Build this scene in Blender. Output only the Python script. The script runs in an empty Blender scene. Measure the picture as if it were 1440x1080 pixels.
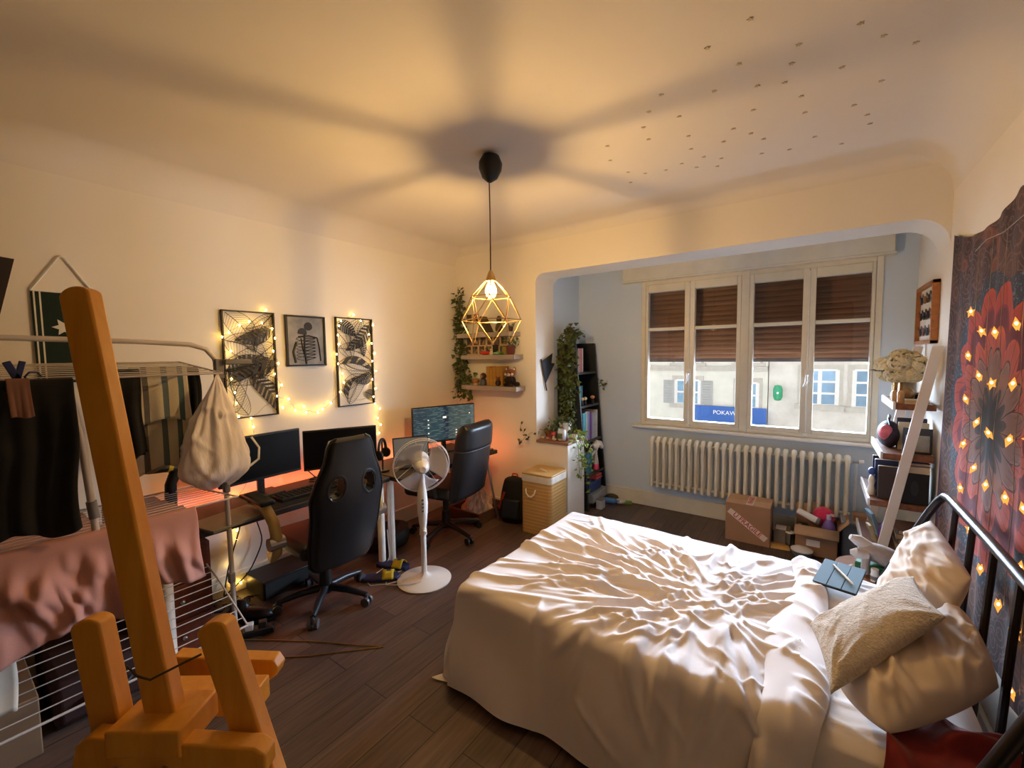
import bpy, math, random
import numpy as np
from mathutils import Vector, Matrix, Euler

random.seed(7)
S_ = bpy.context.scene
COL = S_.collection
PI = math.pi

# ------------------------------------------------------------------ camera
CAM_POS = Vector((0.0, 0.0, 1.55))
_yaw, _pit, _rol = math.radians(35.62), math.radians(3.867), math.radians(-0.748)
_f = Vector((-math.sin(_yaw) * math.cos(_pit), math.cos(_yaw) * math.cos(_pit), -math.sin(_pit)))
_r0 = Vector((math.cos(_yaw), math.sin(_yaw), 0))
_u0 = _r0.cross(_f)
_r = math.cos(_rol) * _r0 + math.sin(_rol) * _u0
_u = -math.sin(_rol) * _r0 + math.cos(_rol) * _u0
cam_d = bpy.data.cameras.new('camera')
cam = bpy.data.objects.new('camera', cam_d)
COL.objects.link(cam)
cam_d.sensor_fit = 'HORIZONTAL'
cam_d.sensor_width = 36.0
cam_d.lens = 36.0 * 599.4 / 1440.0
cam_d.clip_start = 0.02
cam_d.clip_end = 200
mw = Matrix(((_r.x, _u.x, -_f.x, CAM_POS.x), (_r.y, _u.y, -_f.y, CAM_POS.y), (_r.z, _u.z, -_f.z, CAM_POS.z), (0, 0, 0, 1)))
cam.matrix_world = mw
S_.camera = cam

# ------------------------------------------------------------------ exposure
S_.view_settings.view_transform = 'Standard'
S_.view_settings.look = 'None'
S_.view_settings.exposure = 0.0
S_.view_settings.gamma = 1.0
S_.view_settings.use_curve_mapping = False

# ------------------------------------------------------------------ light levels
SKY_BRIGHT = 112.0       # sky beyond the window, boosted out of view to light the bed
SKY_DIM = 2.0           # the rest of the sky
BULB = 14500.0           # filament of the pendant lamp
LED = 30.0               # red light strip behind the desks
FAIRY = 70.0            # fairy lights on the left wall
STAR = 30.0             # star lights in front of the tapestry

# ------------------------------------------------------------------ sky
W = bpy.data.worlds.new('sky')
S_.world = W
W.use_nodes = True
nt = W.node_tree
nt.nodes.clear()
_o = nt.nodes.new('ShaderNodeOutputWorld')
_b = nt.nodes.new('ShaderNodeBackground')
_tc = nt.nodes.new('ShaderNodeTexCoord')
_sx = nt.nodes.new('ShaderNodeSeparateXYZ')
_mr = nt.nodes.new('ShaderNodeMapRange')
_mr.interpolation_type = 'SMOOTHSTEP'
_mr.inputs['From Min'].default_value = 0.45
_mr.inputs['From Max'].default_value = 0.88
_mr.inputs['To Min'].default_value = SKY_DIM
_mr.inputs['To Max'].default_value = SKY_BRIGHT
nt.links.new(_tc.outputs['Generated'], _sx.inputs[0])
nt.links.new(_sx.outputs['Y'], _mr.inputs['Value'])
# boost held low and dimmed higher up, to even the light on the bed
_mz = nt.nodes.new('ShaderNodeMapRange')
_mz.interpolation_type = 'SMOOTHSTEP'
_mz.inputs['From Min'].default_value = 0.24
_mz.inputs['From Max'].default_value = 0.50
_mz.inputs['To Min'].default_value = 1.0
_mz.inputs['To Max'].default_value = 0.22
nt.links.new(_sx.outputs['Z'], _mz.inputs['Value'])
_mm = nt.nodes.new('ShaderNodeMath')
_mm.operation = 'MULTIPLY'
nt.links.new(_mr.outputs[0], _mm.inputs[0])
nt.links.new(_mz.outputs[0], _mm.inputs[1])
nt.links.new(_mm.outputs[0], _b.inputs['Strength'])
_cm = nt.nodes.new('ShaderNodeMix')
_cm.data_type = 'RGBA'
_mc = nt.nodes.new('ShaderNodeMapRange')
_mc.inputs['From Min'].default_value = 0.2
_mc.inputs['From Max'].default_value = 0.6
nt.links.new(_sx.outputs['Y'], _mc.inputs['Value'])
nt.links.new(_mc.outputs[0], _cm.inputs[0])
_cm.inputs[6].default_value = (1.0, 0.96, 0.90, 1)
_cm.inputs[7].default_value = (0.73, 0.90, 1.13, 1)
nt.links.new(_cm.outputs[2], _b.inputs['Color'])
nt.links.new(_b.outputs[0], _o.inputs[0])
try:
    W.cycles.sampling_method = 'MANUAL'
    W.cycles.sample_map_resolution = 512
except Exception:
    pass

# the daylight opening below the roller shutters, as a sampling portal
_pd = bpy.data.lights.new('window_daylight', 'AREA')
_pd.shape = 'RECTANGLE'
_pd.size = 1.84
_pd.size_y = 0.66
_pd.cycles.is_portal = True
_po = bpy.data.objects.new('window_daylight', _pd)
COL.objects.link(_po)
_po.location = (-0.52, 4.50, 1.16)
_po.rotation_euler = (math.radians(-90), 0, 0)   # faces into the room


# ------------------------------------------------------------------ helpers
def S(r, g, b):
    def c(x):
        x /= 255.0
        return x / 12.92 if x <= 0.04045 else ((x + 0.055) / 1.055) ** 2.4
    return (c(r), c(g), c(b), 1.0)


class MB:
    """collects shapes for one mesh"""
    def __init__(self):
        self.v = []
        self.f = []

    def add(self, vs, fs):
        n = len(self.v)
        self.v += [tuple(p) for p in vs]
        self.f += [tuple(i + n for i in q) for q in fs]
        return self

    def box(self, c, s, rot=None, taper=1.0):
        x, y, z = s[0] / 2, s[1] / 2, s[2] / 2
        t = taper
        vs = [Vector(p) for p in ((-x, -y, -z), (x, -y, -z), (x, y, -z), (-x, y, -z), (-x * t, -y * t, z), (x * t, -y * t, z), (x * t, y * t, z), (-x * t, y * t, z))]
        if rot is not None:
            R = Euler(rot).to_matrix() if not isinstance(rot, Matrix) else rot
            vs = [R @ p for p in vs]
        c = Vector(c)
        return self.add([p + c for p in vs], [(3, 2, 1, 0), (4, 5, 6, 7), (0, 1, 5, 4), (1, 2, 6, 5), (2, 3, 7, 6), (3, 0, 4, 7)])

    def bb(self, lo, hi):
        return self.box([(a + b) / 2 for a, b in zip(lo, hi)], [abs(b - a) for a, b in zip(lo, hi)])

    def tube(self, pts, r, n=8, closed=False, cap=True):
        pts = [Vector(p) for p in pts]
        m = len(pts)
        rs = r if isinstance(r, (list, tuple)) else [r] * m
        tg = []
        for i in range(m):
            a = pts[(i - 1) % m] if (closed or i > 0) else pts[0]
            b = pts[(i + 1) % m] if (closed or i < m - 1) else pts[-1]
            d = (b - a)
            tg.append(d.normalized() if d.length > 1e-9 else Vector((0, 0, 1)))
        t = tg[0]
        nrm = t.cross(Vector((0, 0, 1)))
        if nrm.length < 1e-3:
            nrm = t.cross(Vector((0, 1, 0)))
        nrm.normalize()
        vs = []
        for i in range(m):
            t = tg[i]
            nrm = nrm - t * nrm.dot(t)
            if nrm.length < 1e-6:
                nrm = t.orthogonal()
            nrm.normalize()
            bi = t.cross(nrm)
            for k in range(n):
                a = 2 * PI * k / n
                vs.append(pts[i] + (nrm * math.cos(a) + bi * math.sin(a)) * rs[i])
        fs = []
        for i in range(m if closed else m - 1):
            j = (i + 1) % m
            for k in range(n):
                l = (k + 1) % n
                fs.append((i * n + k, i * n + l, j * n + l, j * n + k))
        if cap and not closed:
            fs.append(tuple(range(n))[::-1])
            fs.append(tuple((m - 1) * n + k for k in range(n)))
        return self.add(vs, fs)

    def cyl(self, a, b, r0, r1=None, n=16):
        return self.tube([a, b], [r0, r0 if r1 is None else r1], n)

    def lathe(self, prof, c=(0, 0, 0), n=24, rot=None, cap=True):
        R = Euler(rot).to_matrix() if rot is not None and not isinstance(rot, Matrix) else rot
        c = Vector(c)
        vs = []
        for (r, z) in prof:
            for k in range(n):
                a = 2 * PI * k / n
                p = Vector((r * math.cos(a), r * math.sin(a), z))
                if R is not None:
                    p = R @ p
                vs.append(p + c)
        fs = []
        for i in range(len(prof) - 1):
            for k in range(n):
                l = (k + 1) % n
                fs.append((i * n + k, i * n + l, (i + 1) * n + l, (i + 1) * n + k))
        if cap:
            if prof[0][0] > 1e-6:
                fs.append(tuple(range(n))[::-1])
            if prof[-1][0] > 1e-6:
                fs.append(tuple((len(prof) - 1) * n + k for k in range(n)))
        return self.add(vs, fs)

    def ell(self, c, r, nu=16, nv=10, rot=None):
        if not isinstance(r, (tuple, list)):
            r = (r, r, r)
        R = Euler(rot).to_matrix() if rot is not None and not isinstance(rot, Matrix) else rot
        c = Vector(c)
        vs = []
        for j in range(nv + 1):
            t = PI * j / nv
            for i in range(nu):
                a = 2 * PI * i / nu
                p = Vector((r[0] * math.sin(t) * math.cos(a), r[1] * math.sin(t) * math.sin(a), -r[2] * math.cos(t)))
                if R is not None:
                    p = R @ p
                vs.append(p + c)
        fs = []
        for j in range(nv):
            for i in range(nu):
                k = (i + 1) % nu
                fs.append((j * nu + i, j * nu + k, (j + 1) * nu + k, (j + 1) * nu + i))
        return self.add(vs, fs)

    def prism(self, poly, w0, w1, fr):
        """poly: 2-D outline, fr(u,v,w) -> point"""
        n = len(poly)
        vs = [fr(u, v, w0) for u, v in poly] + [fr(u, v, w1) for u, v in poly]
        fs = [tuple(range(n))[::-1], tuple(range(n, 2 * n))]
        for i in range(n):
            j = (i + 1) % n
            fs.append((i, j, n + j, n + i))
        return self.add(vs, fs)

    def grid(self, nu, nv, fn, closed_u=False):
        vs = [fn(i / (nu if closed_u else nu - 1), j / (nv - 1)) for j in range(nv) for i in range(nu)]
        fs = []
        for j in range(nv - 1):
            for i in range(nu if closed_u else nu - 1):
                k = (i + 1) % nu
                fs.append((j * nu + i, j * nu + k, (j + 1) * nu + k, (j + 1) * nu + i))
        return self.add(vs, fs)

    def disc(self, c, r, nrm, n=16):
        q = Vector(nrm).to_track_quat('Z', 'Y').to_matrix()
        c = Vector(c)
        return self.add([c + q @ Vector((r * math.cos(2 * PI * k / n), r * math.sin(2 * PI * k / n), 0)) for k in range(n)], [tuple(range(n))])

    def leaf(self, p, d, up, L, w, fold=0.25):
        """five-point ivy-like leaf at p pointing along d"""
        d = Vector(d).normalized()
        up = Vector(up)
        s = d.cross(up)
        if s.length < 1e-4:
            s = d.orthogonal()
        s.normalize()
        n = s.cross(d).normalized()
        p = Vector(p)
        m = [p, p + s * w * .75 + d * L * .12 - n * fold * w, p + s * w * .5 + d * L * .45 - n * fold * w * .3, p + d * L, p - s * w * .5 + d * L * .45 - n * fold * w * .3, p - s * w * .75 + d * L * .12 - n * fold * w, p + d * L * .4 + n * fold * w * .4]
        return self.add(m, [(0, 1, 6), (1, 2, 6), (2, 3, 6), (3, 4, 6), (4, 5, 6), (5, 0, 6)])


XF = {}   # thing name -> inverse matrix


def obj(name, mb, mat, parent=None, smooth=40, bevel=0.0, sub=0, world=False, solid=0.0, seg=2):
    me = bpy.data.meshes.new(name)
    vs = mb.v
    if world and parent is not None:
        chain = parent
        M_ = Matrix.Identity(4)
        while chain is not None:
            M_ = Matrix.LocRotScale(chain.location, chain.rotation_euler, None) @ M_
            chain = chain.parent
        Mi = M_.inverted()
        vs = [Mi @ Vector(p) for p in vs]
    me.from_pydata([tuple(p) for p in vs], [], mb.f)
    me.validate()
    if smooth:
        me.shade_smooth()
        me.set_sharp_from_angle(angle=math.radians(smooth))
    me.materials.append(mat)
    o = bpy.data.objects.new(name, me)
    COL.objects.link(o)
    if parent is not None:
        o.parent = parent
    if solid:
        m = o.modifiers.new('thick', 'SOLIDIFY')
        m.thickness = solid
        m.offset = 0
    if bevel:
        m = o.modifiers.new('edge', 'BEVEL')
        m.width = bevel
        m.segments = seg
        m.limit_method = 'ANGLE'
        m.angle_limit = math.radians(40)
    if sub:
        m = o.modifiers.new('soft', 'SUBSURF')
        m.levels = sub
        m.render_levels = sub
    return o


def tag(o, label=None, cat=None, group=None, kind=None):
    if label:
        o['label'] = label
    if cat:
        o['category'] = cat
    if group:
        o['group'] = group
    if kind:
        o['kind'] = kind
    return o


def thing(name, label, cat, loc=(0, 0, 0), rot=0.0, group=None):
    o = bpy.data.objects.new(name, None)
    o.empty_display_size = 0.05
    COL.objects.link(o)
    o.location = loc
    o.rotation_euler = rot if isinstance(rot, tuple) else (0, 0, rot)
    return tag(o, label, cat, group)


def struct(name, mb, mat, parent=None, **k):
    o = obj(name, mb, mat, parent, **k)
    if parent is None:
        o['kind'] = 'structure'
    return o


def single(name, label, cat, mb, mat, group=None, loc=None, **k):
    o = obj(name, mb, mat, **k)
    if loc is not None:
        o.location = loc
    return tag(o, label, cat, group)


def dup(root, loc=None, rot=None, label=None, group=None):
    r = root.copy()
    COL.objects.link(r)
    if loc is not None:
        r.location = loc
    if rot is not None:
        r.rotation_euler = rot if isinstance(rot, tuple) else (0, 0, rot)
    if label:
        r['label'] = label
    if group:
        r['group'] = group
    for ch in list(root.children):
        c = ch.copy()
        COL.objects.link(c)
        c.parent = r
        for g in list(ch.children):
            d = g.copy()
            COL.objects.link(d)
            d.parent = c
    return r


# ------------------------------------------------------------------ materials
class NT:
    def __init__(self, name):
        self.m = bpy.data.materials.new(name)
        self.m.use_nodes = True
        self.t = self.m.node_tree
        self.b = self.t.nodes['Principled BSDF']
        self.out = self.t.nodes['Material Output']

    def n(self, kind, **k):
        x = self.t.nodes.new(kind)
        for a, v in k.items():
            setattr(x, a, v)
        return x

    def l(self, a, b):
        self.t.links.new(a, b)

    def math(self, op, a, b=None, c=None):
        x = self.n('ShaderNodeMath', operation=op)
        for i, q in enumerate((a, b, c)):
            if q is None:
                continue
            if isinstance(q, (int, float)):
                x.inputs[i].default_value = q
            else:
                self.l(q, x.inputs[i])
        return x.outputs[0]

    def ramp(self, fac, stops, interp='LINEAR'):
        x = self.n('ShaderNodeValToRGB')
        x.color_ramp.interpolation = interp
        e = x.color_ramp.elements
        while len(e) < len(stops):
            e.new(0.5)
        for i, (p, c) in enumerate(stops):
            e[i].position = p
            e[i].color = c
        self.l(fac, x.inputs[0])
        return x.outputs[0]

    def mix(self, fac, a, b, blend='MIX'):
        x = self.n('ShaderNodeMix', data_type='RGBA', blend_type=blend)
        for s, q in ((x.inputs[0], fac), (x.inputs[6], a), (x.inputs[7], b)):
            if isinstance(q, (int, float)):
                s.default_value = q
            elif isinstance(q, tuple):
                s.default_value = q
            else:
                self.l(q, s)
        return x.outputs[2]

    def coord(self, scale=(1, 1, 1), rot=(0, 0, 0), loc=(0, 0, 0), kind='Object'):
        tc = self.n('ShaderNodeTexCoord')
        mp = self.n('ShaderNodeMapping')
        mp.inputs['Scale'].default_value = scale
        mp.inputs['Rotation'].default_value = rot
        mp.inputs['Location'].default_value = loc
        self.l(tc.outputs[kind], mp.inputs[0])
        return mp.outputs[0]

    def noise(self, co, scale=5, detail=3, rough=.5, dist=0):
        x = self.n('ShaderNodeTexNoise')
        x.inputs['Scale'].default_value = scale
        x.inputs['Detail'].default_value = detail
        x.inputs['Roughness'].default_value = rough
        x.inputs['Distortion'].default_value = dist
        if co is not None:
            self.l(co, x.inputs['Vector'])
        return x.outputs[0]

    def bump(self, h, strength=.3, dist=.01):
        x = self.n('ShaderNodeBump')
        x.inputs['Strength'].default_value = strength
        x.inputs['Distance'].default_value = dist
        self.l(h, x.inputs['Height'])
        self.l(x.outputs[0], self.b.inputs['Normal'])


def mat(name, col, rough=.55, metal=0.0, var=0.10, vs=12, bump=0.0, bs=60, bd=.004, sheen=0.0, coat=0.0, scale=(1, 1, 1), spec=None):
    """principled material with a procedural colour variation and grain"""
    t = NT(name)
    co = t.coord(scale)
    nz = t.noise(co, vs, 4)
    a = tuple(max(0, c * (1 - var)) for c in col[:3]) + (1,)
    b = tuple(min(1, c * (1 + var)) for c in col[:3]) + (1,)
    t.l(t.ramp(nz, [(0.3, a), (0.7, b)]), t.b.inputs['Base Color'])
    t.b.inputs['Roughness'].default_value = rough
    t.b.inputs['Metallic'].default_value = metal
    if spec is not None:
        t.b.inputs['Specular IOR Level'].default_value = spec
    if sheen:
        t.b.inputs['Sheen Weight'].default_value = sheen
    if coat:
        t.b.inputs['Coat Weight'].default_value = coat
    if bump:
        t.bump(t.noise(co, bs, 3), bump, bd)
    return t.m


def emis(name, col, strength, base=(0.1, 0.1, 0.1, 1)):
    t = NT(name)
    t.b.inputs['Base Color'].default_value = base
    t.b.inputs['Emission Color'].default_value = col
    t.b.inputs['Emission Strength'].default_value = strength
    return t.m


def glass(name, tint=(1, 1, 1, 1), ior=1.45, shade=0.0, rough=0.0):
    """thin clear sheet: straight-through light plus mirror reflection"""
    t = NT(name)
    tr = t.n('ShaderNodeBsdfTransparent')
    tr.inputs[0].default_value = tint
    gl = t.n('ShaderNodeBsdfGlossy')
    gl.inputs['Roughness'].default_value = rough
    fr = t.n('ShaderNodeFresnel')
    fr.inputs['IOR'].default_value = ior
    mx = t.n('ShaderNodeMixShader')
    t.l(fr.outputs[0], mx.inputs[0])
    t.l(tr.outputs[0], mx.inputs[1])
    t.l(gl.outputs[0], mx.inputs[2])
    t.l(mx.outputs[0], t.out.inputs[0])
    return t.m


def translucent(name, col, alpha=.5, rough=.4):
    t = NT(name)
    t.b.inputs['Base Color'].default_value = col
    t.b.inputs['Roughness'].default_value = rough
    t.b.inputs['Alpha'].default_value = alpha
    return t.m


def stripes(name, cols, axis=0, freq=10.0, rough=.6, bump=0.0, wob=0.0):
    """repeating bands along one object axis; cols: list of (pos, colour)"""
    t = NT(name)
    tc = t.n('ShaderNodeTexCoord')
    sp = t.n('ShaderNodeSeparateXYZ')
    t.l(tc.outputs['Object'], sp.inputs[0])
    v = t.math('MULTIPLY', sp.outputs[axis], freq)
    if wob:
        v = t.math('ADD', v, t.math('MULTIPLY', t.noise(tc.outputs['Object'], 6), wob))
    fr = t.math('FRACT', v)
    t.l(t.ramp(fr, cols, 'CONSTANT'), t.b.inputs['Base Color'])
    t.b.inputs['Roughness'].default_value = rough
    if bump:
        t.bump(t.math('PINGPONG', v, .5), bump, .004)
    return t.m


def wood(name, a, b, axis_scale=(1, 12, 12), rough=.5, scale=4.0, bump=.05):
    t = NT(name)
    co = t.coord(axis_scale)
    nz = t.noise(co, scale, 5, .6, .8)
    t.l(t.ramp(nz, [(.3, a), (.72, b)]), t.b.inputs['Base Color'])
    t.b.inputs['Roughness'].default_value = rough
    if bump:
        t.bump(nz, bump, .003)
    return t.m


M_WALL = mat('wall_paint', S(232, 226, 216), .85, var=.015, vs=2, bump=.08, bs=90, bd=.002)
M_ALC = mat('alcove_daylight_tint', S(206, 221, 238), .85, var=.015, vs=2, bump=.08, bs=90, bd=.002)  # wall colour with the window's cool daylight tinted into it
M_CEIL = mat('ceiling_paint', S(226, 220, 212), .9, var=.02, vs=1.5, bump=.06, bs=40, bd=.002)
M_CREAM = mat('cream_gloss_paint', S(222, 217, 201), .4, var=.05, vs=9, bump=.04, bs=30)
M_WHITE = mat('white_paint', S(232, 230, 226), .35, var=.03)
M_WPLASTIC = mat('white_plastic', S(230, 228, 226), .3, var=.02)
M_BLACK = mat('black_plastic', S(22, 22, 24), .4, var=.15)
M_BLACKM = mat('black_matte', S(14, 14, 15), .75, var=.2)
M_LEATHER = mat('black_leatherette', S(24, 25, 30), .38, var=.15, bump=.12, bs=220, bd=.001)
M_STEEL = mat('brushed_steel', S(170, 170, 172), .3, 1.0, var=.08)
M_GREYPL = mat('grey_plastic', S(120, 118, 120), .45, var=.06)
# ================================================================== the room
XL, XR, Y0, Y1, YT, Y2, H = -3.12, 0.58, -2.6, 3.36, 3.69, 4.27, 2.65

# floor
t = NT('floor_planks')
tc = t.n('ShaderNodeTexCoord')
mp = t.n('ShaderNodeMapping')
mp.inputs['Rotation'].default_value = (0, 0, PI / 2)
t.l(tc.outputs['Object'], mp.inputs[0])
bk = t.n('ShaderNodeTexBrick')
bk.offset = .37
bk.inputs['Scale'].default_value = 1.0
bk.inputs['Brick Width'].default_value = 1.15
bk.inputs['Row Height'].default_value = .155
bk.inputs['Mortar Size'].default_value = .0022
bk.inputs['Mortar Smooth'].default_value = .2
bk.inputs['Bias'].default_value = 0
bk.inputs['Color1'].default_value = S(112, 92, 84)
bk.inputs['Color2'].default_value = S(82, 67, 61)
bk.inputs['Mortar'].default_value = S(34, 25, 22)
t.l(mp.outputs[0], bk.inputs[0])
g = t.coord((26, 1.6, 1))
gn = t.noise(g, 2.2, 6, .62, .5)
gr = t.ramp(gn, [(.25, (.45, .45, .45, 1)), (.75, (1.25, 1.2, 1.15, 1))])
t.l(t.mix(1.0, bk.outputs[0], gr, 'MULTIPLY'), t.b.inputs['Base Color'])
t.b.inputs['Roughness'].default_value = .42
t.bump(t.math('ADD', gn, t.math('MULTIPLY', bk.outputs[1], -2)), .12, .002)
M_FLOOR = t.m
struct('floor', MB().bb((XL - .2, Y0 - .2, -.1), (XR + .2, Y2 + .25, 0)), M_FLOOR)

# ceiling with coved edges
def cove(d, r):
    if d >= r:
        return 0.0
    d = max(d, 0)
    return r - math.sqrt(max(0, r * r - (r - d) ** 2))


def samples(a, b, ra, rb, n=10):
    xs = [a + ra * (1 - math.cos(PI / 2 * i / n)) for i in range(n + 1)] + [b - rb * (1 - math.cos(PI / 2 * i / n)) for i in range(n, -1, -1)]
    return xs


cx = samples(XL, XR, .17, .24)
cy = samples(Y0, Y1, .10, .075)
mb = MB()
for y in cy:
    for x in cx:
        mb.v.append((x, y, H - max(cove(x - XL, .17), cove(XR - x, .24), cove(Y1 - y, .075), cove(y - Y0, .1))))
nx = len(cx)
for j in range(len(cy) - 1):
    for i in range(nx - 1):
        mb.f.append((j * nx + i, (j + 1) * nx + i, (j + 1) * nx + i + 1, j * nx + i + 1))
struct('ceiling', mb, M_CEIL, smooth=60)
struct('ceiling_slab', MB().bb((XL - .2, Y0 - .2, H + .01), (XR + .2, Y2 + .25, H + .15)), M_CEIL)
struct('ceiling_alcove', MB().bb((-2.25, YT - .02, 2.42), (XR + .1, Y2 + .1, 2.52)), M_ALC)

struct('wall_left', MB().bb((XL - .2, Y0 - .2, 0), (XL, YT, H)), M_WALL)
struct('wall_right', MB().bb((XR, Y0 - .2, 0), (XR + .2, Y2 + .25, H)), M_WALL)
struct('wall_front', MB().bb((XL, Y0 - .2, 0), (XR, Y0, H)), mat('dark_front_wall', S(44, 38, 34), .8))

# wall between room and alcove, with its wide round-cornered opening and low stub
def arc(cx_, cz, r, a0, a1, n=8):
    return [(cx_ + r * math.cos(math.radians(a0 + (a1 - a0) * i / n)), cz + r * math.sin(math.radians(a0 + (a1 - a0) * i / n))) for i in range(n + 1)]


ZB = 2.29
poly = [(XL, 0), (-1.80, 0), (-1.80, .735), (-2.13, .735)]
poly += arc(-2.13 + .09, ZB - .09, .09, 180, 90)
poly += arc(XR - .16, ZB - .16, .16, 90, 0)
poly += [(XR, H), (XL, H)]
struct('wall_back', MB().prism(poly, Y1, YT, lambda u, v, w: (u, w, v)), M_WALL, bevel=.012, seg=3)
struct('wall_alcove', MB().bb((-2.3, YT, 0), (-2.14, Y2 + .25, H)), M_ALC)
struct('trim_1', MB().bb((-2.125, Y1 - .02, .735), (-1.785, YT + .02, .757)), wood('cap_wood', S(120, 84, 60), S(150, 108, 80)), bevel=.004)

# window wall
WX0, WX1, WZ0, WZ1 = -1.445, 0.388, .835, 2.27
mb = MB()
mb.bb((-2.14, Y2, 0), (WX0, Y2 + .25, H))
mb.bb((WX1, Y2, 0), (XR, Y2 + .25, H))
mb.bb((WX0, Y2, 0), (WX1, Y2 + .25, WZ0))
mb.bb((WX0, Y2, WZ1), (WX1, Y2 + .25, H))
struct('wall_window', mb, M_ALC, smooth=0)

# skirting boards
struct('baseboard_left', MB().bb((XL, Y0, 0), (XL + .018, Y1, .14)), M_CREAM, bevel=.006)
struct('baseboard_back', MB().bb((XL + .018, Y1 - .016, 0), (-1.80, Y1, .12)), M_CREAM, bevel=.006)
struct('baseboard_window', MB().bb((-2.14, Y2 - .02, 0), (XR, Y2, .15)), M_CREAM, bevel=.006)
struct('baseboard_right', MB().bb((XR - .018, Y0, 0), (XR, Y2 - .02, .12)), M_CREAM, bevel=.006)

# shutter box above the window and the sill below it
struct('trim_2', MB().bb((-1.62, Y2 - .075, 2.262), (.44, Y2, 2.415)).bb((-1.63, Y2 - .085, 2.255), (.45, Y2, 2.272)), M_CREAM, bevel=.005)
struct('trim_3', MB().bb((-1.52, Y2 - .07, .806), (.48, Y2 + .06, .834)), M_WHITE, bevel=.008)

# ------------------------------------------------------------------ the window
t = bpy.data.objects.new('window_1', None)
COL.objects.link(t)
t['kind'] = 'structure'
t.location = (-.52, Y2, WZ0)
WIN = t
FW = .042
yA, yB = Y2 - .012, Y2 + .06
mb = MB()
mb.bb((WX0, yA, WZ0), (WX0 + FW, yB, WZ1)).bb((WX1 - FW, yA, WZ0), (WX1, yB, WZ1))
mb.bb((WX0 + FW, yA, WZ0), (WX1 - FW, yB, WZ0 + .035)).bb((WX0 + FW, yA, WZ1 - .05), (WX1 - FW, yB, WZ1))
mb.bb((-.558, yA - .004, WZ0 - .001), (-.494, yB + .001, WZ1 + .001))
obj('frame', mb, M_CREAM, WIN, world=True, bevel=.004)
M_GLASS = glass('window_glass', ior=1.5)
# four casements: x ranges of the clear panes
PANES = [(-1.375, -1.032), (-.942, -.591), (-.461, -.110), (-.022, .323)]
sash_edges = [(-1.402, -.987), (-.987, -.556), (-.496, -.066), (-.066, .346)]
ZT = 1.785
for i, ((a, b), (s0, s1)) in enumerate(zip(PANES, sash_edges)):
    mb = MB()
    z0, z1 = WZ0 + .035, WZ1 - .05
    pz0, pz1 = .905, 2.145
    ya, yb = yA - .006, yB - .016
    mb.bb((s0 + .002, ya, z0), (a, yb, z1)).bb((b, ya, z0), (s1 - .002, yb, z1))
    mb.bb((a, ya, z0), (b, yb, pz0)).bb((a, ya, pz1), (b, yb, z1))
    mb.bb((a, ya + .008, ZT - .015), (b, yb, ZT + .015))
    s = obj('sash', mb, M_CREAM, WIN, world=True, bevel=.004)
    tw = .009 if i == 1 else 0.0      # the second casement's old panes sit a little askew
    for (q0, q1) in ((pz0, ZT - .015), (ZT + .015, pz1)):
        obj('pane', MB().add([(a, yb - .01 + tw, q0), (b, yb - .01 - tw, q0), (b, yb - .01 - tw, q1), (a, yb - .01 + tw, q1)], [(0, 1, 2, 3)]), M_GLASS, s, world=True)
for hx in (-.987, -.066):
    mb = MB()
    mb.bb((hx - .016, yA - .022, 1.30), (hx + .016, yA - .004, 1.40))
    mb.cyl((hx, yA - .02, 1.35), (hx, yA - .05, 1.35), .009)
    mb.tube([(hx, yA - .05, 1.36), (hx - .004, yA - .052, 1.30), (hx - .02, yA - .054, 1.262)], [.008, .009, .007])
    mb.cyl((hx, yA - .012, .86), (hx, yA - .012, 2.2), .006, n=8)
    mb.bb((hx - .014, yA - .022, .852), (hx + .014, yA - .004, .875))
    obj('handle', mb, M_WHITE, WIN, world=True, bevel=.002)

# roller shutters half lowered outside
t = NT('brown_shutter_slats')
co = t.coord((1, 1, 1))
g = t.noise(t.coord((1.2, 1, 30)), 3, 4)
t.l(t.ramp(g, [(.3, S(82, 50, 30)), (.7, S(124, 78, 46))]), t.b.inputs['Base Color'])
t.b.inputs['Roughness'].default_value = .5
M_SHUT = t.m
for (a, b, lab) in ((WX0 + .01, -.528, 'brown slatted roller shutter half lowered behind the left two casements'), (-.524, WX1 - .01, 'brown slatted roller shutter half lowered behind the right two casements')):
    mb = MB()
    z = 1.487
    while z < 2.33:
        mb.prism([(0, 0), (.010, .006), (.012, .024), (.010, .040), (0, .046), (-.004, .023)], a, b, lambda u, v, w, z=z: (w, Y2 + .15 + u, z + v))
        z += .046
    o = single('roller_shutter', lab, 'roller shutter', mb, M_SHUT, 'roller shutters outside the window')
    obj('bottom_rail', MB().bb((a, Y2 + .143, 1.462), (b, Y2 + .168, 1.489)), mat('shutter_rail', S(58, 44, 36), .5), o)
# ================================================================== across the street
t = NT('facade_plaster')
co = t.coord((1, 1, 1))
t.l(t.ramp(t.noise(co, 1.6, 5, .6), [(.3, S(205, 198, 186)), (.7, S(236, 232, 224))]), t.b.inputs['Base Color'])
t.b.inputs['Roughness'].default_value = .9
M_FAC = t.m
M_FAC2 = mat('facade_render', S(228, 226, 214), .9, var=.06, vs=3)
M_STONE = mat('facade_stone', S(196, 190, 178), .9, var=.08, vs=8)
M_FGLASS = mat('street_window_glass', S(116, 148, 172), .15, var=.15, vs=3)
M_FGLASS2 = mat('street_curtained_glass', S(124, 162, 184), .2, var=.18, vs=5)
M_SHUTTER = mat('grey_shutter_paint', S(176, 176, 172), .6, var=.05)
YF = 14.0
struct('street', MB().bb((-14, 4.9, -4.2), (10, 14.5, -4.0)), mat('asphalt', S(120, 118, 116), .9, var=.1, bump=.3))


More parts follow.
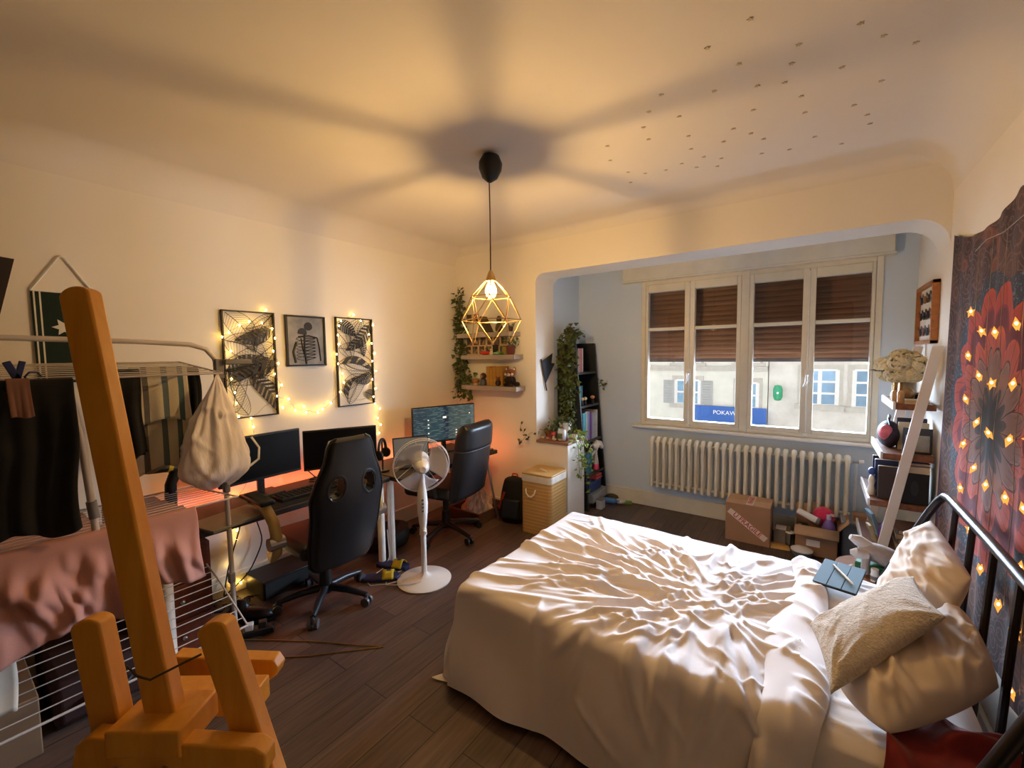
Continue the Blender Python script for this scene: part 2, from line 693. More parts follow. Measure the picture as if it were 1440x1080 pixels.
def house(name, label, x0, x1, z1, m, wins, cornices, shut):
    root = thing(name, label, 'building', ((x0 + x1) / 2, YF, -4.0))
    obj('facade', MB().bb((x0, YF, -4.0), (x1, YF + 3, z1)), m, root, world=True)
    for (zc, h, d) in cornices:
        obj('cornice', MB().bb((x0, YF - d, zc), (x1, YF, zc + h)).bb((x0, YF - d * 1.5, zc + h * .6), (x1, YF, zc + h)), M_STONE, root, world=True)
    for (a, b, c, d, gl, cols, rows) in wins:
        mb = MB()
        mb.bb((a - .12, YF - .03, c), (a, YF + .02, d)).bb((b, YF - .03, c), (b + .12, YF + .02, d))
        mb.bb((a - .12, YF - .03, d), (b + .12, YF + .02, d + .14)).bb((a - .18, YF - .1, c - .13), (b + .18, YF + .02, c))
        w = obj('window', mb, M_STONE, root, world=True)
        obj('pane', MB().bb((a, YF - .012, c), (b, YF - .006, d)), gl, w, world=True)
        mb = MB()
        for i in range(cols + 1):
            x = a + (b - a) * i / cols
            ww = .045 if i in (0, cols) or (cols == 2) else .03
            mb.bb((x - ww, YF - .035, c), (x + ww, YF - .012, d))
        for j in range(rows + 1):
            z = c + (d - c) * j / rows
            mb.bb((a, YF - .033, z - .028), (b, YF - .012, z + .028))
        obj('window_bars', mb, M_WHITE, w, world=True)
    for (a, b, c, d) in shut:
        mb = MB().bb((a, YF - .05, c), (b, YF - .01, d))
        for k in range(9):
            z = c + .06 + (d - c - .12) * k / 8
            mb.box(((a + b) / 2, YF - .055, z), (b - a - .1, .02, .05), (.4, 0, 0))
        obj('shutter', mb, M_SHUTTER, root, world=True)
    return root


house('street_house', 'pale stone house across the street with cornice and shuttered windows', -9.0, -1.12, 2.15, M_FAC2,
      [(-3.62, -2.93, -.04, .70, M_FGLASS2, 2, 2), (-2.20 + .33, -1.42 + .05, -.06, .66, M_FGLASS2, 2, 2), (-6.2, -5.5, -.05, .7, M_FGLASS2, 2, 2), (-3.62, -2.93, 1.24, 1.95, M_FGLASS2, 2, 2), (-1.87, -1.37, 1.24, 1.95, M_FGLASS2, 2, 2)],
      [(1.0, .14, .12), (2.1, .2, .2)],
      [(-4.0, -3.68, -.04, .70), (-2.87, -2.56, -.04, .70)])
house('street_house', 'plain rendered house across the street to the right of the stone one', -1.10, 8.0, 2.3, M_FAC,
      [(.12 - .42, .44, .12, 1.05, M_FGLASS, 2, 3), (1.02 - .55 + .32, 1.42, .10, 1.05, M_FGLASS, 2, 3), (3.2, 3.9, .1, 1.05, M_FGLASS, 2, 3)],
      [(2.2, .2, .2)], [])
# shop sign with its name
sg = thing('shop_sign', 'blue shop sign with white capitals on the stone house', 'sign', (-2.1, YF - .12, -.3))
obj('board', MB().bb((-3.05, YF - .14, -.62), (-1.12, YF - .1, -.05)), mat('sign_blue', S(40, 92, 168), .5, var=.04), sg, world=True)


def text(s, size, mat_, loc, rot, parent=None, name='lettering', ext=.003, align='LEFT', bold=0.0):
    cu = bpy.data.curves.new(name, 'FONT')
    cu.body = s
    cu.size = size
    cu.extrude = ext
    cu.offset = bold
    cu.align_x = align
    cu.align_y = 'CENTER'
    tmp = bpy.data.objects.new(name, cu)
    COL.objects.link(tmp)
    bpy.context.view_layer.update()
    me = bpy.data.meshes.new_from_object(tmp.evaluated_get(bpy.context.evaluated_depsgraph_get()))
    bpy.data.objects.remove(tmp)
    bpy.data.curves.remove(cu)
    me.materials.clear()
    me.materials.append(mat_)
    o = bpy.data.objects.new(name, me)
    COL.objects.link(o)
    o.location = loc
    o.rotation_euler = rot
    if parent:
        o.parent = parent
    return o


text('POKAWA', .17, mat('sign_white', S(250, 250, 250), .5, var=.01), (-.41, -.025, .06), (PI / 2, 0, 0), sg, ext=.01)
gsn = single('green_sign', 'green oval bracket sign on the rendered house front', 'sign', MB().lathe([(0, -.22), (.10, -.20), (.14, -.1), (.14, .1), (.10, .2), (0, .22)], n=20), mat('sign_green', S(36, 150, 100), .4))
gsn.location = (-.86, YF - .25, .42)
gsn.scale = (.8, .3, 1)
obj('bracket', MB().cyl((0, .5, 0), (0, -.2, 0), .03), M_STEEL, gsn)
# ================================================================== pendant lamp
LX, LY, BZ = -1.490, 1.890, 1.917
M_ROD = mat('brass_rod', S(206, 170, 110), .3, .9, var=.05)
M_CUP = mat('black_cup', S(18, 16, 15), .5, var=.1)
lamp = thing('pendant_lamp', 'pendant lamp with bare glowing bulb inside a brass wire geometric cage', 'lamp', (LX, LY, H))
c = obj('ceiling_cup', MB().lathe([(.012, .0), (.045, -.012), (.064, -.05), (.062, -.085), (.042, -.128), (.012, -.150), (.004, -.152)], n=28, rot=(0, .10, 0)), M_CUP, lamp)
c.location = (.012, .006, -.002)
obj('cable', MB().tube([(.0, 0, -.15), (.002, 0, -.3), (0, 0, -.65)], .0032, 8), mat('brown_cable', S(64, 40, 24), .7), lamp)
zc = BZ - H
obj('socket', MB().lathe([(.006, zc + .105), (.012, zc + .095), (.017, zc + .085), (.028, zc + .055), (.030, zc + .046), (.026, zc + .046)], n=20), M_ROD, lamp)
prof = [(.013, .050), (.015, .040), (.024, .022), (.032, .0), (.033, -.014), (.028, -.034), (.015, -.048), (0.0001, -.052)]
t = NT('bulb_glass')
tr = t.n('ShaderNodeBsdfTransparent')
em = t.n('ShaderNodeEmission')
em.inputs[0].default_value = (1, .62, .25, 1)
em.inputs[1].default_value = 14.0
mx = t.n('ShaderNodeMixShader')
mx.inputs[0].default_value = .35
t.l(tr.outputs[0], mx.inputs[1])
t.l(em.outputs[0], mx.inputs[2])
t.l(mx.outputs[0], t.out.inputs[0])
bo = obj('bulb', MB().lathe([(r, z + zc) for r, z in prof], n=24), t.m, lamp)
obj('filament', MB().ell((0, 0, zc - .004), (.007, .007, .022), 12, 8), emis('filament_glow', (1, .60, .205, 1), BULB), bo)


def ring(n, r, z, off):
    return [Vector((r * math.cos(off + 2 * PI * k / n), r * math.sin(off + 2 * PI * k / n), z + zc)) for k in range(n)]


a0 = math.radians(5)
up = ring(6, .118, -.042, a0)
md = ring(6, .167, -.172, a0 + PI / 6)
lo = ring(6, .120, -.295, a0)
mb = MB()
rr = .0028
for k in range(6):
    l = (k + 1) % 6
    mb.cyl((.026 * math.cos(a0 + 2 * PI * k / 6), .026 * math.sin(a0 + 2 * PI * k / 6), zc + .052), up[k], .0027, n=6)
    mb.cyl(up[k], up[l], rr, n=6).cyl(md[k], md[l], rr, n=6)
    mb.cyl(up[k], md[k], rr, n=6).cyl(up[k], md[(k - 1) % 6], rr, n=6)
    if k % 2 == 0 or True:
        mb.cyl(md[k], lo[k], rr, n=6).cyl(md[(k - 1) % 6], lo[k], rr, n=6)
obj('wire_cage', mb, M_ROD, lamp)

# glow-in-the-dark stars stuck on the ceiling
star_pts = [(-.33, 1.18), (-.20, 1.02), (.04, 1.30), (-.45, 1.52), (-.30, 1.50), (-.10, 1.48), (.16, 1.62), (-.52, 1.72)]
rs = random.Random(3)
pts = []
while len(pts) < 50:
    x, y = rs.uniform(-1.05, .26), rs.uniform(1.45, 2.95)
    if y < 1.9 and rs.random() < .55:
        continue
    if x < -.75 and y < 2.1:
        continue
    if all((x - a) ** 2 + (y - b) ** 2 > .10 ** 2 for a, b in pts):
        pts.append((x, y))
M_GLOW = mat('glow_star_plastic', S(190, 178, 150), .6, var=.05)
st0 = None
for i, (x, y) in enumerate(pts):
    if st0 is None:
        mb = MB()
        mb.prism([((.011 if k % 2 == 0 else .005) * math.cos(k * PI / 5), (.011 if k % 2 == 0 else .005) * math.sin(k * PI / 5)) for k in range(10)][::-1], 0, -.0035, lambda u, v, w: (u, v, w))
        st0 = single('ceiling_star', 'tiny pale star sticker on the ceiling between lamp and window beam', 'star sticker', mb, M_GLOW, 'star stickers on the ceiling', smooth=0)
        o = st0
    else:
        o = st0.copy()
        COL.objects.link(o)
    o.location = (x, y, H - max(cove(XR - x, .24), cove(Y1 - y, .075)))
    o.rotation_euler = (0, 0, rs.random() * 6)

# ================================================================== radiator
rad = thing('radiator', 'long cream cast iron column radiator under the window', 'radiator', (-.54, Y2 - .11, .235))
NCOL = 27
rx0, rx1 = -1.285, .212
pitch = (rx1 - rx0) / (NCOL - 1)
c0 = None
for i in range(NCOL):
    x = rx0 + pitch * i
    if c0 is None:
        mb = MB()
        for dy in (-.05, .05):
            pts_ = [(0, dy * .3, .015), (0, dy, .04), (0, dy, .09), (0, dy, .52), (0, dy, .585), (0, dy * .55, .618), (0, 0, .628)]
            mb.tube(pts_, [.016, .017, .0135, .0135, .017, .020, .019], 10)
        mb.tube([(0, -.05, .05), (0, 0, .03), (0, .05, .05)], [.017, .018, .017], 10)
        mb.tube([(-pitch / 2, 0, .06), (pitch / 2, 0, .06)], .018, 10).tube([(-pitch / 2, 0, .575), (pitch / 2, 0, .575)], .020, 10)
        mb.ell((0, 0, .6), (.022, .055, .03), 10, 8)
        c0 = obj('column', mb, M_CREAM, rad)
        cc = c0
    else:
        cc = c0.copy()
        COL.objects.link(cc)
        cc.parent = rad
    cc.location = (x + .54, 0, 0)
    cc.scale = (1, 1, .79)
for x in (rx0 + pitch * 3.5, rx1 - pitch * 3.5):
    obj('wall_bracket', MB().bb((x + .54 - .012, .02, .05), (x + .54 + .012, .105, .075)), M_CREAM, rad)
obj('valve', MB().cyl((rx1 + .54 + .015, 0, .462), (rx1 + .54 + .075, 0, .462), .012), M_STEEL, rad)
obj('valve_knob', MB().cyl((rx1 + .54 + .07, 0, .462), (rx1 + .54 + .10, 0, .462), .017, .02), M_WHITE, rad)
obj('pipe', MB().tube([(rx1 + .54 + .055, 0, .462), (rx1 + .54 + .055, .02, .35), (rx1 + .54 + .055, .02, -.235)], .009, 8), M_WHITE, rad)

# ================================================================== bed
BX0, BX1, BY0, BY1, BZT = -1.375, .43, 1.425, 2.615, .455
M_IRON = mat('dark_iron_tube', S(58, 54, 54), .32, .75, var=.1)
bed = thing('bed', 'double bed with dark metal tube headboard standing against the tapestry wall', 'bed', (-.45, 2.02, 0))


def rake(y, z):
    return (.475 - .40 * (.915 - z), y, z)


mb = MB()
pts_ = [rake(2.66, 0.0), rake(2.66, .3), rake(2.655, .6), rake(2.645, .80), rake(2.625, .87), (.472, 2.585, .908), (.476, 2.52, .916), (.478, 2.0, .918), (.476, 1.50, .916), (.472, 1.435, .908), rake(1.395, .87), rake(1.375, .80), rake(1.365, .6), rake(1.36, .3), rake(1.36, 0.0)]
mb.tube(pts_, .0165, 12)
obj('headboard', mb, M_IRON, bed, world=True)
for y in (2.42, 2.19, 1.96, 1.74, 1.56):
    obj('baluster', MB().tube([(.476, y, .905), (.466, y, .7), (.45, y, .30)], .0105, 8), M_IRON, bed, world=True)
mb = MB()
mb.bb((BX0 + .05, BY0 + .02, .16), (.36, BY0 + .05, .21)).bb((BX0 + .05, BY1 - .05, .16), (.36, BY1 - .02, .21))
mb.bb((BX0 + .05, BY0 + .02, .16), (BX0 + .09, BY1 - .02, .21)).bb((.33, BY0 - .05, .16), (.37, BY1 + .05, .21)).bb((.40, 1.37, .28), (.46, 2.65, .31))
obj('bed_frame', mb, M_IRON, bed, world=True)
for x in (BX0 + .08, -.5):
    for y in (BY0 + .05, BY1 - .05):
        obj('leg', MB().cyl((x, y, 0), (x, y, .17), .02), M_IRON, bed, world=True)


# cloth relief: a field of folds
class Folds:
    def __init__(self, seed):
        self.r = random.Random(seed)
        self.segs = []

    def fold(self, x, y, ang, L, amp, w, curve=0.0):
        n = 7
        px, py, a = x, y, ang
        P = [(px, py)]
        for i in range(n):
            a += curve / n
            px += math.cos(a) * L / n
            py += math.sin(a) * L / n
            P.append((px, py))
        for i in range(n):
            t0, t1 = i / n, (i + 1) / n
            self.segs.append((P[i], P[i + 1], t0, t1, amp, w))

    def height(self, X, Y):
        Hh = np.zeros_like(X)
        # each fold keeps its own maximum so the segment joints do not add up
        for k in range(0, len(self.segs), 7):
            best = np.zeros_like(X)
            for (a, b, t0, t1, amp, w) in self.segs[k:k + 7]:
                dx, dy = b[0] - a[0], b[1] - a[1]
                L2 = dx * dx + dy * dy + 1e-9
                t = np.clip(((X - a[0]) * dx + (Y - a[1]) * dy) / L2, 0, 1)
                qx, qy = a[0] + t * dx - X, a[1] + t * dy - Y
                side = np.sign(qx * dy - qy * dx)
                d = np.sqrt(qx * qx + qy * qy)
                u = t0 + (t1 - t0) * t
                ww = w * np.where(side > 0, .8, 1.35)
                e = amp * np.sin(PI * np.clip(u * .94 + .04, 0, 1)) ** .7 * np.exp(-(d / ww) ** 2)
                best = np.maximum(best, e)
            Hh += best
        return Hh


def vnoise(X, Y, s, seed):
    """smooth value noise"""
    rg = np.random.RandomState(seed)
    G = rg.rand(64, 64)
    x, y = X * s + 100, Y * s + 100
    xi, yi = np.floor(x).astype(int), np.floor(y).astype(int)
    fx, fy = x - xi, y - yi
    fx, fy = fx * fx * (3 - 2 * fx), fy * fy * (3 - 2 * fy)
    g = lambda i, j: G[i % 64, j % 64]
    return (g(xi, yi) * (1 - fx) * (1 - fy) + g(xi + 1, yi) * fx * (1 - fy) + g(xi, yi + 1) * (1 - fx) * fy + g(xi + 1, yi + 1) * fx * fy) - .5


M_SHEET = mat('cream_bed_linen', S(230, 222, 221), .85, var=.02, vs=5, bump=.10, bs=300, bd=.001, sheen=.15)
M_FITTED = mat('white_fitted_sheet', S(230, 222, 218), .85, var=.02, vs=5, bump=.10, bs=300, bd=.001, sheen=.15)

# mattress under its fitted sheet
mxs, mys = np.linspace(BX0 + .01, BX1, 150), np.linspace(BY0 + .01, BY1 - .01, 100)
fm = Folds(4)
for i in range(34):
    fm.fold(fm.r.uniform(-.05, .2), fm.r.uniform(1.5, 2.6), fm.r.uniform(-.5, .5), fm.r.uniform(.15, .3), fm.r.uniform(.004, .009), fm.r.uniform(.008, .014), fm.r.uniform(-.5, .5))
Xg, Yg = np.meshgrid(mxs, mys)
Hg = fm.height(Xg, Yg) + .006 * vnoise(Xg, Yg, 5, 1)
ed = np.minimum(np.minimum(Xg - BX0, BX1 - Xg), np.minimum(Yg - BY0, BY1 - Yg))
Zg = BZT - .035 * np.exp(-(ed / .03)) + Hg
mb = MB()
nu, nv = len(mxs), len(mys)
mb.v = [(float(Xg[j, i]), float(Yg[j, i]), float(Zg[j, i])) for j in range(nv) for i in range(nu)]
mb.f = [(j * nu + i, j * nu + i + 1, (j + 1) * nu + i + 1, (j + 1) * nu + i) for j in range(nv - 1) for i in range(nu - 1)]
base = len(mb.v)
rimi = [(0, i) for i in range(nu)] + [(j, nu - 1) for j in range(1, nv)] + [(nv - 1, i) for i in range(nu - 2, -1, -1)] + [(j, 0) for j in range(nv - 2, 0, -1)]
for (j, i) in rimi:
    mb.v.append((float(Xg[j, i]), float(Yg[j, i]), .215))
n_ = len(rimi)
for k in range(n_):
    l = (k + 1) % n_
    a, b = rimi[k][0] * nu + rimi[k][1], rimi[l][0] * nu + rimi[l][1]
    mb.f.append((b, a, base + k, base + l))
mb.f.append(tuple(base + k for k in range(n_))[::-1])
obj('mattress', mb, M_FITTED, bed, world=True, smooth=70)

# crumpled bedspread draped over foot and both sides
CX_, CY_ = -.36, 1.93
fs = Folds(11)
R_ = fs.r
for i in range(60):   # long folds running from the tangle towards the foot
    a = R_.uniform(2.45, 3.75)
    d0 = R_.uniform(.02, .5)
    fs.fold(CX_ + math.cos(a) * d0, CY_ + math.sin(a) * d0 * .9 + R_.uniform(-.1, .1), a + R_.uniform(-.3, .3), R_.uniform(.25, .85), R_.uniform(.006, .014), R_.uniform(.010, .019), R_.uniform(-.5, .5))
for i in range(36):   # folds towards the near side
    a = R_.uniform(3.8, 5.9)
    d0 = R_.uniform(.02, .4)
    fs.fold(CX_ + math.cos(a) * d0, CY_ + math.sin(a) * d0, a + R_.uniform(-.4, .4), R_.uniform(.18, .5), R_.uniform(.008, .018), R_.uniform(.011, .02), R_.uniform(-.8, .8))
for i in range(46):   # towards the pillows and the far side
    a = R_.uniform(-.5, 2.4)
    d0 = R_.uniform(.02, .4)
    fs.fold(CX_ + math.cos(a) * d0, CY_ + math.sin(a) * d0, a + R_.uniform(-.4, .4), R_.uniform(.2, .55), R_.uniform(.007, .017), R_.uniform(.010, .018), R_.uniform(-.7, .7))
for i in range(120):   # small cross folds
    x, y = R_.gauss(CX_ - .1, .32), R_.gauss(CY_, .28)
    fs.fold(x, y, R_.uniform(0, 6.28), R_.uniform(.08, .25), R_.uniform(.005, .013), R_.uniform(.007, .014), R_.uniform(-1.2, 1.2))
for i in range(20):   # flatter creases at the foot end
    fs.fold(R_.uniform(-1.36, -.9), R_.uniform(1.5, 2.6), R_.uniform(-.35, .5), R_.uniform(.2, .5), R_.uniform(.002, .006), R_.uniform(.008, .014), R_.uniform(-.4, .4))
for i in range(16):   # pleats falling over the near edge
    x = R_.uniform(-.95, .0)
    fs.fold(x, 1.52, 4.71 + R_.uniform(-.35, .25), R_.uniform(.25, .55), R_.uniform(.005, .014), R_.uniform(.014, .03), R_.uniform(-.2, .2))
SX0, SX1, SY0, SY1 = BX0 - .44, -.02, BY0 - .42, BY1 + .34
nu, nv = 230, 250
su, sv = np.linspace(SX0, SX1, nu), np.linspace(SY0, SY1, nv)
U, V = np.meshgrid(su, sv)
HF = fs.height(U, V) + .014 * vnoise(U, V, 3.2, 5) + .005 * vnoise(U, V, 9, 6)
HF = .052 * np.tanh(1.2 * HF / .052)


def drape(u, v, h, x0=BX0, y0=BY0, y1=BY1, z=BZT + .012, flare=.20, x1=9):
    rad_ = .045
    cx_ = min(max(u, x0 + rad_), x1)
    cy_ = min(max(v, y0 + rad_), y1 - rad_)
    dx, dy = u - cx_, v - cy_
    e = math.hypot(dx, dy)
    if e < 1e-6:
        return (u, v, z + h)
    nx_, ny_ = dx / e, dy / e
    arcl = rad_ * 1.35
    if e < arcl:
        a = e / arcl * (PI / 2 - flare)
        out, dn = rad_ * math.sin(a), rad_ * (1 - math.cos(a))
        nz = math.cos(a)
        no = math.sin(a)
    else:
        a = PI / 2 - flare
        out = rad_ * math.sin(a) + (e - arcl) * math.sin(flare)
        dn = rad_ * (1 - math.cos(a)) + (e - arcl) * math.cos(flare)
        nz, no = math.cos(a), math.sin(a)
    zz = z - dn + h * nz
    return (cx_ + nx_ * (out + h * no), cy_ + ny_ * (out + h * no), max(zz, .012 + .3 * h))


mb = MB()
for j in range(nv):
    for i in range(nu):
        u, v = float(U[j, i]), float(V[j, i])
        ripple = 0.0
        e = max(BY0 - v, BX0 - u, 0)
        if e > .03:
            ripple = (e - .03) * .07 * (math.sin(u * 17 + 1.2 * math.sin(v * 3)) * .5 + math.sin(u * 7.3 + v * 9 + 1.0) * .7)
        mb.v.append(drape(u, v, float(HF[j, i]) + ripple))
mb.f = [(j * nu + i, j * nu + i + 1, (j + 1) * nu + i + 1, (j + 1) * nu + i) for j in range(nv - 1) for i in range(nu - 1)]
spread = single('bedspread', 'crumpled cream bedspread covering the bed from the foot to the pillows', 'bedspread', mb, M_SHEET, smooth=180)

# its upper end folded back in a wide band
fb = Folds(23)
R_ = fb.r
for i in range(26):
    fb.fold(R_.uniform(-.12, .05), R_.uniform(1.15, 2.7), R_.uniform(-.7, .7) + (0 if R_.random() < .6 else 1.57), R_.uniform(.08, .24), R_.uniform(.006, .016), R_.uniform(.010, .018), R_.uniform(-.8, .8))
nu, nv = 50, 220
mb = MB()
su, sv = np.linspace(-1, 1, nu), np.linspace(BY0 - .40, BY1 + .20, nv)
Ub = np.zeros((nv, nu))
for j in range(nv):
    v = sv[j]
    k = (v - BY0) / (BY1 - BY0)
    c_ = -.045 + .05 * k + .012 * math.sin(v * 9)
    hw = .088 - .016 * math.sin(v * 6.0) - .012 * k
    Ub[j] = c_ + su * hw
Vb = np.repeat(sv[:, None], nu, 1)
Hb = fb.height(Ub, Vb) + .012 * vnoise(Ub, Vb, 7, 9)
for j in range(nv):
    for i in range(nu):
        lift = .030 * (1 - abs(su[i]) ** 3.0) - .010
        mb.v.append(drape(float(Ub[j, i]), float(Vb[j, i]), float(Hb[j, i]) * (1 - su[i] ** 8) + lift + .012, flare=.21))
mb.f = [(j * nu + i, j * nu + i + 1, (j + 1) * nu + i + 1, (j + 1) * nu + i) for j in range(nv - 1) for i in range(nu - 1)]
obj('turned_back_band', mb, M_SHEET, spread, smooth=180)


def cushion(name, label, cat, corners, th, m, seed, amp=.012, pw=2.6, fold_n=18, nrm_up=True, n=56, group=None, flat=.0, rnd=.0):
    A, B, C, D = [Vector(p) for p in corners]
    cen = (A + B + C + D) / 4
    N = ((C - A).cross(D - B)).normalized()
    if N.z < 0:
        N = -N
    lx, ly = (B - A).length, (D - A).length
    fo = Folds(seed)
    for i in range(fold_n):
        fo.fold(fo.r.uniform(0, lx), fo.r.uniform(0, ly), fo.r.uniform(0, 6.28), fo.r.uniform(.1, .3), amp * fo.r.uniform(.4, 1), fo.r.uniform(.010, .02), fo.r.uniform(-.6, .6))
    for (ox, oy, da) in ((0, 0, .78), (lx, 0, 2.35), (lx, ly, 3.92), (0, ly, 5.5)):
        for i in range(4):
            fo.fold(ox, oy, da + fo.r.uniform(-.5, .5), fo.r.uniform(.12, .22), amp * fo.r.uniform(.5, 1), fo.r.uniform(.008, .014), 0)
    uu = np.linspace(-1, 1, n)
    Ug, Vg = np.meshgrid(uu, uu)
    FX, FY = (Ug + 1) / 2 * lx, (Vg + 1) / 2 * ly
    Hh = fo.height(FX, FY) + .6 * amp * vnoise(FX, FY, 9, seed)
    mb = MB()
    for side in (1, -1):
        for j in range(n):
            for i in range(n):
                u, v = float(Ug[j, i]), float(Vg[j, i])
                # edges bow in between the pinched corners
                pu = u * (1 - .055 * (1 - v * v) * abs(u))
                pv = v * (1 - .055 * (1 - u * u) * abs(v))
                ru, rv = pu * math.sqrt(1 - rnd * pv * pv), pv * math.sqrt(1 - rnd * pu * pu)
                a, b = (ru * (1 + .2 * rnd) + 1) / 2, (rv * (1 + .2 * rnd) + 1) / 2
                p = (A * (1 - a) + B * a) * (1 - b) + (D * (1 - a) + C * a) * b
                prof_ = max(0.0, (1 - abs(u) ** pw) * (1 - abs(v) ** pw)) ** .55
                hh = th * prof_ + (float(Hh[j, i]) * min(1, prof_ * 2.2) if side > 0 else 0)
                mb.v.append(p + N * side * hh * (1 if side > 0 else 1 - flat))
    for j in range(n - 1):
        for i in range(n - 1):
            q = (j * n + i, j * n + i + 1, (j + 1) * n + i + 1, (j + 1) * n + i)
            mb.f.append(q)
            mb.f.append(tuple(n * n + k for k in q)[::-1])
    o = single(name, label, cat, mb, m, group, smooth=180)
    md_ = o.modifiers.new('weld', 'WELD')
    md_.merge_threshold = .0005
    return o


M_PILLOW = mat('cream_pillow_linen', S(220, 204, 188), .85, var=.02, vs=5, bump=.10, bs=300, bd=.001, sheen=.15)
t = NT('fluffy_cream_pile')
co = t.coord()
nz = t.noise(co, 130, 3, .7)
t.l(t.ramp(nz, [(.3, S(206, 190, 170)), (.7, S(236, 226, 212))]), t.b.inputs['Base Color'])
t.b.inputs['Roughness'].default_value = 1
t.b.inputs['Sheen Weight'].default_value = .3
t.bump(t.math('ADD', nz, t.noise(co, 45, 2)), .9, .010)
M_FLUFF = t.m
cushion('pillow', 'cream pillow lying nearest the camera under the fluffy cushion', 'pillow', [(.05, 1.68, .49), (.18, 1.455, .50), (.462, 1.72, .595), (.452, 2.15, .645)], .080, M_PILLOW, 31, rnd=.30, amp=.009, fold_n=60, flat=.6)
cushion('pillow', 'cream pillow propped upright against the far end of the headboard', 'pillow', [(.21, 2.28, .495), (.36, 2.02, .52), (.466, 2.09, .755), (.437, 2.62, .80)], .07, M_PILLOW, 37, amp=.009, fold_n=70, rnd=.18, flat=.3)
cushion('cushion', 'smaller fluffy cream cushion lying tilted on top of the pillows', 'cushion', [(.06, 1.50, .545), (.345, 1.79, .730), (.315, 2.12, .705), (.005, 1.85, .55)], .058, M_FLUFF, 41, amp=.006, fold_n=8, flat=.35)

# dark red cloth at the head corner
M_RED = mat('dark_red_cloth', S(120, 12, 12), .8, var=.1, vs=8, bump=.15, bs=200, bd=.001, sheen=.2)
fr_ = Folds(51)
for i in range(24):
    fr_.fold(fr_.r.uniform(0, .45), fr_.r.uniform(-.2, .4), fr_.r.uniform(0, 6.28), fr_.r.uniform(.1, .35), fr_.r.uniform(.01, .03), fr_.r.uniform(.015, .03), fr_.r.uniform(-.8, .8))
nu, nv = 70, 80
su, sv = np.linspace(0, .30, nu), np.linspace(-.22, .26, nv)
U, V = np.meshgrid(su, sv)
Hh = fr_.height(U, V) + .03 * vnoise(U, V, 7, 3)
mb = MB()
for j in range(nv):
    for i in range(nu):
        u, v = float(U[j, i]), float(V[j, i])
        x, y, z = drape(.165 + u + .02 * math.sin(v * 14), 1.40 + v, .02 + max(float(Hh[j, i]), -.01), y0=1.425, z=BZT + .004, flare=.12)
        mb.v.append((x, y, z))
mb.f = [(j * nu + i, j * nu + i + 1, (j + 1) * nu + i + 1, (j + 1) * nu + i) for j in range(nv - 1) for i in range(nu - 1)]
single('red_cloth', 'dark red cloth bunched at the near head corner of the bed', 'cloth', mb, M_RED, smooth=180)

# tablet and its pen
M_TAB = mat('blue_tablet_cover', S(88, 114, 130), .8, var=.04, bump=.06, bs=200)
tb = thing('tablet', 'tablet in a pale blue three-panel folding cover on the bed', 'tablet', (.112, 2.425, .508), (math.radians(5), math.radians(0), math.radians(-12)))
obj('body', MB().box((0, 0, 0), (.160, .240, .008)), M_BLACK, tb, bevel=.003)
for k in range(3):
    obj('cover_panel', MB().box((-.0533 + .0533 * k, 0, .007), (.0515, .240, .004)), M_TAB, tb, bevel=.0015)
pn = thing('stylus', 'white stylus pen lying across the blue tablet cover', 'pen', (.122, 2.43, .5235), (math.radians(4), math.radians(93), math.radians(-62)))
obj('barrel', MB().cyl((0, 0, -.075), (0, 0, .075), .005, n=12), mat('ivory_plastic', S(214, 200, 178), .4), pn)
obj('tip', MB().cyl((0, 0, .075), (0, 0, .09), .005, .001, n=12), M_WHITE, pn)
# ================================================================== desks along the left wall
DZ = .665
M_DESK = wood('dark_desk_board', S(34, 26, 24), S(52, 40, 36), (1, 14, 14), .45)
desk = thing('desk', 'long dark desk with white round legs under the leaf wall panels', 'desk', (-2.79, 1.29, 0))
obj('desktop', MB().bb((-3.02, .60, DZ - .033), (-2.54, 1.985, DZ)), M_DESK, desk, world=True, bevel=.004)
for (x, y) in ((-2.61, 1.945), (-2.61, .66), (-2.96, 1.945), (-2.96, .66)):
    obj('leg', MB().lathe([(.030, 0), (.030, .005), (.026, .01), (.026, DZ - .043), (.045, DZ - .033)], (x, y, 0), 20), M_WHITE, desk, world=True)
desk2 = thing('desk', 'dark desk in the corner carrying the lit monitor beside the high-backed office chair', 'desk', (-2.75, 2.54, 0))
obj('desktop', MB().bb((-3.02, 1.995, DZ - .033), (-2.42, 3.13, DZ)), M_DESK, desk2, world=True, bevel=.004)
obj('leg', MB().lathe([(.030, 0), (.026, .01), (.026, DZ - .043), (.045, DZ - .033)], (-2.607, 2.035, 0), 20), M_WHITE, desk2, world=True)
obj('leg', MB().lathe([(.030, 0), (.026, .01), (.026, DZ - .043), (.045, DZ - .033)], (-2.96, 2.035, 0), 20), M_WHITE, desk2, world=True)
for (xa, xb) in ((-2.49, -2.40), (-2.93, -3.02)):
    obj('leg', MB().cyl((xa, 3.04, DZ - .033), (xb, 3.10, 0), .010, n=10), M_STEEL, desk2, world=True)

# red light strip stuck along the wall side of both desks
M_LED = emis('red_led', (1, .15, .045, 1), LED)
led = single('led_strip', 'thin strip of red lights along the wall side of the desks', 'light strip', MB().bb((-3.028, .75, DZ - .020), (-3.0255, 3.12, DZ - .008)).bb((-3.0, 3.1355, DZ - .020), (-2.46, 3.138, DZ - .008)), M_LED, smooth=0)
obj('backing', MB().bb((-3.0255, .75, DZ - .023), (-3.020, 3.13, DZ - .005)).bb((-3.02, 3.130, DZ - .023), (-2.46, 3.1355, DZ - .005)), M_BLACK, led, smooth=0)

# monitors
M_SCREEN = mat('dark_screen', (.0022, .0022, .003, 1), .3, var=.05, spec=.22)


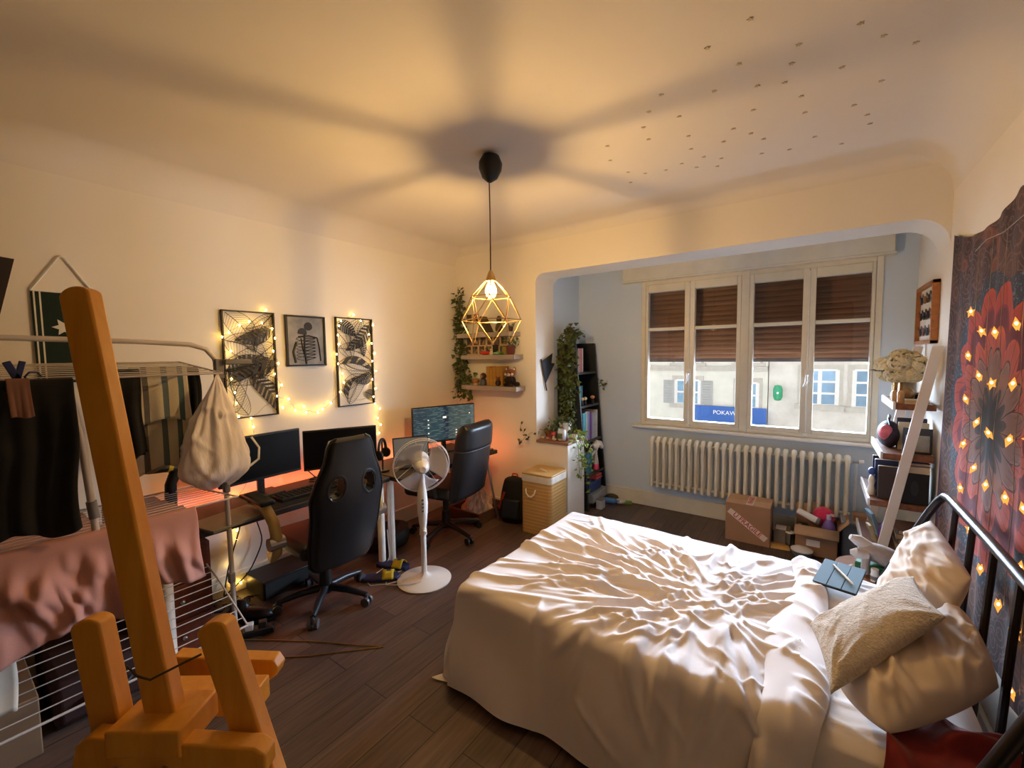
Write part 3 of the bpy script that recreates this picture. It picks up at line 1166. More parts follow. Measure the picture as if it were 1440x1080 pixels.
def monitor(label, c, yaw, w, h, foot_z, scr=None, group=None, tilt=0.0):
    """screen faces local +X"""
    m = thing('monitor', label, 'monitor', (c[0], c[1], foot_z), yaw, group)
    zc = c[2] - foot_z
    obj('housing', MB().box((-.012, 0, zc), (.024, w, h)).box((-.03, 0, zc - .02), (.02, w * .45, h * .5)), M_BLACK, m, bevel=.004)
    obj('screen', MB().box((.0015, 0, zc + .004), (.003, w - .016, h - .028)), scr or M_SCREEN, m)
    st = MB().bb((-.05, -.022, .01), (-.03, .022, zc))
    st.box((-.02, 0, .007), (.17, .21, .014))
    obj('stand', st, M_BLACK, m, bevel=.003)
    return m


monitor('black switched-off monitor partly behind the hanging white bag', (-2.895, 1.265, .918), .06, .515, .295, DZ)
monitor('black switched-off monitor behind the gaming chair', (-2.80, 1.765, .895), -.46, .50, .285, DZ)

# lit screen of the corner monitor: panes of an open program
t = NT('lit_program_window')
tc = t.n('ShaderNodeTexCoord')
sp = t.n('ShaderNodeSeparateXYZ')
t.l(tc.outputs['Object'], sp.inputs[0])
Y_, Z_ = sp.outputs[1], sp.outputs[2]
rows = t.math('FRACT', t.math('MULTIPLY', Z_, 62))
line = t.math('MULTIPLY', t.math('GREATER_THAN', rows, .55), t.math('GREATER_THAN', t.noise(t.coord((1, 14, 62)), 1.0, 2), .52))
colm = t.ramp(t.math('ADD', t.math('MULTIPLY', Y_, 1.72), .5), [(0, S(44, 62, 70)), (.18, S(52, 74, 80)), (.20, S(46, 70, 76)), (.47, S(20, 40, 56)), (.56, S(58, 74, 74)), (.66, S(70, 82, 78)), (.97, S(90, 100, 94))], 'CONSTANT')
colr = t.mix(t.math('MULTIPLY', line, .42), colm, S(150, 166, 160))
t.l(colr, t.b.inputs['Emission Color'])
t.b.inputs['Emission Strength'].default_value = .85
t.b.inputs['Base Color'].default_value = (.01, .01, .01, 1)
t.b.inputs['Roughness'].default_value = .3
m3 = monitor('lit monitor showing panes of dark program text on the corner desk', (-2.80, 2.83, .925), -.32, .64, .335, DZ, t.m)
mbi = MB()
for k, (y, z) in enumerate(((-.168, .115), (-.168, .075), (-.168, .045), (-.168, -.005), (-.168, -.055), (.26, .147), (.115, .0), (.115, -.025), (.115, -.05))):
    mbi.box((.004, y, z + .19), (.002, .012, .010))
mbi.box((.004, -.005, .13 + .19), (.002, .035, .018))
obj('screen_icons', mbi, emis('icon_white', S(250, 240, 220), 1.2), m3, smooth=0)

# laptops
M_ALU = mat('pale_laptop_shell', S(128, 122, 112), .4, .3, var=.05)
lp = thing('laptop', 'closed pale grey laptop at the front edge of the long desk', 'laptop', (-2.60, .96, DZ), .2)
obj('base', MB().box((0, 0, .006), (.235, .33, .011)), M_ALU, lp, bevel=.003)
obj('lid', MB().box((0, 0, .0145), (.237, .332, .006)), M_ALU, lp, bevel=.003)
lp2 = thing('laptop', 'small open laptop on the corner desk just behind the white fan', 'laptop', (-2.72, 2.36, DZ), -.5)
obj('base', MB().box((.08, 0, .008), (.2, .3, .014)), M_BLACK, lp2, bevel=.003)
obj('lid', MB().box((-.045, 0, .112), (.008, .30, .20), (0, -.2, 0)), M_BLACK, lp2, bevel=.003)
obj('screen', MB().box((-.0395, 0, .114), (.003, .28, .175), (0, -.2, 0)), emis('laptop_glow', S(88, 92, 92), .5), lp2)
lp3 = thing('laptop', 'closed silver laptop lying on the far right end of the corner desk', 'laptop', (-2.55, 2.98, DZ), .1)
obj('base', MB().box((0, 0, .006), (.23, .22, .010)), M_ALU, lp3, bevel=.003)
obj('lid', MB().box((0, 0, .0135), (.23, .22, .005)), M_ALU, lp3, bevel=.002)

# headphones on their stand
hp = thing('headphones', 'black headphones hanging on a stand beside the second monitor', 'headphones', (-2.72, 2.06, DZ), .5)
obj('stand', MB().cyl((0, 0, 0), (0, 0, .012), .05, n=20).cyl((0, 0, .01), (0, 0, .235), .007, n=8), M_BLACK, hp)
obj('headband', MB().tube([(0, .065 * math.cos(a), .165 + .085 * math.sin(a)) for a in [PI * k / 12 for k in range(13)]], .011, 8), M_BLACK, hp)
for s in (-1, 1):
    obj('ear_cup', MB().lathe([(.0, -.016), (.034, -.014), (.040, 0), (.034, .014), (0, .016)], (0, s * .066, .135), 16, (PI / 2, 0, 0)), M_BLACK, hp)
# mouse mat, keyboard, small items on the long desk
single('desk_mat', 'black mat lying on the long desk in front of the monitors', 'desk mat', MB().bb((-2.84, 1.14, DZ), (-2.56, 1.84, DZ + .004)), M_BLACKM)
kb = thing('keyboard', 'black keyboard on the mat between the monitors and the gaming chair', 'keyboard', (-2.70, 1.46, DZ + .004))
obj('case', MB().box((0, 0, .009), (.14, .42, .018)), M_BLACK, kb, bevel=.003)
mb = MB()
for i in range(5):
    for j in range(14):
        mb.box((-.05 + .025 * i, -.185 + .0285 * j, .021), (.019, .022, .007), None, .8)
obj('keys', mb, M_BLACKM, kb)
cr = thing('cable', 'thin black coiled cable lying on the long desk below the red glow', 'cable', (-2.88, 1.62, DZ))
obj('cord', MB().tube([(.05 * math.cos(k * .5) * (1 - k * .012), .06 * math.sin(k * .5), .004 + .0012 * k) for k in range(28)], .004, 6), M_BLACK, cr)
for s, (dy, dz) in enumerate(((0, 0),)):
    obj('plug', MB().tube([(.04, -.02, .03), (.04, -.06, .075), (.035, -.09, .11)], .004, 6), M_BLACK, cr)

# things under the long desk
M_DRAW = wood('red_brown_wood', S(92, 42, 26), S(120, 58, 34), (1, 10, 10), .5)
du = thing('drawer_unit', 'red-brown wooden drawer unit under the left end of the long desk', 'drawer unit', (-2.83, .72, 0))
obj('body', MB().bb((-3.04, .58, 0), (-2.63, .86, .58)), M_DRAW, du, world=True, bevel=.004)
for k in range(3):
    dd = obj('drawer', MB().bb((-2.63, .595, .03 + k * .19), (-2.615, .845, .205 + k * .19)), M_DRAW, du, world=True, bevel=.003)
    obj('knob', MB().ell((-2.605, .72, .12 + k * .19), .012, 10, 6), M_STEEL, dd, world=True)
pc = thing('computer_tower', 'black computer tower lying low under the long desk', 'computer', (-2.95, 1.4, 0))
obj('case', MB().bb((-3.08, 1.20, .0), (-2.83, 1.62, .12)), M_BLACK, pc, world=True, bevel=.006)
obj('front_panel', MB().bb((-2.83, 1.21, .01), (-2.822, 1.61, .11)), M_BLACKM, pc, world=True)
ps = thing('power_strip', 'dark power strip on the floor in front of the drying rack leg', 'power strip', (-2.56, .97, 0), -.5)
obj('body', MB().box((0, 0, .018), (.06, .30, .036)), M_BLACK, ps, bevel=.006)
for k in range(4):
    obj('plug', MB().box((0, -.10 + .065 * k, .052), (.04, .04, .035)), M_WPLASTIC if k == 2 else M_BLACK, ps, bevel=.004)
mb = MB()
rk = random.Random(5)
for i in range(9):
    p = [(-2.90 + rk.uniform(-.10, .08), 1.03 + rk.uniform(-.08, .06), .012 + .012 * rk.random())]
    for k in range(9):
        p.append((p[-1][0] + rk.uniform(-.04, .04), p[-1][1] + rk.uniform(-.04, .04), .010 + .03 * rk.random()))
    mb.tube(p, .0045, 6)
single('cable_tangle', 'tangle of black cables on the floor under the long desk', 'cables', mb, M_BLACK)['kind'] = 'stuff'
shoe_ = thing('shoe', 'black trainer lying on the floor under the gaming chair', 'shoe', (-2.69, 1.07, 0), .5)
obj('sole', MB().prism([(-.14, -.035), (-.10, -.045), (.05, -.05), (.13, -.03), (.145, 0), (.13, .035), (.05, .05), (-.10, .042), (-.14, .03)], 0, .025, lambda u, v, w: (u, v, w)), M_BLACKM, shoe_, bevel=.005)
obj('upper', MB().ell((.03, 0, .045), (.105, .043, .04), 14, 8).ell((-.075, 0, .065), (.06, .04, .058), 14, 8), M_BLACK, shoe_)
for k, (pts_, lab) in enumerate((
        ([(-3.085, 1.20, .62), (-3.08, 1.19, .45), (-3.075, 1.10, .20), (-3.06, 1.06, .03)], 'black cable hanging from the long desk in a straight drop down the wall'),
        ([(-3.085, 1.22, .62), (-3.07, 1.27, .5), (-3.07, 1.32, .3), (-3.06, 1.22, .12), (-3.04, 1.05, .03)], 'black cable bowing outward from the long desk before it reaches the floor'),
        ([(-3.09, .95, .52), (-3.09, 1.15, .50), (-3.09, 1.35, .515), (-3.09, 1.7, .62)], 'black cable strung sideways along the wall below the long desk'))):
    P_ = []
    for a, b in zip(pts_[:-1], pts_[1:]):
        for q in range(6):
            P_.append(Vector(a).lerp(Vector(b), q / 6))
    P_.append(Vector(pts_[-1]))
    for _ in range(3):
        P_ = [P_[0]] + [(P_[i - 1] + P_[i] * 2 + P_[i + 1]) / 4 for i in range(1, len(P_) - 1)] + [P_[-1]]
    single('hanging_cable', lab, 'cable', MB().tube(P_, .0045, 6), M_BLACK)
sb = thing('storage_bag', 'low black bag on the floor beneath the corner desk', 'bag', (-2.85, 2.17, 0))
obj('body', MB().grid(40, 24, lambda u, v: (-2.85 + .18 * math.cos(2 * PI * u) * (.75 + .25 * math.sin(PI * v)) * min(1, 6 * v + .2, 6 * (1 - v) + .02), 2.17 + .19 * math.sin(2 * PI * u) * min(1, 6 * v + .2, 6 * (1 - v) + .02), .17 * v + .012 * math.sin(9 * u * PI) * v * (1 - v)), True), M_BLACKM, sb, world=True)
obj('strap', MB().tube([(-2.82, 2.06, .165), (-2.80, 2.11, .21), (-2.80, 2.2, .215), (-2.82, 2.27, .165)], .010, 6), M_BLACK, sb, world=True)

# ------------------------------------------------------------------ swivel chair base shared by both chairs
def swivel_base(root, m, mcap, R, rot0, zseat):
    obj('gas_column', MB().cyl((0, 0, .09), (0, 0, zseat), .026, n=14).cyl((0, 0, .07), (0, 0, .22), .042, .036, n=14), M_BLACK, root)
    for k in range(5):
        a = rot0 + 2 * PI * k / 5
        d = Vector((math.cos(a), math.sin(a), 0))
        o = obj('base_arm', MB().tube([d * .03 + Vector((0, 0, .10)), d * (R * .55) + Vector((0, 0, .092)), d * R + Vector((0, 0, .068))], [.026, .022, .016], 10), m, root)
        mb = MB()
        s = d.cross(Vector((0, 0, 1)))
        for q in (-1, 1):
            mb.cyl(d * R + s * q * .010 + Vector((0, 0, .028)), d * R + s * q * .028 + Vector((0, 0, .028)), .028, n=14)
        mb.cyl(d * R + Vector((0, 0, .028)), d * R + Vector((0, 0, .07)), .010, n=8)
        obj('caster', mb, mcap, o)


# gaming chair: user faces local -X
gc = thing('gaming_chair', 'black gaming chair with two holes in its back and gold curved armrests', 'chair', (-2.50, 1.43, 0), -.06)
M_CAST = mat('grey_caster', S(92, 92, 98), .35, .4)
M_GCB = mat('black_chair_metal', S(34, 38, 46), .35, .3)
swivel_base(gc, M_GCB, M_CAST, .275, -.74, .40)
obj('seat', MB().box((-.02, 0, .44), (.46, .46, .09)), M_LEATHER, gc, bevel=.035, seg=4)
obj('seat_plate', MB().box((-.0, 0, .385), (.22, .2, .03)).cyl((.04, 0, .37), (.1, .2, .36), .008, n=8), M_BLACK, gc)
# back shell: outline in (y, z), two slots punched through
out = [(-.225, .0), (-.245, .16), (-.245, .30), (-.255, .42), (-.225, .52), (-.175, .62), (-.155, .715), (-.135, .745), (0, .755), (.135, .745), (.155, .715), (.175, .62), (.225, .52), (.255, .42), (.245, .30), (.245, .16), (.225, .0), (.19, -.035), (0, -.05), (-.19, -.035)]


def back_pt(y, z, w):
    # the shell curves round the sitter and leans back
    x = .235 + .16 * z - 0.9 * y * y + .045 * math.sin(z * 4) + w
    return (x, y, .360 + z * .985)


nu, nv = 40, 44
def outline_half(z):
    # half width at height z
    hs = [(-.05, .17), (.0, .225), (.16, .245), (.30, .245), (.42, .255), (.52, .225), (.62, .175), (.70, .155), (.74, .135), (.755, .10)]
    for (a, wa), (b, wb) in zip(hs[:-1], hs[1:]):
        if a <= z <= b:
            return .88 * (wa + (wb - wa) * (z - a) / (b - a))
    return .1


mb = MB()
verts = {}
zs = [-.05 + (.805) * j / (nv - 1) for j in range(nv)]
def hole(y, z):
    return ((abs(y) - .098) / .042) ** 2 + ((z - .475 + .25 * (abs(y) - .098)) / .062) ** 2 < 1


for side, w in ((0, .035), (1, -.045)):
    for j, z in enumerate(zs):
        hw = outline_half(z)
        for i in range(nu):
            y = hw * (-1 + 2 * i / (nu - 1))
            edge = min(1 - abs(y) / hw, (z + .05) / .10, (.755 - z) / .10)
            puff = w * min(1, (max(edge, 0) / .16)) ** .5
            verts[(side, i, j)] = len(mb.v)
            mb.v.append(back_pt(y, z, puff))
keep = set()
for j in range(nv - 1):
    for i in range(nu - 1):
        z = (zs[j] + zs[j + 1]) / 2
        y = outline_half(z) * (-1 + 2 * (i + .5) / (nu - 1))
        if not hole(y, z):
            keep.add((i, j))
for (i, j) in keep:
    a, b, c, d = [(i, j), (i + 1, j), (i + 1, j + 1), (i, j + 1)]
    mb.f.append(tuple(verts[(0,) + q] for q in (a, b, c, d)))
    mb.f.append(tuple(verts[(1,) + q] for q in (d, c, b, a)))
    for (p, q, ni, nj) in ((a, b, i, j - 1), (b, c, i + 1, j), (c, d, i, j + 1), (d, a, i - 1, j)):
        if (ni, nj) not in keep:
            mb.f.append((verts[(1,) + p], verts[(1,) + q], verts[(0,) + q], verts[(0,) + p]))
bk_ = obj('backrest', mb, M_LEATHER, gc, smooth=50)
# piping round the back and the slot rings
mb = MB()
N_ = 46
loop = []
for j in range(N_):
    z = -.05 + .805 * j / (N_ - 1)
    loop.append(back_pt(outline_half(z), z, .012))
mb.tube(loop, .006, 6)
mb.tube([(x, -y, z) for x, y, z in loop], .006, 6)
obj('piping', mb, M_BLACK, bk_)
for s in (-1, 1):
    ringp = []
    for k in range(24):
        a = 2 * PI * k / 24
        y = .098 + .050 * math.cos(a)
        z = .475 + .072 * math.sin(a) - .25 * (y - .098)
        ringp.append(back_pt(s * y, z, .026))
    obj('slot_ring', MB().tube(ringp, .012, 8, closed=True), M_BLACK, bk_)
M_GOLD = mat('beige_gold_paint', S(186, 158, 96), .35, .25, var=.06)
for s in (-1, 1):
    ar = obj('armrest', MB().tube([(-.20, s * .325, .705), (-.10, s * .33, .718), (.02, s * .332, .705), (.10, s * .328, .64), (.12, s * .322, .55), (.08, s * .312, .455), (-.01, s * .300, .39), (-.10, s * .285, .40)], [.014, .024, .028, .030, .030, .028, .024, .014], 10), M_GOLD, gc)
    obj('arm_pad', MB().box((-.08, s * .33, .740), (.26, .08, .032)), M_BLACK, ar, bevel=.013, seg=3)
    obj('arm_joint', MB().cyl((.115, s * .285, .53), (.115, s * .365, .53), .036, n=18), M_STEEL, ar)

# office chair
oc = thing('office_chair', 'tall black padded office chair with its back to the room at the corner desk', 'chair', (-2.585, 2.60, 0), .16)
swivel_base(oc, M_BLACK, M_BLACK, .30, -.30, .38)
obj('seat', MB().box((-.03, 0, .43), (.48, .48, .10)), M_LEATHER, oc, bevel=.04, seg=4)
obj('seat_plate', MB().box((0, 0, .37), (.2, .2, .03)), M_BLACK, oc)
zs_ = lambda v: .38 + .62 * v


def ocb(u, v):
    a = 2 * PI * u
    # rounded-rectangle cross-section, wider low, taller and rounder top
    hw = .235 - .02 * v - .05 * max(0, v - .9) * 8 * .4
    tk = .055 + .02 * math.sin(PI * v) + (.012 if v > .68 else 0)
    if v > .94:
        tk *= math.sqrt(max(.02, 1 - ((v - .94) / .065) ** 2))
    if v < .03:
        tk *= .5
    ca, sa = math.cos(a), math.sin(a)
    y = hw * math.copysign(abs(sa) ** .45, sa)
    x = tk * math.copysign(abs(ca) ** .6, ca)
    return (.235 + .10 * v - .55 * y * y * (.6) + x, y, zs_(v))


ob = obj('backrest', MB().grid(48, 40, ocb, True), M_LEATHER, oc, smooth=70)
mb = MB()
seam = [ocb(k / 47, .665) for k in range(48)]
mb.tube([Vector(p) + Vector((.002 if p[0] > .29 else 0, 0, 0)) for p in seam], .0035, 6, closed=True)
obj('seam', mb, mat('grey_seam', S(72, 72, 74), .5), ob)
obj('cap', MB().grid(48, 2, lambda u, v: (lambda p, q: (q[0] + (p[0] - q[0]) * v, p[1] * v, p[2]))(ocb(u, 1), (.335, 0, 0)), True), M_LEATHER, ob)
for s in (-1, 1):
    ar = obj('armrest', MB().tube([(.10, s * .27, .42), (.06, s * .275, .56), (.05, s * .275, .61)], .018, 8), M_BLACK, oc)
    obj('arm_pad', MB().box((-.02, s * .275, .625), (.27, .06, .03)), M_BLACK, ar, bevel=.012)
obj('back_bracket', MB().tube([(.02, 0, .37), (.2, 0, .36), (.28, 0, .45)], .022, 8), M_BLACK, oc)

# ------------------------------------------------------------------ pedestal fan
fan = thing('pedestal_fan', 'white pedestal fan with translucent blades standing beside the bed foot', 'fan', (-2.18, 1.967, 0))
M_FAN = mat('fan_white', S(232, 230, 230), .3, var=.015)
obj('base', MB().lathe([(.0, 0), (.182, 0), (.185, .008), (.165, .018), (.06, .028), (.03, .045), (.022, .06), (.0, .06)], n=48), M_FAN, fan)
obj('pole', MB().cyl((0, 0, .05), (0, 0, .34), .019, n=18).cyl((0, 0, .325), (0, 0, .375), .026, .023, n=18), M_FAN, fan)
obj('grip', MB().lathe([(.021, .37), (.026, .40), (.034, .48), (.036, .55), (.031, .62), (.022, .68), (.019, .75), (.0, .76)], n=24), M_FAN, fan)
obj('collar_knob', MB().cyl((.02, -.01, .35), (.045, -.022, .35), .010, n=12), M_FAN, fan)
mb = MB()
for k in range(4):
    mb.box((.027, -.022, .50 + .025 * k), (.012, .014, .012), (0, 0, -.7))
obj('buttons', mb, M_GREYPL, fan)
FA = math.radians(-36)
fd = Vector((math.cos(FA) * .985, math.sin(FA) * .985, -.17)).normalized()
Q = fd.to_track_quat('Z', 'Y').to_matrix()
hc = Vector((0, 0, .815))
hd = obj('motor_head', MB().lathe([(0, -.12), (.05, -.115), (.062, -.08), (.06, -.02), (.03, .0)], hc, 28, Q), M_FAN, fan)
M_BLADE = translucent('clear_fan_plastic', S(206, 202, 204), .42, .3)
for k in range(3):
    a0_ = 2.2 + k * 2 * PI / 3

    def bl(u, v, a0_=a0_):
        r = .035 + .140 * v
        a = a0_ + (u - .5) * (1.15 + .72 * v) + .25 * v
        return hc + Q @ Vector((r * math.cos(a), r * math.sin(a), .035 - .05 * (u - .5) * (.4 + v)))
    obj('blade', MB().grid(12, 10, bl), M_BLADE, hd, solid=.002)
obj('spinner', MB().lathe([(.046, .005), (.050, .03), (.046, .06), (.034, .085), (.020, .095), (.012, .093), (.0, .093)], hc, 28, Q), M_FAN, hd)
mb = MB()
for (r, z) in ((.185, .035), (.188, .012)):
    mb.tube([hc + Q @ Vector((r * math.cos(2 * PI * k / 56), r * math.sin(2 * PI * k / 56), z)) for k in range(56)], .0028, 6, closed=True)
for k in range(0, 56, 4):
    a = 2 * PI * k / 56
    mb.cyl(hc + Q @ Vector((.186 * math.cos(a), .186 * math.sin(a), .035)), hc + Q @ Vector((.055 * math.cos(a), .055 * math.sin(a), -.05)), .0011, n=4)
obj('rim_ring', mb, translucent('guard_plastic', S(236, 232, 232), .75, .3), hd)
obj('power_cord', MB().tube([(.015, -.012, .33), (.030, -.02, .22), (.022, -.02, .12), (.03, -.03, .06), (.05, -.08, .035), (.0, -.14, .028), (-.06, -.17, .02), (-.16, -.20, .004), (-.26, -.12, .004), (-.22, .0, .004), (-.3, .08, .004)], .0028, 6), M_WPLASTIC, fan)

# slide sandals beside the fan
M_NAVY = mat('navy_rubber', S(34, 40, 84), .6, var=.1)
M_YEL = mat('yellow_strap', S(196, 172, 32), .6, var=.06)
for (x, y, r, lab) in ((-2.43, 1.80, .75, 'navy slide sandal with yellow strap nearest the gaming chair caster'), (-2.50, 1.96, .35, 'navy slide sandal with yellow strap beside the white desk legs')):
    sd = thing('slide_sandal', lab, 'sandal', (x, y, 0), r)
    obj('sole', MB().prism([(-.13, -.03), (-.09, -.043), (.04, -.05), (.11, -.035), (.13, 0), (.11, .04), (.04, .05), (-.09, .04), (-.13, .028)], 0, .028, lambda u, v, w: (u, v, w)), M_NAVY, sd, bevel=.006)
    obj('strap', MB().grid(12, 5, lambda u, v: (.01 + .075 * v, -.05 + .1 * u, .022 + .042 * math.sin(PI * u))), M_YEL, sd, solid=.005)
    obj('logo', MB().grid(5, 3, lambda u, v: (.035 + .03 * v, -.012 + .024 * u, .0685 - .006 * abs(u - .5))), M_NAVY, sd)
single('white_cable', 'thin white cable looped on the floor between sandals and fan', 'cable', MB().tube([(-2.60, 1.99, .25), (-2.585, 1.99, .05), (-2.55, 1.93, .005), (-2.50, 1.72, .004), (-2.42, 1.70, .004), (-2.34, 1.78, .004), (-2.30, 1.86, .004)], .0026, 6), M_WPLASTIC)
M_BRASS = mat('bent_gold_wire', S(176, 140, 72), .3, .8)
single('gold_wire', 'long thin gold wire bent in a narrow V on the bare floor', 'wire', MB().tube([(-2.54, .953, .004), (-2.2, 1.17, .004), (-1.95, 1.30, .004), (-1.845, 1.364, .004), (-1.86, 1.345, .004), (-2.1, 1.10, .004), (-2.34, .905, .004)], .0028, 6), M_BRASS)

# backpack and paper bag in the corner
bp = thing('backpack', 'black backpack with a red stripe leaning against the wall beside the laundry basket', 'backpack', (-2.27, 3.16, 0), (math.radians(-8), 0, .25))


def bpf(u, v):
    a = 2 * PI * u
    w = .135 * (1 - .35 * v ** 3) * min(1, 5 * v + .55) * (1 if v < .9 else math.sqrt(max(.03, 1 - ((v - .9) / .1) ** 2)))
    d = .085 * (1 - .5 * v) * min(1, 5 * v + .55) * (1 if v < .9 else math.sqrt(max(.03, 1 - ((v - .9) / .1) ** 2)))
    ca, sa = math.cos(a), math.sin(a)
    return (w * math.copysign(abs(ca) ** .6, ca), d * math.copysign(abs(sa) ** .7, sa), .42 * v)


obj('body', MB().grid(32, 28, bpf, True), M_BLACKM, bp)
obj('front_pocket', MB().box((.0, -.085, .13), (.18, .05, .18)), M_BLACK, bp, bevel=.02, seg=3)
obj('red_stripe', MB().box((-.09, -.085, .20), (.018, .02, .16), (0, .28, 0)), mat('red_piping', S(170, 40, 24), .6), bp, bevel=.004)
obj('handle', MB().tube([(-.03, 0, .41), (-.02, 0, .44), (.02, 0, .44), (.03, 0, .41)], .007, 6), mat('red_handle', S(190, 50, 30), .6), bp)
M_PAPER = mat('crumpled_pale_cloth', S(222, 204, 192), .85, var=.06, bump=.2, bs=60)
bg = MB()


def heap(u, v):
    a = 2 * PI * u
    r = (1 - v) ** .55
    n_ = .04 * math.sin(5 * a + 7 * v) + .03 * math.sin(9 * a - 11 * v + 1) + .02 * math.sin(17 * a + 5 * v)
    return (-2.66 + .15 * r * math.cos(a) * (1 + n_ * 2), 3.115 + .165 * r * math.sin(a) * (1 + n_ * 2), .014 + .23 * v ** .8 + n_ * .8 * v)


single('cloth_heap', 'crumpled pale cloth bundle on the floor under the right end of the corner desk', 'cloth', bg.grid(60, 22, heap, True), M_PAPER)
hx = MB().bb((-2.86, 2.90, 0), (-2.46, 2.92, .10)).bb((-2.86, 3.31, 0), (-2.46, 3.33, .10)).bb((-2.86, 2.92, 0), (-2.84, 3.31, .10)).bb((-2.48, 2.92, 0), (-2.46, 3.31, .10)).bb((-2.84, 2.92, 0), (-2.48, 3.31, .012))
single('shallow_box', 'shallow brown box holding the pale cloth bundle under the corner desk', 'box', hx, mat('brown_card', S(92, 62, 44), .8))
# ================================================================== left wall pictures
XW = XL + .004
M_FRAMEM = mat('dark_frame_metal', S(34, 28, 24), .45, .4)
M_INK = mat('black_ink_metal', S(52, 47, 42), .6, .3)


def leaf_panel(label, y0, y1, z0, z1, seed, leaves):
    """open metal frame filled with outlined and striped leaves; lies in the y-z plane"""
    pn_ = thing('leaf_wall_panel', label, 'wall art', (XL + .02, (y0 + y1) / 2, (z0 + z1) / 2), 0, None)
    mb = MB()
    for (a, b) in (((y0, z0), (y1, z0)), ((y1, z0), (y1, z1)), ((y1, z1), (y0, z1)), ((y0, z1), (y0, z0))):
        mb.bb((XL + .004, min(a[0], b[0]) - .004, min(a[1], b[1]) - .004), (XL + .026, max(a[0], b[0]) + .004, max(a[1], b[1]) + .004))
    obj('frame', mb, M_FRAMEM, pn_, world=True)

    def clip(p):
        return (min(max(p[0], y0 + .002), y1 - .002), min(max(p[1], z0 + .002), z1 - .002))

    def pt(c, ang, L, w, u, v):
        """u 0..1 along, v -1..1 across"""
        prof_ = w * math.sin(PI * min(1, max(0, u)) ** .8) ** .8
        bend = .10 * L * math.sin(PI * u)
        a, b = u * L, v * prof_ + bend
        return (c[0] + a * math.cos(ang) - b * math.sin(ang), c[1] + a * math.sin(ang) + b * math.cos(ang))

    def inside(p):
        return y0 < p[0] < y1 and z0 < p[1] < z1
    k_ = 0
    for (cy_, cz_, ang, L, w, style) in leaves:
        c = (y0 + cy_ * (y1 - y0), z0 + cz_ * (z1 - z0))
        ang = math.radians(ang)
        mb = MB()
        x_ = XL + .012 + .0008 * (k_ % 9)
        k_ += 1

        def seg(p, q, r):
            if inside(p) and inside(q):
                mb.cyl((x_, p[0], p[1]), (x_, q[0], q[1]), r, n=4)
        N_ = 18
        for v in (-1, 1):
            for i in range(N_):
                seg(pt(c, ang, L, w, i / N_, v), pt(c, ang, L, w, (i + 1) / N_, v), .0016)
        for i in range(N_):
            seg(pt(c, ang, L, w, i / N_, 0), pt(c, ang, L, w, (i + 1) / N_, 0), .0022)
        if style == 'veins':
            n = int(L / .017)
            for i in range(1, n):
                u = i / n
                for v in (-1, 1):
                    seg(pt(c, ang, L, w, u, 0), pt(c, ang, L, w, min(1, u + .13), v * .98), .0008)
        else:
            n = 9 if style == 'stripes' else 4
            for i in range(n):
                u0 = .08 + .84 * i / n
                u1 = u0 + .84 / n * (.58 if style == 'stripes' else .62)
                for sgn in ((-1, 1) if style == 'stripes' else (1,)):
                    q = [pt(c, ang, L, w, u0, 0), pt(c, ang, L, w, u1, 0), pt(c, ang, L, w, min(1, u1 + .10), sgn * .98), pt(c, ang, L, w, min(1, u0 + .10), sgn * .98)]
                    q = [clip(p) for p in q]
                    mb.prism(q, 0, .0015, lambda u, v, w_: (x_ + w_, u, v))
        if mb.v:
            obj('leaf', mb, M_INK, pn_, world=True, smooth=0)
    return pn_


leaf_panel('larger leaf panel in a black frame nearer the drying rack', 1.157, 1.475, 1.157, 1.862, 1, [
    (.02, 1.0, -55, .33, .075, 'veins'), (.62, .68, 62, .24, .045, 'veins'), (.98, .98, -150, .20, .05, 'veins'), (.99, .86, 200, .26, .05, 'stripes'),
    (.02, .73, -28, .30, .085, 'veins'), (.98, .70, 205, .42, .085, 'veins'), (.95, .60, 215, .34, .075, 'veins'), (.02, .36, 28, .30, .07, 'stripes'),
    (.45, .38, 15, .28, .05, 'fan'), (.99, .50, 190, .24, .045, 'fan'), (.40, .02, 108, .34, .07, 'veins'), (.45, .40, -55, .36, .058, 'stripes'), (.5, .42, -25, .26, .08, 'veins'), (.12, .05, 70, .30, .06, 'veins')])
leaf_panel('narrower leaf panel in a black frame nearer the corner', 1.952, 2.282, 1.156, 1.866, 2, [
    (.02, .94, -30, .20, .05, 'stripes'), (.03, .84, -60, .26, .06, 'veins'), (.98, .97, 225, .34, .055, 'stripes'), (.35, .70, 60, .26, .06, 'veins'), (.55, .66, 75, .26, .07, 'veins'),
    (.05, .66, -22, .36, .075, 'veins'), (.62, .78, -75, .16, .035, 'stripes'), (.02, .48, -12, .34, .06, 'fan'), (.98, .36, 200, .18, .045, 'stripes'), (.97, .40, 165, .28, .06, 'veins'),
    (.25, .08, 62, .20, .055, 'fan'), (.28, .02, 50, .32, .06, 'veins'), (.75, .14, -35, .12, .04, 'stripes'), (.10, .18, 25, .26, .05, 'veins')])

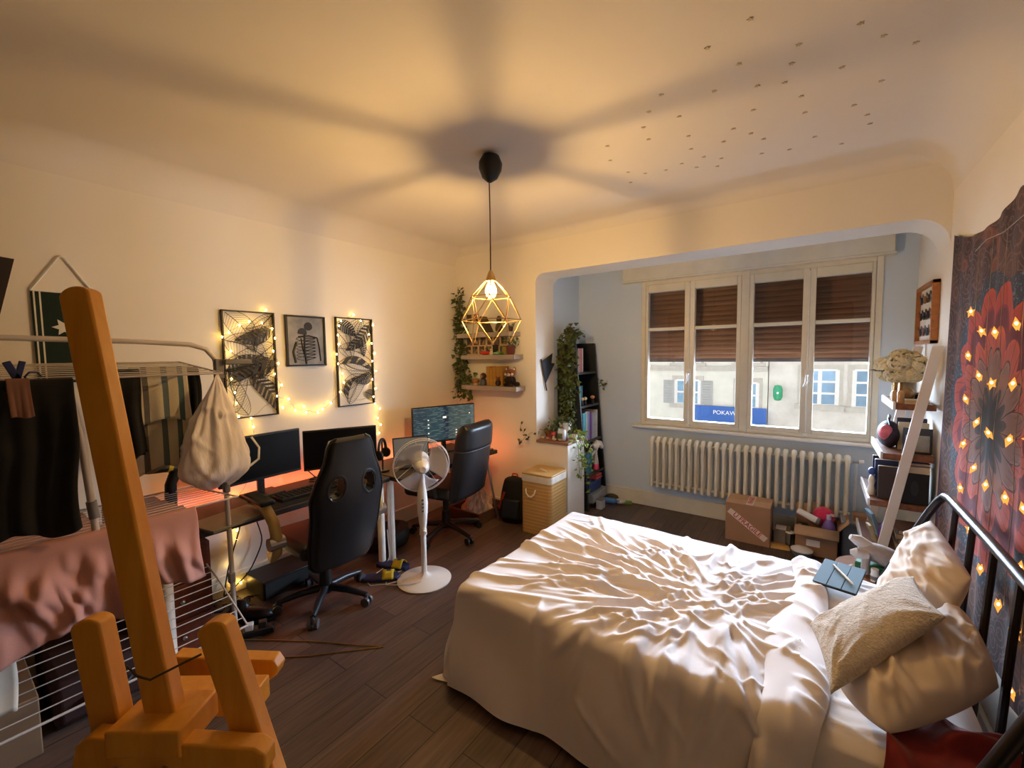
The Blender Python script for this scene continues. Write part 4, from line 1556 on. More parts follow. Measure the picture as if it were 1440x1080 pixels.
# framed drawing
t = NT('grey_print_paper')
nz = t.noise(t.coord((1, 1, 1)), 9, 5, .6)
t.l(t.ramp(nz, [(.3, S(116, 112, 104)), (.7, S(160, 154, 144))]), t.b.inputs['Base Color'])
M_PRINT = t.m
art = thing('framed_drawing', 'small framed grey drawing of ribs and a skull between the leaf panels', 'picture', (XL + .012, 1.707, 1.675))
mb = MB()
for (a, b) in (((-.148, -.186), (.148, -.174)), ((-.148, .174), (.148, .186)), ((-.150, -.186), (-.138, .186)), ((.138, -.186), (.150, .186))):
    mb.bb((-.008, a[0], a[1]), (.012, b[0], b[1]))
obj('frame', mb, M_FRAMEM, art)
obj('print', MB().bb((-.004, -.14, -.176), (.001, .14, .176)), M_PRINT, art)
mb = MB()
fx = lambda y, z: (.0025, y, z)
for r in range(7):   # ribs
    z = .02 - .024 * r
    mb.tube([fx(-.01 + .085 * math.sin(PI * k / 8) * (1 if True else 0) - .005, z - .020 * k / 8 + .012 * math.sin(PI * k / 8)) for k in range(9)], .0032, 5)
    mb.tube([fx(-.02 - .055 * math.sin(PI * k / 8), z - .030 * k / 8 + .010) for k in range(9)], .0022, 5)
mb.tube([fx(-.012, .05), fx(-.015, -.06), fx(-.005, -.17)], .007, 5)
mb.tube([fx(.085, .025), fx(.10, -.05), fx(.108, -.15)], .005, 5)
mb.tube([fx(-.06, .03), fx(.02, .04), fx(.085, .025)], .005, 5)
mb.tube([fx(-.075, -.01), fx(-.10, -.08), fx(-.085, -.16)], .009, 5)
mb.tube([fx(-.04, .02), fx(-.03, -.06), fx(.0, -.15)], .005, 5)
mb.prism([(-.028 + .034 * math.cos(a) * 1.0, .06 + .036 * math.sin(a)) for a in [PI * k / 10 - .4 for k in range(13)]], 0, .002, lambda u, v, w: (.002 + w, u, v))
mb.prism([(.018 + .032 * math.cos(2 * PI * k / 16), .106 + .034 * math.sin(2 * PI * k / 16) * (.8 if k > 8 else 1)) for k in range(16)], 0, .002, lambda u, v, w: (.002 + w, u, v))
obj('ink_figure', mb, M_INK, art, smooth=0)

# black poster corner and green hanging pennant at the far left
single('dark_poster', 'dark poster with a purple rim hanging at the left edge of the view', 'poster', MB().prism([(-.30, 1.66), (.226, 1.69), (.303, 2.035), (-.30, 2.09)], XL + .002, XL + .014, lambda u, v, w: (w, u, v)), mat('dark_poster_print', S(30, 16, 20), .5, var=.4, vs=9), smooth=0)
wh = thing('wall_hanging', 'dark green cloth pennant with cream stripes hung from a cord behind the easel', 'wall hanging', (XL + .01, .455, 1.9))
obj('cloth', MB().bb((XL + .004, .345, 1.44), (XL + .012, .57, 1.895)), mat('green_felt', S(18, 38, 28), .9, var=.12, bump=.1, bs=200), wh, world=True)
mb = MB()
for y in (.352, .372):
    mb.bb((XL + .0122, y, 1.44), (XL + .0132, y + .006, 1.895))
obj('stripe', mb, M_CREAM, wh, world=True, smooth=0)
obj('emblem', MB().prism([(.45 + (.022 if k % 2 else .045) * math.cos(PI * k / 6), 1.72 + (.022 if k % 2 else .045) * math.sin(PI * k / 6)) for k in range(12)], XL + .0122, XL + .0135, lambda u, v, w: (w, u, v)), M_CREAM, wh, world=True, smooth=0)
obj('cord', MB().tube([(XL + .01, .345, 1.895), (XL + .01, .45, 2.07), (XL + .012, .46, 2.075), (XL + .01, .47, 2.07), (XL + .01, .575, 1.895)], .0045, 6).cyl((XL + .008, .345, 1.895), (XL + .008, .575, 1.895), .006, n=6), M_WHITE, wh, world=True)

# ================================================================== fairy lights on the wall
M_FAIRY = emis('fairy_bulb', (1, .60, .13, 1), FAIRY)
M_WIRE = mat('thin_copper_wire', S(110, 90, 60), .5, .6)


def fairy(label, path, bulbs, group=None):
    s = thing('fairy_lights', label, 'fairy lights', path[0])
    P_ = []
    for a, b in zip(path[:-1], path[1:]):
        for q in range(8):
            P_.append(Vector(a).lerp(Vector(b), q / 8) + Vector((.003 * math.sin(q * 2.1 + a[1] * 40), 0, .004 * math.sin(q * 1.7 + a[2] * 30))))
    P_.append(Vector(path[-1]))
    obj('wire', MB().tube(P_, .0010, 4), M_WIRE, s, world=True)
    b0 = None
    base = Vector(path[0])
    for b in bulbs:
        if b0 is None:
            b0 = obj('bulb', MB().ell((0, 0, 0), (.0050, .0050, .0068), 8, 6), M_FAIRY, s)
            o = b0
        else:
            o = b0.copy()
            COL.objects.link(o)
            o.parent = s
        o.location = Vector(b) - base
    return s


FXc = XL + .036
lb = [(1.145, 1.69), (1.185, 1.72), (1.25, 1.77), (1.39, 1.79), (1.455, 1.755), (1.47, 1.69), (1.455, 1.60), (1.485, 1.515), (1.455, 1.44), (1.50, 1.36), (1.465, 1.285), (1.19, 1.60), (1.165, 1.54), (1.185, 1.42), (1.20, 1.33), (1.205, 1.26), (1.215, 1.17), (1.29, 1.15), (1.42, 1.88), (1.31, 1.795)]
fairy('fairy lights looped around the larger leaf panel', [(FXc, 1.42, 1.88), (FXc, 1.455, 1.755), (FXc, 1.47, 1.69), (FXc, 1.455, 1.60), (FXc, 1.485, 1.515), (FXc, 1.455, 1.44), (FXc, 1.50, 1.36), (FXc, 1.465, 1.285), (FXc, 1.29, 1.15), (FXc, 1.215, 1.17), (FXc, 1.20, 1.33), (FXc, 1.165, 1.54), (FXc, 1.145, 1.69), (FXc, 1.25, 1.77), (FXc, 1.39, 1.79)], [(FXc, y, z) for y, z in lb])
rb = [(1.985, 1.84), (1.965, 1.80), (1.955, 1.725), (1.960, 1.655), (1.935, 1.575), (1.945, 1.50), (1.99, 1.35), (1.955, 1.275), (2.165, 1.85), (2.285, 1.82), (2.24, 1.74), (2.265, 1.665), (2.29, 1.58), (2.265, 1.515), (2.30, 1.43), (2.26, 1.36), (2.29, 1.28), (2.265, 1.21), (2.10, 1.895), (1.98, 1.42)]
fairy('fairy lights looped around the narrower leaf panel', [(FXc, 2.10, 1.895), (FXc, 1.985, 1.84), (FXc, 1.955, 1.725), (FXc, 1.935, 1.575), (FXc, 1.98, 1.42), (FXc, 1.955, 1.275), (FXc, 2.02, 1.19), (FXc, 2.265, 1.21), (FXc, 2.29, 1.28), (FXc, 2.26, 1.36), (FXc, 2.30, 1.43), (FXc, 2.265, 1.515), (FXc, 2.29, 1.58), (FXc, 2.265, 1.665), (FXc, 2.285, 1.82), (FXc, 2.165, 1.85)], [(FXc, y, z) for y, z in rb])
gb = [(1.545, 1.255), (1.59, 1.17), (1.67, 1.145), (1.655, 1.19), (1.76, 1.135), (1.80, 1.155), (1.87, 1.195), (1.50, 1.20)]
fairy('fairy lights sagging across the wall between the two leaf panels', [(FXc, 1.465, 1.285), (FXc, 1.545, 1.245), (FXc, 1.59, 1.18), (FXc, 1.67, 1.16), (FXc, 1.76, 1.135), (FXc, 1.87, 1.195), (FXc, 1.955, 1.275)], [(FXc, y, z) for y, z in gb])
db = [(1.30, 1.09), (1.29, 1.01), (1.30, .80), (1.17, .64), (1.15, .52), (1.165, .42), (1.16, .36), (1.12, .20), (1.13, .08), (1.17, .06)]
fairy('fairy lights trailing down the wall under the long desk', [(FXc, 1.29, 1.15), (FXc, 1.30, 1.05), (FXc, 1.30, .80), (FXc, 1.20, .66), (FXc, 1.15, .52), (FXc, 1.165, .40), (FXc, 1.12, .20), (FXc, 1.13, .08), (FXc, 1.17, .06)], [(FXc, y, z) for y, z in db])
eb = [(2.325, 1.10), (2.30, 1.02), (2.33, .96), (2.31, .89), (2.28, 1.15)]
fairy('fairy lights dropping from the narrower panel towards the headphones', [(FXc, 2.265, 1.21), (FXc, 2.325, 1.10), (FXc, 2.30, 1.02), (FXc, 2.33, .96), (FXc, 2.31, .89)], [(FXc, y, z) for y, z in eb])

# ================================================================== drying rack with laundry
M_RACK = mat('white_rack_tube', S(196, 188, 186), .35, .1, var=.04)
rack = thing('drying_rack', 'white three-tier clothes drying rack standing in front of the long desk', 'drying rack', (-2.45, .3, 0))
RX = -2.48
obj('top_tube', MB().tube([(RX, .905, .03), (RX, .900, .8), (RX, .893, 1.50), (RX, .88, 1.555), (RX, .845, 1.60), (RX, .78, 1.622), (RX, .6, 1.632), (RX, -.48, 1.655), (RX, -.58, 1.63), (RX, -.61, 1.55), (RX, -.63, .8), (RX, -.63, .03)], .0115, 10), M_RACK, rack, world=True)
obj('support_leg', MB().tube([(-2.178, .308, 1.475), (-2.18, .335, 1.25), (-2.175, .372, .60), (-2.175, .415, .02)], .0115, 10), M_RACK, rack, world=True)
obj('joint', MB().cyl((-2.175, .347, 1.03), (-2.175, .353, .965), .0155, n=12), M_GREYPL, rack, world=True)
obj('connector', MB().box((RX + .005, .895, 1.50), (.035, .04, .10)), M_GREYPL, rack, world=True, bevel=.006)
obj('hanger_arm', MB().box((RX + .03, .975, 1.535), (.03, .13, .028)), M_GREYPL, rack, world=True, bevel=.006)
for z_ in (.40, .885):
    obj('joint', MB().box((RX, .90, z_), (.03, .03, .055)), M_GREYPL, rack, world=True, bevel=.006)
obj('foot', MB().bb((RX - .22, .89, 0), (RX + .26, .92, .028)), M_GREYPL, rack, world=True, bevel=.008)
obj('foot', MB().bb((RX - .22, -.645, 0), (RX + .26, -.615, .028)), M_GREYPL, rack, world=True, bevel=.008)


def tier(zf, ya, yb, xs, n_w):
    mb = MB()
    prof_ = [(x, zf(x)) for x in xs]
    for y in (ya, yb):
        mb.tube([(x, y, z) for x, z in prof_], .0042, 6)
    for x in (xs[0], xs[-1]):
        mb.cyl((x, ya, zf(x)), (x, yb, zf(x)), .0048, n=6)
    for k in range(1, n_w):
        x = xs[0] + (xs[-1] - xs[0]) * k / n_w
        mb.cyl((x, ya, zf(x)), (x, yb, zf(x)), .0024, n=5)
    return obj('wire_tier', mb, M_RACK, rack, world=True)


tier(lambda x: 1.512 - .095 * (x + 2.48), -.42, .81, [-2.74, -2.48, -2.20], 8)
tier(lambda x: .885 + .09 * (x + 2.48), -.42, .83, [-2.75, -2.48, -2.17], 10)
tier(lambda x: .415 - (.28 * (x + 2.45) if x < -2.45 else .40 * (x + 2.45)), -.42, .835, [-2.74, -2.45, -2.15], 12)
mb = MB()
for k, y in enumerate((.88, .93)):
    mb.tube([(RX + .01, .92, 1.49), (RX + .04, y + .05, 1.485 + .02 * k), (RX + .06, y + .12, 1.50 + .02 * k)], .004, 6)
obj('hook_arm', mb, mat('dark_green_wire', S(52, 60, 48), .5), rack, world=True)
pg_ = single('clothes_peg', 'blue plastic clothes peg on the top tier at the left edge', 'peg', MB().box((-2.22, .19, 1.515), (.02, .02, .075), (.35, 0, 0)).box((-2.22, .205, 1.515), (.02, .016, .075), (-.25, 0, 0)).tube([(-2.21, .20 + .035 + .02 * math.cos(k), 1.495 + .02 * math.sin(k)) for k in range(7)], .004, 5), mat('blue_peg', S(30, 48, 110), .4), bevel=.003)


def hung(name, label, cat, x, y0, y1, ztop, zf, zb, m, seed, amp=.012, spread_=.03, group=None, bar_r=.006, nx_=40, nz_=46, taper=0.0, folds=0):
    """cloth folded over a wire running along y; zf/zb are hem heights in front (+x) and behind"""
    ph = random.Random(seed)
    p1, p2, p3 = ph.uniform(0, 6), ph.uniform(0, 6), ph.uniform(0, 6)
    Lf, Lb = ztop - zf, ztop - zb

    fo = Folds(seed + 100)
    for _k in range(int(folds * (y1 - y0) / .3)):
        fo.fold(fo.r.uniform(y0, y1), -fo.r.uniform(0, Lf), 1.57 + fo.r.gauss(0, .5), fo.r.uniform(.08, .35), fo.r.uniform(.4, 1.3) * amp, fo.r.uniform(.010, .022), fo.r.uniform(-.6, .6))
    gy, gs = np.meshgrid(y0 + (y1 - y0) * np.arange(nx_) / (nx_ - 1), np.arange(nz_) / (nz_ - 1) * (Lf + Lb) - Lb)
    FH = fo.height(gy, -np.abs(gs)) if folds else gy * 0

    def fn(u, v):
        y = y0 + (y1 - y0) * u
        crease = float(FH[int(round(v * (nz_ - 1))), int(round(u * (nx_ - 1)))])
        s = v * (Lf + Lb) - Lb            # negative behind the wire, positive in front
        d = abs(s)
        side = 1 if s > 0 else -1
        z = ztop - max(0, d - .008) + (.008 if d < .008 else 0)
        k = min(1, d / .25)
        off = side * (bar_r + spread_ * min(1, d / .10) * .5) + k * amp * (math.sin(u * 9 + p1) + .6 * math.sin(u * 21 + p2 + d * 3)) + .3 * amp * k * math.sin(d * 18 + p3 + u * 4)
        yc = (y0 + y1) / 2
        y = yc + (y - yc) * (1 - taper * k) + .008 * k * math.sin(d * 12 + p2)
        z += .02 * k * math.sin(u * 6 + p3) * min(1, d / .4)
        return (x + off + side * crease * k, y, z)
    o = single(name, label, cat, MB().grid(nx_, nz_, fn), m, group, smooth=180)
    md_ = o.modifiers.new('thick', 'SOLIDIFY')
    md_.thickness = .004
    return o


M_BLK = mat('black_cloth', S(13, 12, 13), .95, var=.3, vs=14, bump=.2, bs=120)
hung('black_shirt', 'black garment draped over the top tier at the left edge', 'shirt', -2.26, -.40, .10, 1.49, .90, 1.05, M_BLK, 1, folds=8)
hung('black_shirt', 'black garment draped on the top tier just left of the wooden easel mast', 'shirt', -2.150, .11, .322, 1.488, .95, 1.08, M_BLK, 2, folds=8, taper=.10)
hung('black_trousers', 'black trousers hung on the top tier showing right of the easel mast', 'trousers', -2.40, .40, .565, 1.50, 1.12, 1.10, M_BLK, 3)
hung('black_shirt', 'black garment hung on the top tier between the towel and the white bag', 'shirt', -2.66, .78, .865, 1.50, 1.22, 1.20, M_BLK, 4)
hung('pink_garment', 'small dusty pink cloth hanging among the black garments', 'cloth', -2.118, .165, .215, 1.483, 1.36, 1.40, mat('dusty_pink', S(120, 82, 70), .9, var=.1), 8, amp=.004)
t = NT('striped_towel_cloth')
tc = t.n('ShaderNodeTexCoord')
sp = t.n('ShaderNodeSeparateXYZ')
t.l(tc.outputs['Object'], sp.inputs[0])
v = t.math('MULTIPLY', t.math('ADD', sp.outputs[1], -.545), 4.6)
t.l(t.ramp(v, [(0, S(196, 186, 166)), (.20, S(92, 88, 84)), (.30, S(190, 180, 158)), (.53, S(84, 98, 102)), (.64, S(186, 176, 154)), (.82, S(72, 96, 104)), (.92, S(206, 198, 178))], 'CONSTANT'), t.b.inputs['Base Color'])
t.b.inputs['Roughness'].default_value = 1
t.bump(t.noise(t.coord(), 240, 2), .5, .004)
hung('striped_towel', 'beige towel with grey and blue stripes on the top tier beside the white bag', 'towel', -2.50, .55, .765, 1.505, 1.255, 1.02, t.m, 5, amp=.006)
hung('grey_towel', 'plain grey-beige cloth hanging longer behind the striped towel', 'towel', -2.60, .555, .775, 1.50, 1.02, 1.1, mat('grey_beige_terry', S(150, 140, 122), 1, var=.1, bump=.4, bs=200), 6, amp=.006)
M_PINK = mat('dusty_pink_sheet', S(186, 134, 122), .85, var=.05, vs=4, bump=.1, bs=160)


def tier_sheet(label, y0, y1, seed, zfront, nx_, amp):
    """sheet lying under the wires of the middle tier and hanging over its front edge"""
    zt = lambda x: .885 + .09 * (x + 2.48)
    path = [(-2.735, .70), (-2.742, zt(-2.74) - .02), (-2.72, zt(-2.72) - .008)]
    path += [(x, zt(x) - .009 - .012 * (k % 2)) for k, x in enumerate([-2.66, -2.60, -2.54, -2.48, -2.42, -2.36, -2.30, -2.24, -2.19])]
    path += [(-2.155, zt(-2.17) + .006), (-2.140, zt(-2.17) - .02), (-2.135, .80), (-2.13, .70), (-2.13, zfront)]
    P_ = [Vector((x, 0, z)) for x, z in path]
    cum = [0.0]
    for p, q in zip(P_[:-1], P_[1:]):
        cum.append(cum[-1] + (q - p).length)
    nz_ = 90
    ss = np.linspace(0, cum[-1], nz_)
    Lh = cum[-1] - cum[-4]
    fo = Folds(seed)
    for _k in range(int(16 * (y1 - y0) / .3)):
        fo.fold(fo.r.uniform(y0, y1), cum[-4] + fo.r.uniform(-.02, Lh * .5), 1.57 + fo.r.gauss(0, .45), fo.r.uniform(.10, .36), fo.r.uniform(.4, 1.3) * amp, fo.r.uniform(.010, .024), fo.r.uniform(-.7, .7))
    ys = np.linspace(y0, y1, nx_)
    GY, GS = np.meshgrid(ys, ss)
    FH = fo.height(GY, GS)
    ph = fo.r.uniform(0, 6)

    def fn(u, v):
        j, i = int(round(v * (nz_ - 1))), int(round(u * (nx_ - 1)))
        s_ = float(ss[j])
        k = max(q for q in range(len(cum) - 1) if cum[q] <= s_ + 1e-9)
        t_ = min(1, (s_ - cum[k]) / (cum[k + 1] - cum[k]))
        p = P_[k].lerp(P_[k + 1], t_)
        y = y0 + (y1 - y0) * u
        hang_ = max(0.0, min(1.0, (s_ - cum[-4]) / .12))
        x = p.x + hang_ * (float(FH[j, i]) + amp * .8 * math.sin(y * 16 + ph) + .012)
        z = p.z + hang_ * .035 * math.sin(y * 11 + ph * 2) * (s_ - cum[-4]) / max(Lh, .01)
        y += .02 * hang_ * math.sin(s_ * 14 + ph) * (s_ - cum[-4]) / Lh
        return (x, y, z)
    o = single('pink_sheet', label, 'sheet', MB().grid(nx_, nz_, fn), M_PINK, None, smooth=180)
    md_ = o.modifiers.new('thick', 'SOLIDIFY')
    md_.thickness = .004
    return o


tier_sheet('dusty pink bed sheet lying over the middle tier and hanging down left of the mast', -.40, .40, 12, .57, 110, .020)
tier_sheet('end of a dusty pink sheet over the middle tier right of the mast', .47, .66, 15, .66, 50, .022)
hung('white_cloth', 'white pleated cloth hanging lower than the pink sheet at the left edge', 'cloth', -2.200, -.35, .13, .872, .33, .60, mat('white_pleat', S(206, 198, 184), .85, var=.05), 16, amp=.006, spread_=.0, bar_r=.003)


# white bag hanging from the corner of the rack
bagF = Folds(77)
for _i in range(70):
    bagF.fold(bagF.r.uniform(0, .95), bagF.r.uniform(.05, .56), 1.57 + bagF.r.gauss(0, .45) if _i % 3 else bagF.r.uniform(0, 6.28), bagF.r.uniform(.10, .34), bagF.r.uniform(.006, .018), bagF.r.uniform(.008, .018), bagF.r.uniform(-.5, .5))
_bu, _bv = np.meshgrid(np.arange(96) / 96 * .95, np.arange(64) / 63 * .56)
BAGH = bagF.height(_bu, _bv)
def bagf(u, v):
    a = 2 * PI * u
    w = (.012 + .150 * min(1, v * 1.25) ** .9) * (1 if v < .86 else 1 - .6 * ((v - .86) / .14) ** 2)
    d = w * .62
    n_ = min(1, v * 3) * float(BAGH[int(round(v * 63)), int(round(u * 96)) % 96]) * .8 - .012 + .005 * min(1, v * 2) * (math.sin(7 * a + 2) + .7 * math.sin(12 * a - 4 * v) + .6 * math.sin(5 * a + 9 * v))
    return (-2.41 + (d + n_) * math.cos(a), .865 - .035 * v + (w + n_) * math.sin(a), 1.485 - .56 * v + .012 * math.sin(3 * a) * v)


t = NT('white_bag_film')
t.b.inputs['Base Color'].default_value = S(240, 232, 230)
t.b.inputs['Roughness'].default_value = .6
t.b.inputs['Alpha'].default_value = .93
t.bump(t.noise(t.coord((1, 1, .35)), 22, 3), .4, .02)
bgo = single('white_bag', 'crumpled white bag hanging from the corner of the drying rack', 'bag', MB().grid(96, 64, bagf, True), t.m, smooth=180)
obj('handle', MB().tube([(-2.40, 1.0, 1.14), (-2.39, 1.03, 1.08), (-2.39, 1.025, 1.02), (-2.40, .985, .99)], .006, 6), M_WPLASTIC, bgo)
tl = thing('hand_tool', 'black handled tool with a yellow band standing on the long desk behind the white bag', 'tool', (-2.72, .76, DZ), .3)
obj('body', MB().tube([(0, -.04, .0), (0, -.03, .24), (0, .0, .30)], [.03, .026, .028], 10), M_BLACK, tl)
obj('handle', MB().tube([(0, -.13, .335), (0, -.05, .33), (0, .02, .31), (0, .09, .25)], [.016, .022, .026, .030], 10), M_BLACK, tl)
obj('yellow_band', MB().cyl((0, -.045, .331), (0, -.025, .326), .0245, n=14), M_YEL, tl)
single('cardboard_box', 'brown cardboard box on the floor below the lowest rack tier', 'box', MB().bb((-3.0, -.55, 0), (-2.45, .20, .24)), mat('dim_cardboard', S(120, 94, 70), .85, var=.08), bevel=.004)
sc_ = thing('suitcase', 'dark red soft suitcase lying on the floor under the drying rack', 'suitcase', (-2.72, .44, 0))
obj('body', MB().bb((-2.98, .24, .02), (-2.50, .56, .22)), mat('dark_red_nylon', S(44, 14, 14), .8, var=.2, bump=.2, bs=200), sc_, world=True, bevel=.03, seg=3)
obj('handle', MB().tube([(-2.49, .34, .12), (-2.465, .36, .12), (-2.465, .46, .12), (-2.49, .48, .12)], .009, 6), M_BLACK, sc_, world=True)
for y in (.27, .53):
    obj('foot', MB().bb((-2.95, y - .02, 0), (-2.55, y + .02, .03)), M_BLACK, sc_, world=True)

# ================================================================== wooden easel in the foreground
M_EASEL = wood('orange_varnished_pine', S(216, 142, 36), S(232, 166, 62), (9, 9, 1.2), .42, 3.0)
ez = thing('easel', 'orange varnished wooden easel standing close in front of the drying rack', 'easel', (-.66, .2, 0))
ER = Vector((.8129, .5825, 0)).normalized()
EF = Vector((-.5825, .8129, 0)).normalized()


def bar(p0, p1, w, th, rnd=False):
    p0, p1 = Vector(p0), Vector(p1)
    ax = (p1 - p0).normalized()
    s = (ER - ax * ER.dot(ax)).normalized()
    q = ax.cross(s).normalized()
    if q.dot(EF) < 0:
        q = -q
    L = (p1 - p0).length
    if rnd:
        poly_ = [(-w / 2, 0), (w / 2, 0)] + [(w / 2 * math.cos(PI * k / 12), L - w * .32 + w * .32 * math.sin(PI * k / 12)) for k in range(13)]
    else:
        poly_ = [(-w / 2, 0), (w / 2, 0), (w / 2, L), (-w / 2, L)]
    return MB().prism(poly_, 0, th, lambda u, v, w_: p0 + s * u + ax * v + q * w_)


def pl(px, py, d):
    return tuple(CAM_POS + (_f + _r * ((px - 720) / 599.4) - _u * ((py - 540) / 599.4)) * d)


E_D = .60
mast_t, mast_b = Vector((-.857, .134, 1.655)), Vector((-.740, .168, 1.057))
low = mast_b + (mast_b - mast_t) * .9
obj('mast', bar(low, mast_t, .043, .023, True), M_EASEL, ez, world=True, bevel=.003, seg=3)
for (a, b, zz) in ((Vector((-.831, .114, 1.185)), Vector((-.800, .123, 1.027)), 0), (Vector((-.688, .217, 1.178)), Vector((-.640, .240, 1.010)), 0)):
    end = a + (b - a) * ((a.z - 0.0) / (a.z - b.z))
    obj('side_post', bar(end, a, .043, .026, True), M_EASEL, ez, world=True, bevel=.003, seg=3)
obj('cross_bar', MB().prism([(.050, -.03), (.285, -.03), (.30, -.012), (.30, .012), (.285, .022), (.06, .040), (.045, .028), (.038, .0), (.042, -.02)], -.030, -.004, lambda u, v, w: Vector((-.850, .090, 1.005)) + ER * u + Vector((0, 0, v)) + EF * w), M_EASEL, ez, world=True, bevel=.003, seg=3)
obj('mast_block', MB().prism([(-.050, -.024), (.052, -.024), (.052, .014), (-.050, .014)], -.030, .045, lambda u, v, w: Vector((-.738, .168, 1.040)) + ER * u + Vector((-.02 * v, 0, v)) + EF * w), M_EASEL, ez, world=True, bevel=.003, seg=3)
for du_ in (-.03, .035):
    p = Vector((-.742, .162, 1.000)) + ER * du_ - EF * .042
    obj('wing_bolt', MB().cyl(p, p + EF * .03, .005, n=10).tube([p + Vector((0, 0, .014)), p, p + Vector((.003, 0, -.016))], .0035, 6), M_STEEL, ez, world=True)
# rear strut and its hinge block behind the mast
obj('rear_bar', MB().prism([(-.02, -.022), (.17, -.022), (.185, -.012), (.19, .004), (.18, .02), (-.02, .03)], 0, .03, lambda u, v, w: Vector((-1.006, .269, .933)) + ER * u + Vector((0, 0, v)) + EF * w), M_EASEL, ez, world=True, bevel=.003, seg=3)
obj('rear_block', MB().prism([(-.03, -.024), (.15, -.024), (.15, .018), (-.03, .018)], 0, .05, lambda u, v, w: Vector((-.921, .226, .935)) + ER * u + Vector((0, 0, v)) + EF * w), M_EASEL, ez, world=True, bevel=.003, seg=3)
obj('rear_leg', bar((-.88, .42, 0.0), (-.86, .31, .93), .04, .024), M_EASEL, ez, world=True, bevel=.003)
ap = [Vector((-.772, .145, 1.125)), Vector((-.745, .150, 1.118)), Vector((-.722, .158, 1.118)), Vector((-.70, .19, 1.132)), Vector((-.683, .205, 1.142))]
obj('wire_tie', MB().tube(ap, .0016, 6), mat('dull_green_wire', S(92, 84, 56), .5, .4), ez, world=True)
# ================================================================== corner of the back wall: shelves, ivy
M_SHELF = mat('grey_shelf_board', S(160, 148, 140), .5, var=.03)
YB = Y1 - .002


def wall_shelf(label, x0, x1, z, d=.15, th=.042):
    return single('wall_shelf', label, 'shelf', MB().bb((x0, YB - d, z - th), (x1, YB, z)), M_SHELF, 'floating shelves in the corner', bevel=.003)


wall_shelf('top floating shelf in the corner holding a leaning frame behind the lamp', -2.98, -2.30, 1.770)
wall_shelf('middle floating shelf in the corner holding the dark red flower pot', -2.93, -2.27, 1.555)
wall_shelf('lowest floating shelf in the corner holding the red panda plush', -2.93, -2.25, 1.255)


def leafy(name, stems, m_leaf, m_stem, parent, size=.03, gap=.02, seed=1, spread_=.03, jitter=1.0, droop=-.5, r=.0018):
    """stems: list of polylines; leaves set along them"""
    rg = random.Random(seed)
    ms, ml = MB(), MB()
    for st in stems:
        P_ = [Vector(p) for p in st]
        ms.tube(P_, r, 5)
        for a, b in zip(P_[:-1], P_[1:]):
            n = max(1, int((b - a).length / gap))
            for k in range(n):
                p = a.lerp(b, (k + rg.random()) / n)
                d = Vector((rg.uniform(-1, 1), rg.uniform(-1, 1), rg.uniform(-1, .6) + droop * .6)).normalized()
                q = p + d * spread_ * rg.uniform(.2, 1)
                up = Vector((rg.uniform(-.6, .6), rg.uniform(-1, .2), rg.uniform(.1, 1)))
                s = size * rg.uniform(.6, 1.2)
                ml.leaf(q, d, up, s, s * .62, .2)
    obj('stem', ms, m_stem, parent, world=True)
    lf = obj('leaves', ml, m_leaf, parent, world=True, smooth=0)
    return lf


M_IVYF = mat('dark_ivy_leaf', S(62, 74, 34), .55, var=.4, vs=30)
M_IVY = mat('ivy_leaf', S(72, 88, 36), .5, var=.45, vs=24)
M_IVYL = mat('bright_ivy_leaf', S(126, 152, 62), .5, var=.3, vs=24)
M_STEM = mat('plant_stem', S(90, 84, 50), .7, var=.15)
iv = thing('hanging_ivy', 'garland of ivy hanging down the corner from above the shelves to the lit monitor', 'plant', (-3.04, 3.29, 2.25))
st = []
rg = random.Random(9)
for k in range(9):
    x, y = -3.06 + .10 * rg.random(), 3.27 + .07 * rg.random()
    z0 = 2.26 - .25 * rg.random() * (k > 1)
    p = [(x, y, z0)]
    z = z0
    while z > (1.10 + .25 * rg.random()):
        z -= .08
        p.append((x + rg.uniform(-.02, .02) + .03 * (2.2 - z) * .3, y + rg.uniform(-.015, .015), z))
    st.append(p)
leafy('ivy', st, M_IVYF, M_STEM, iv, .046, .020, 3, .045)
iv2 = thing('hanging_ivy', 'fuller tuft of ivy ending just above the lit monitor', 'plant', (-2.98, 3.27, 1.25))
st = []
for k in range(7):
    x, y = -3.0 + .11 * rg.random(), 3.22 + .09 * rg.random()
    st.append([(x, y, 1.36), (x + rg.uniform(-.03, .03), y - .02, 1.25), (x + rg.uniform(-.05, .05), y - .03, 1.10 + .1 * rg.random())])
leafy('ivy', st, M_IVY, M_STEM, iv2, .055, .022, 5, .04)

# rows of small framed picture cards pinned between the shelves
t = NT('small_card_print')
oi = t.n('ShaderNodeObjectInfo')
vz = t.n('ShaderNodeTexVoronoi')
vz.inputs['Scale'].default_value = 28
mpv = t.n('ShaderNodeVectorMath', operation='ADD')
tc = t.n('ShaderNodeTexCoord')
t.l(tc.outputs['Object'], mpv.inputs[0])
t.l(oi.outputs['Random'], mpv.inputs[1])
t.l(mpv.outputs[0], vz.inputs['Vector'])
sp = t.n('ShaderNodeSeparateXYZ')
t.l(vz.outputs['Color'], sp.inputs[0])
t.l(t.ramp(sp.outputs[0], [(0, S(52, 44, 50)), (.25, S(108, 92, 84)), (.45, S(76, 70, 84)), (.6, S(150, 120, 96)), (.75, S(96, 54, 48)), (.9, S(176, 156, 130))], 'CONSTANT'), t.b.inputs['Base Color'])
t.b.inputs['Roughness'].default_value = .5
M_CARD = t.m
M_CARDB = mat('card_border', S(210, 184, 150), .6, var=.05)
ordn = ['leftmost', 'second', 'third', 'fourth', 'fifth', 'rightmost']
c0 = None
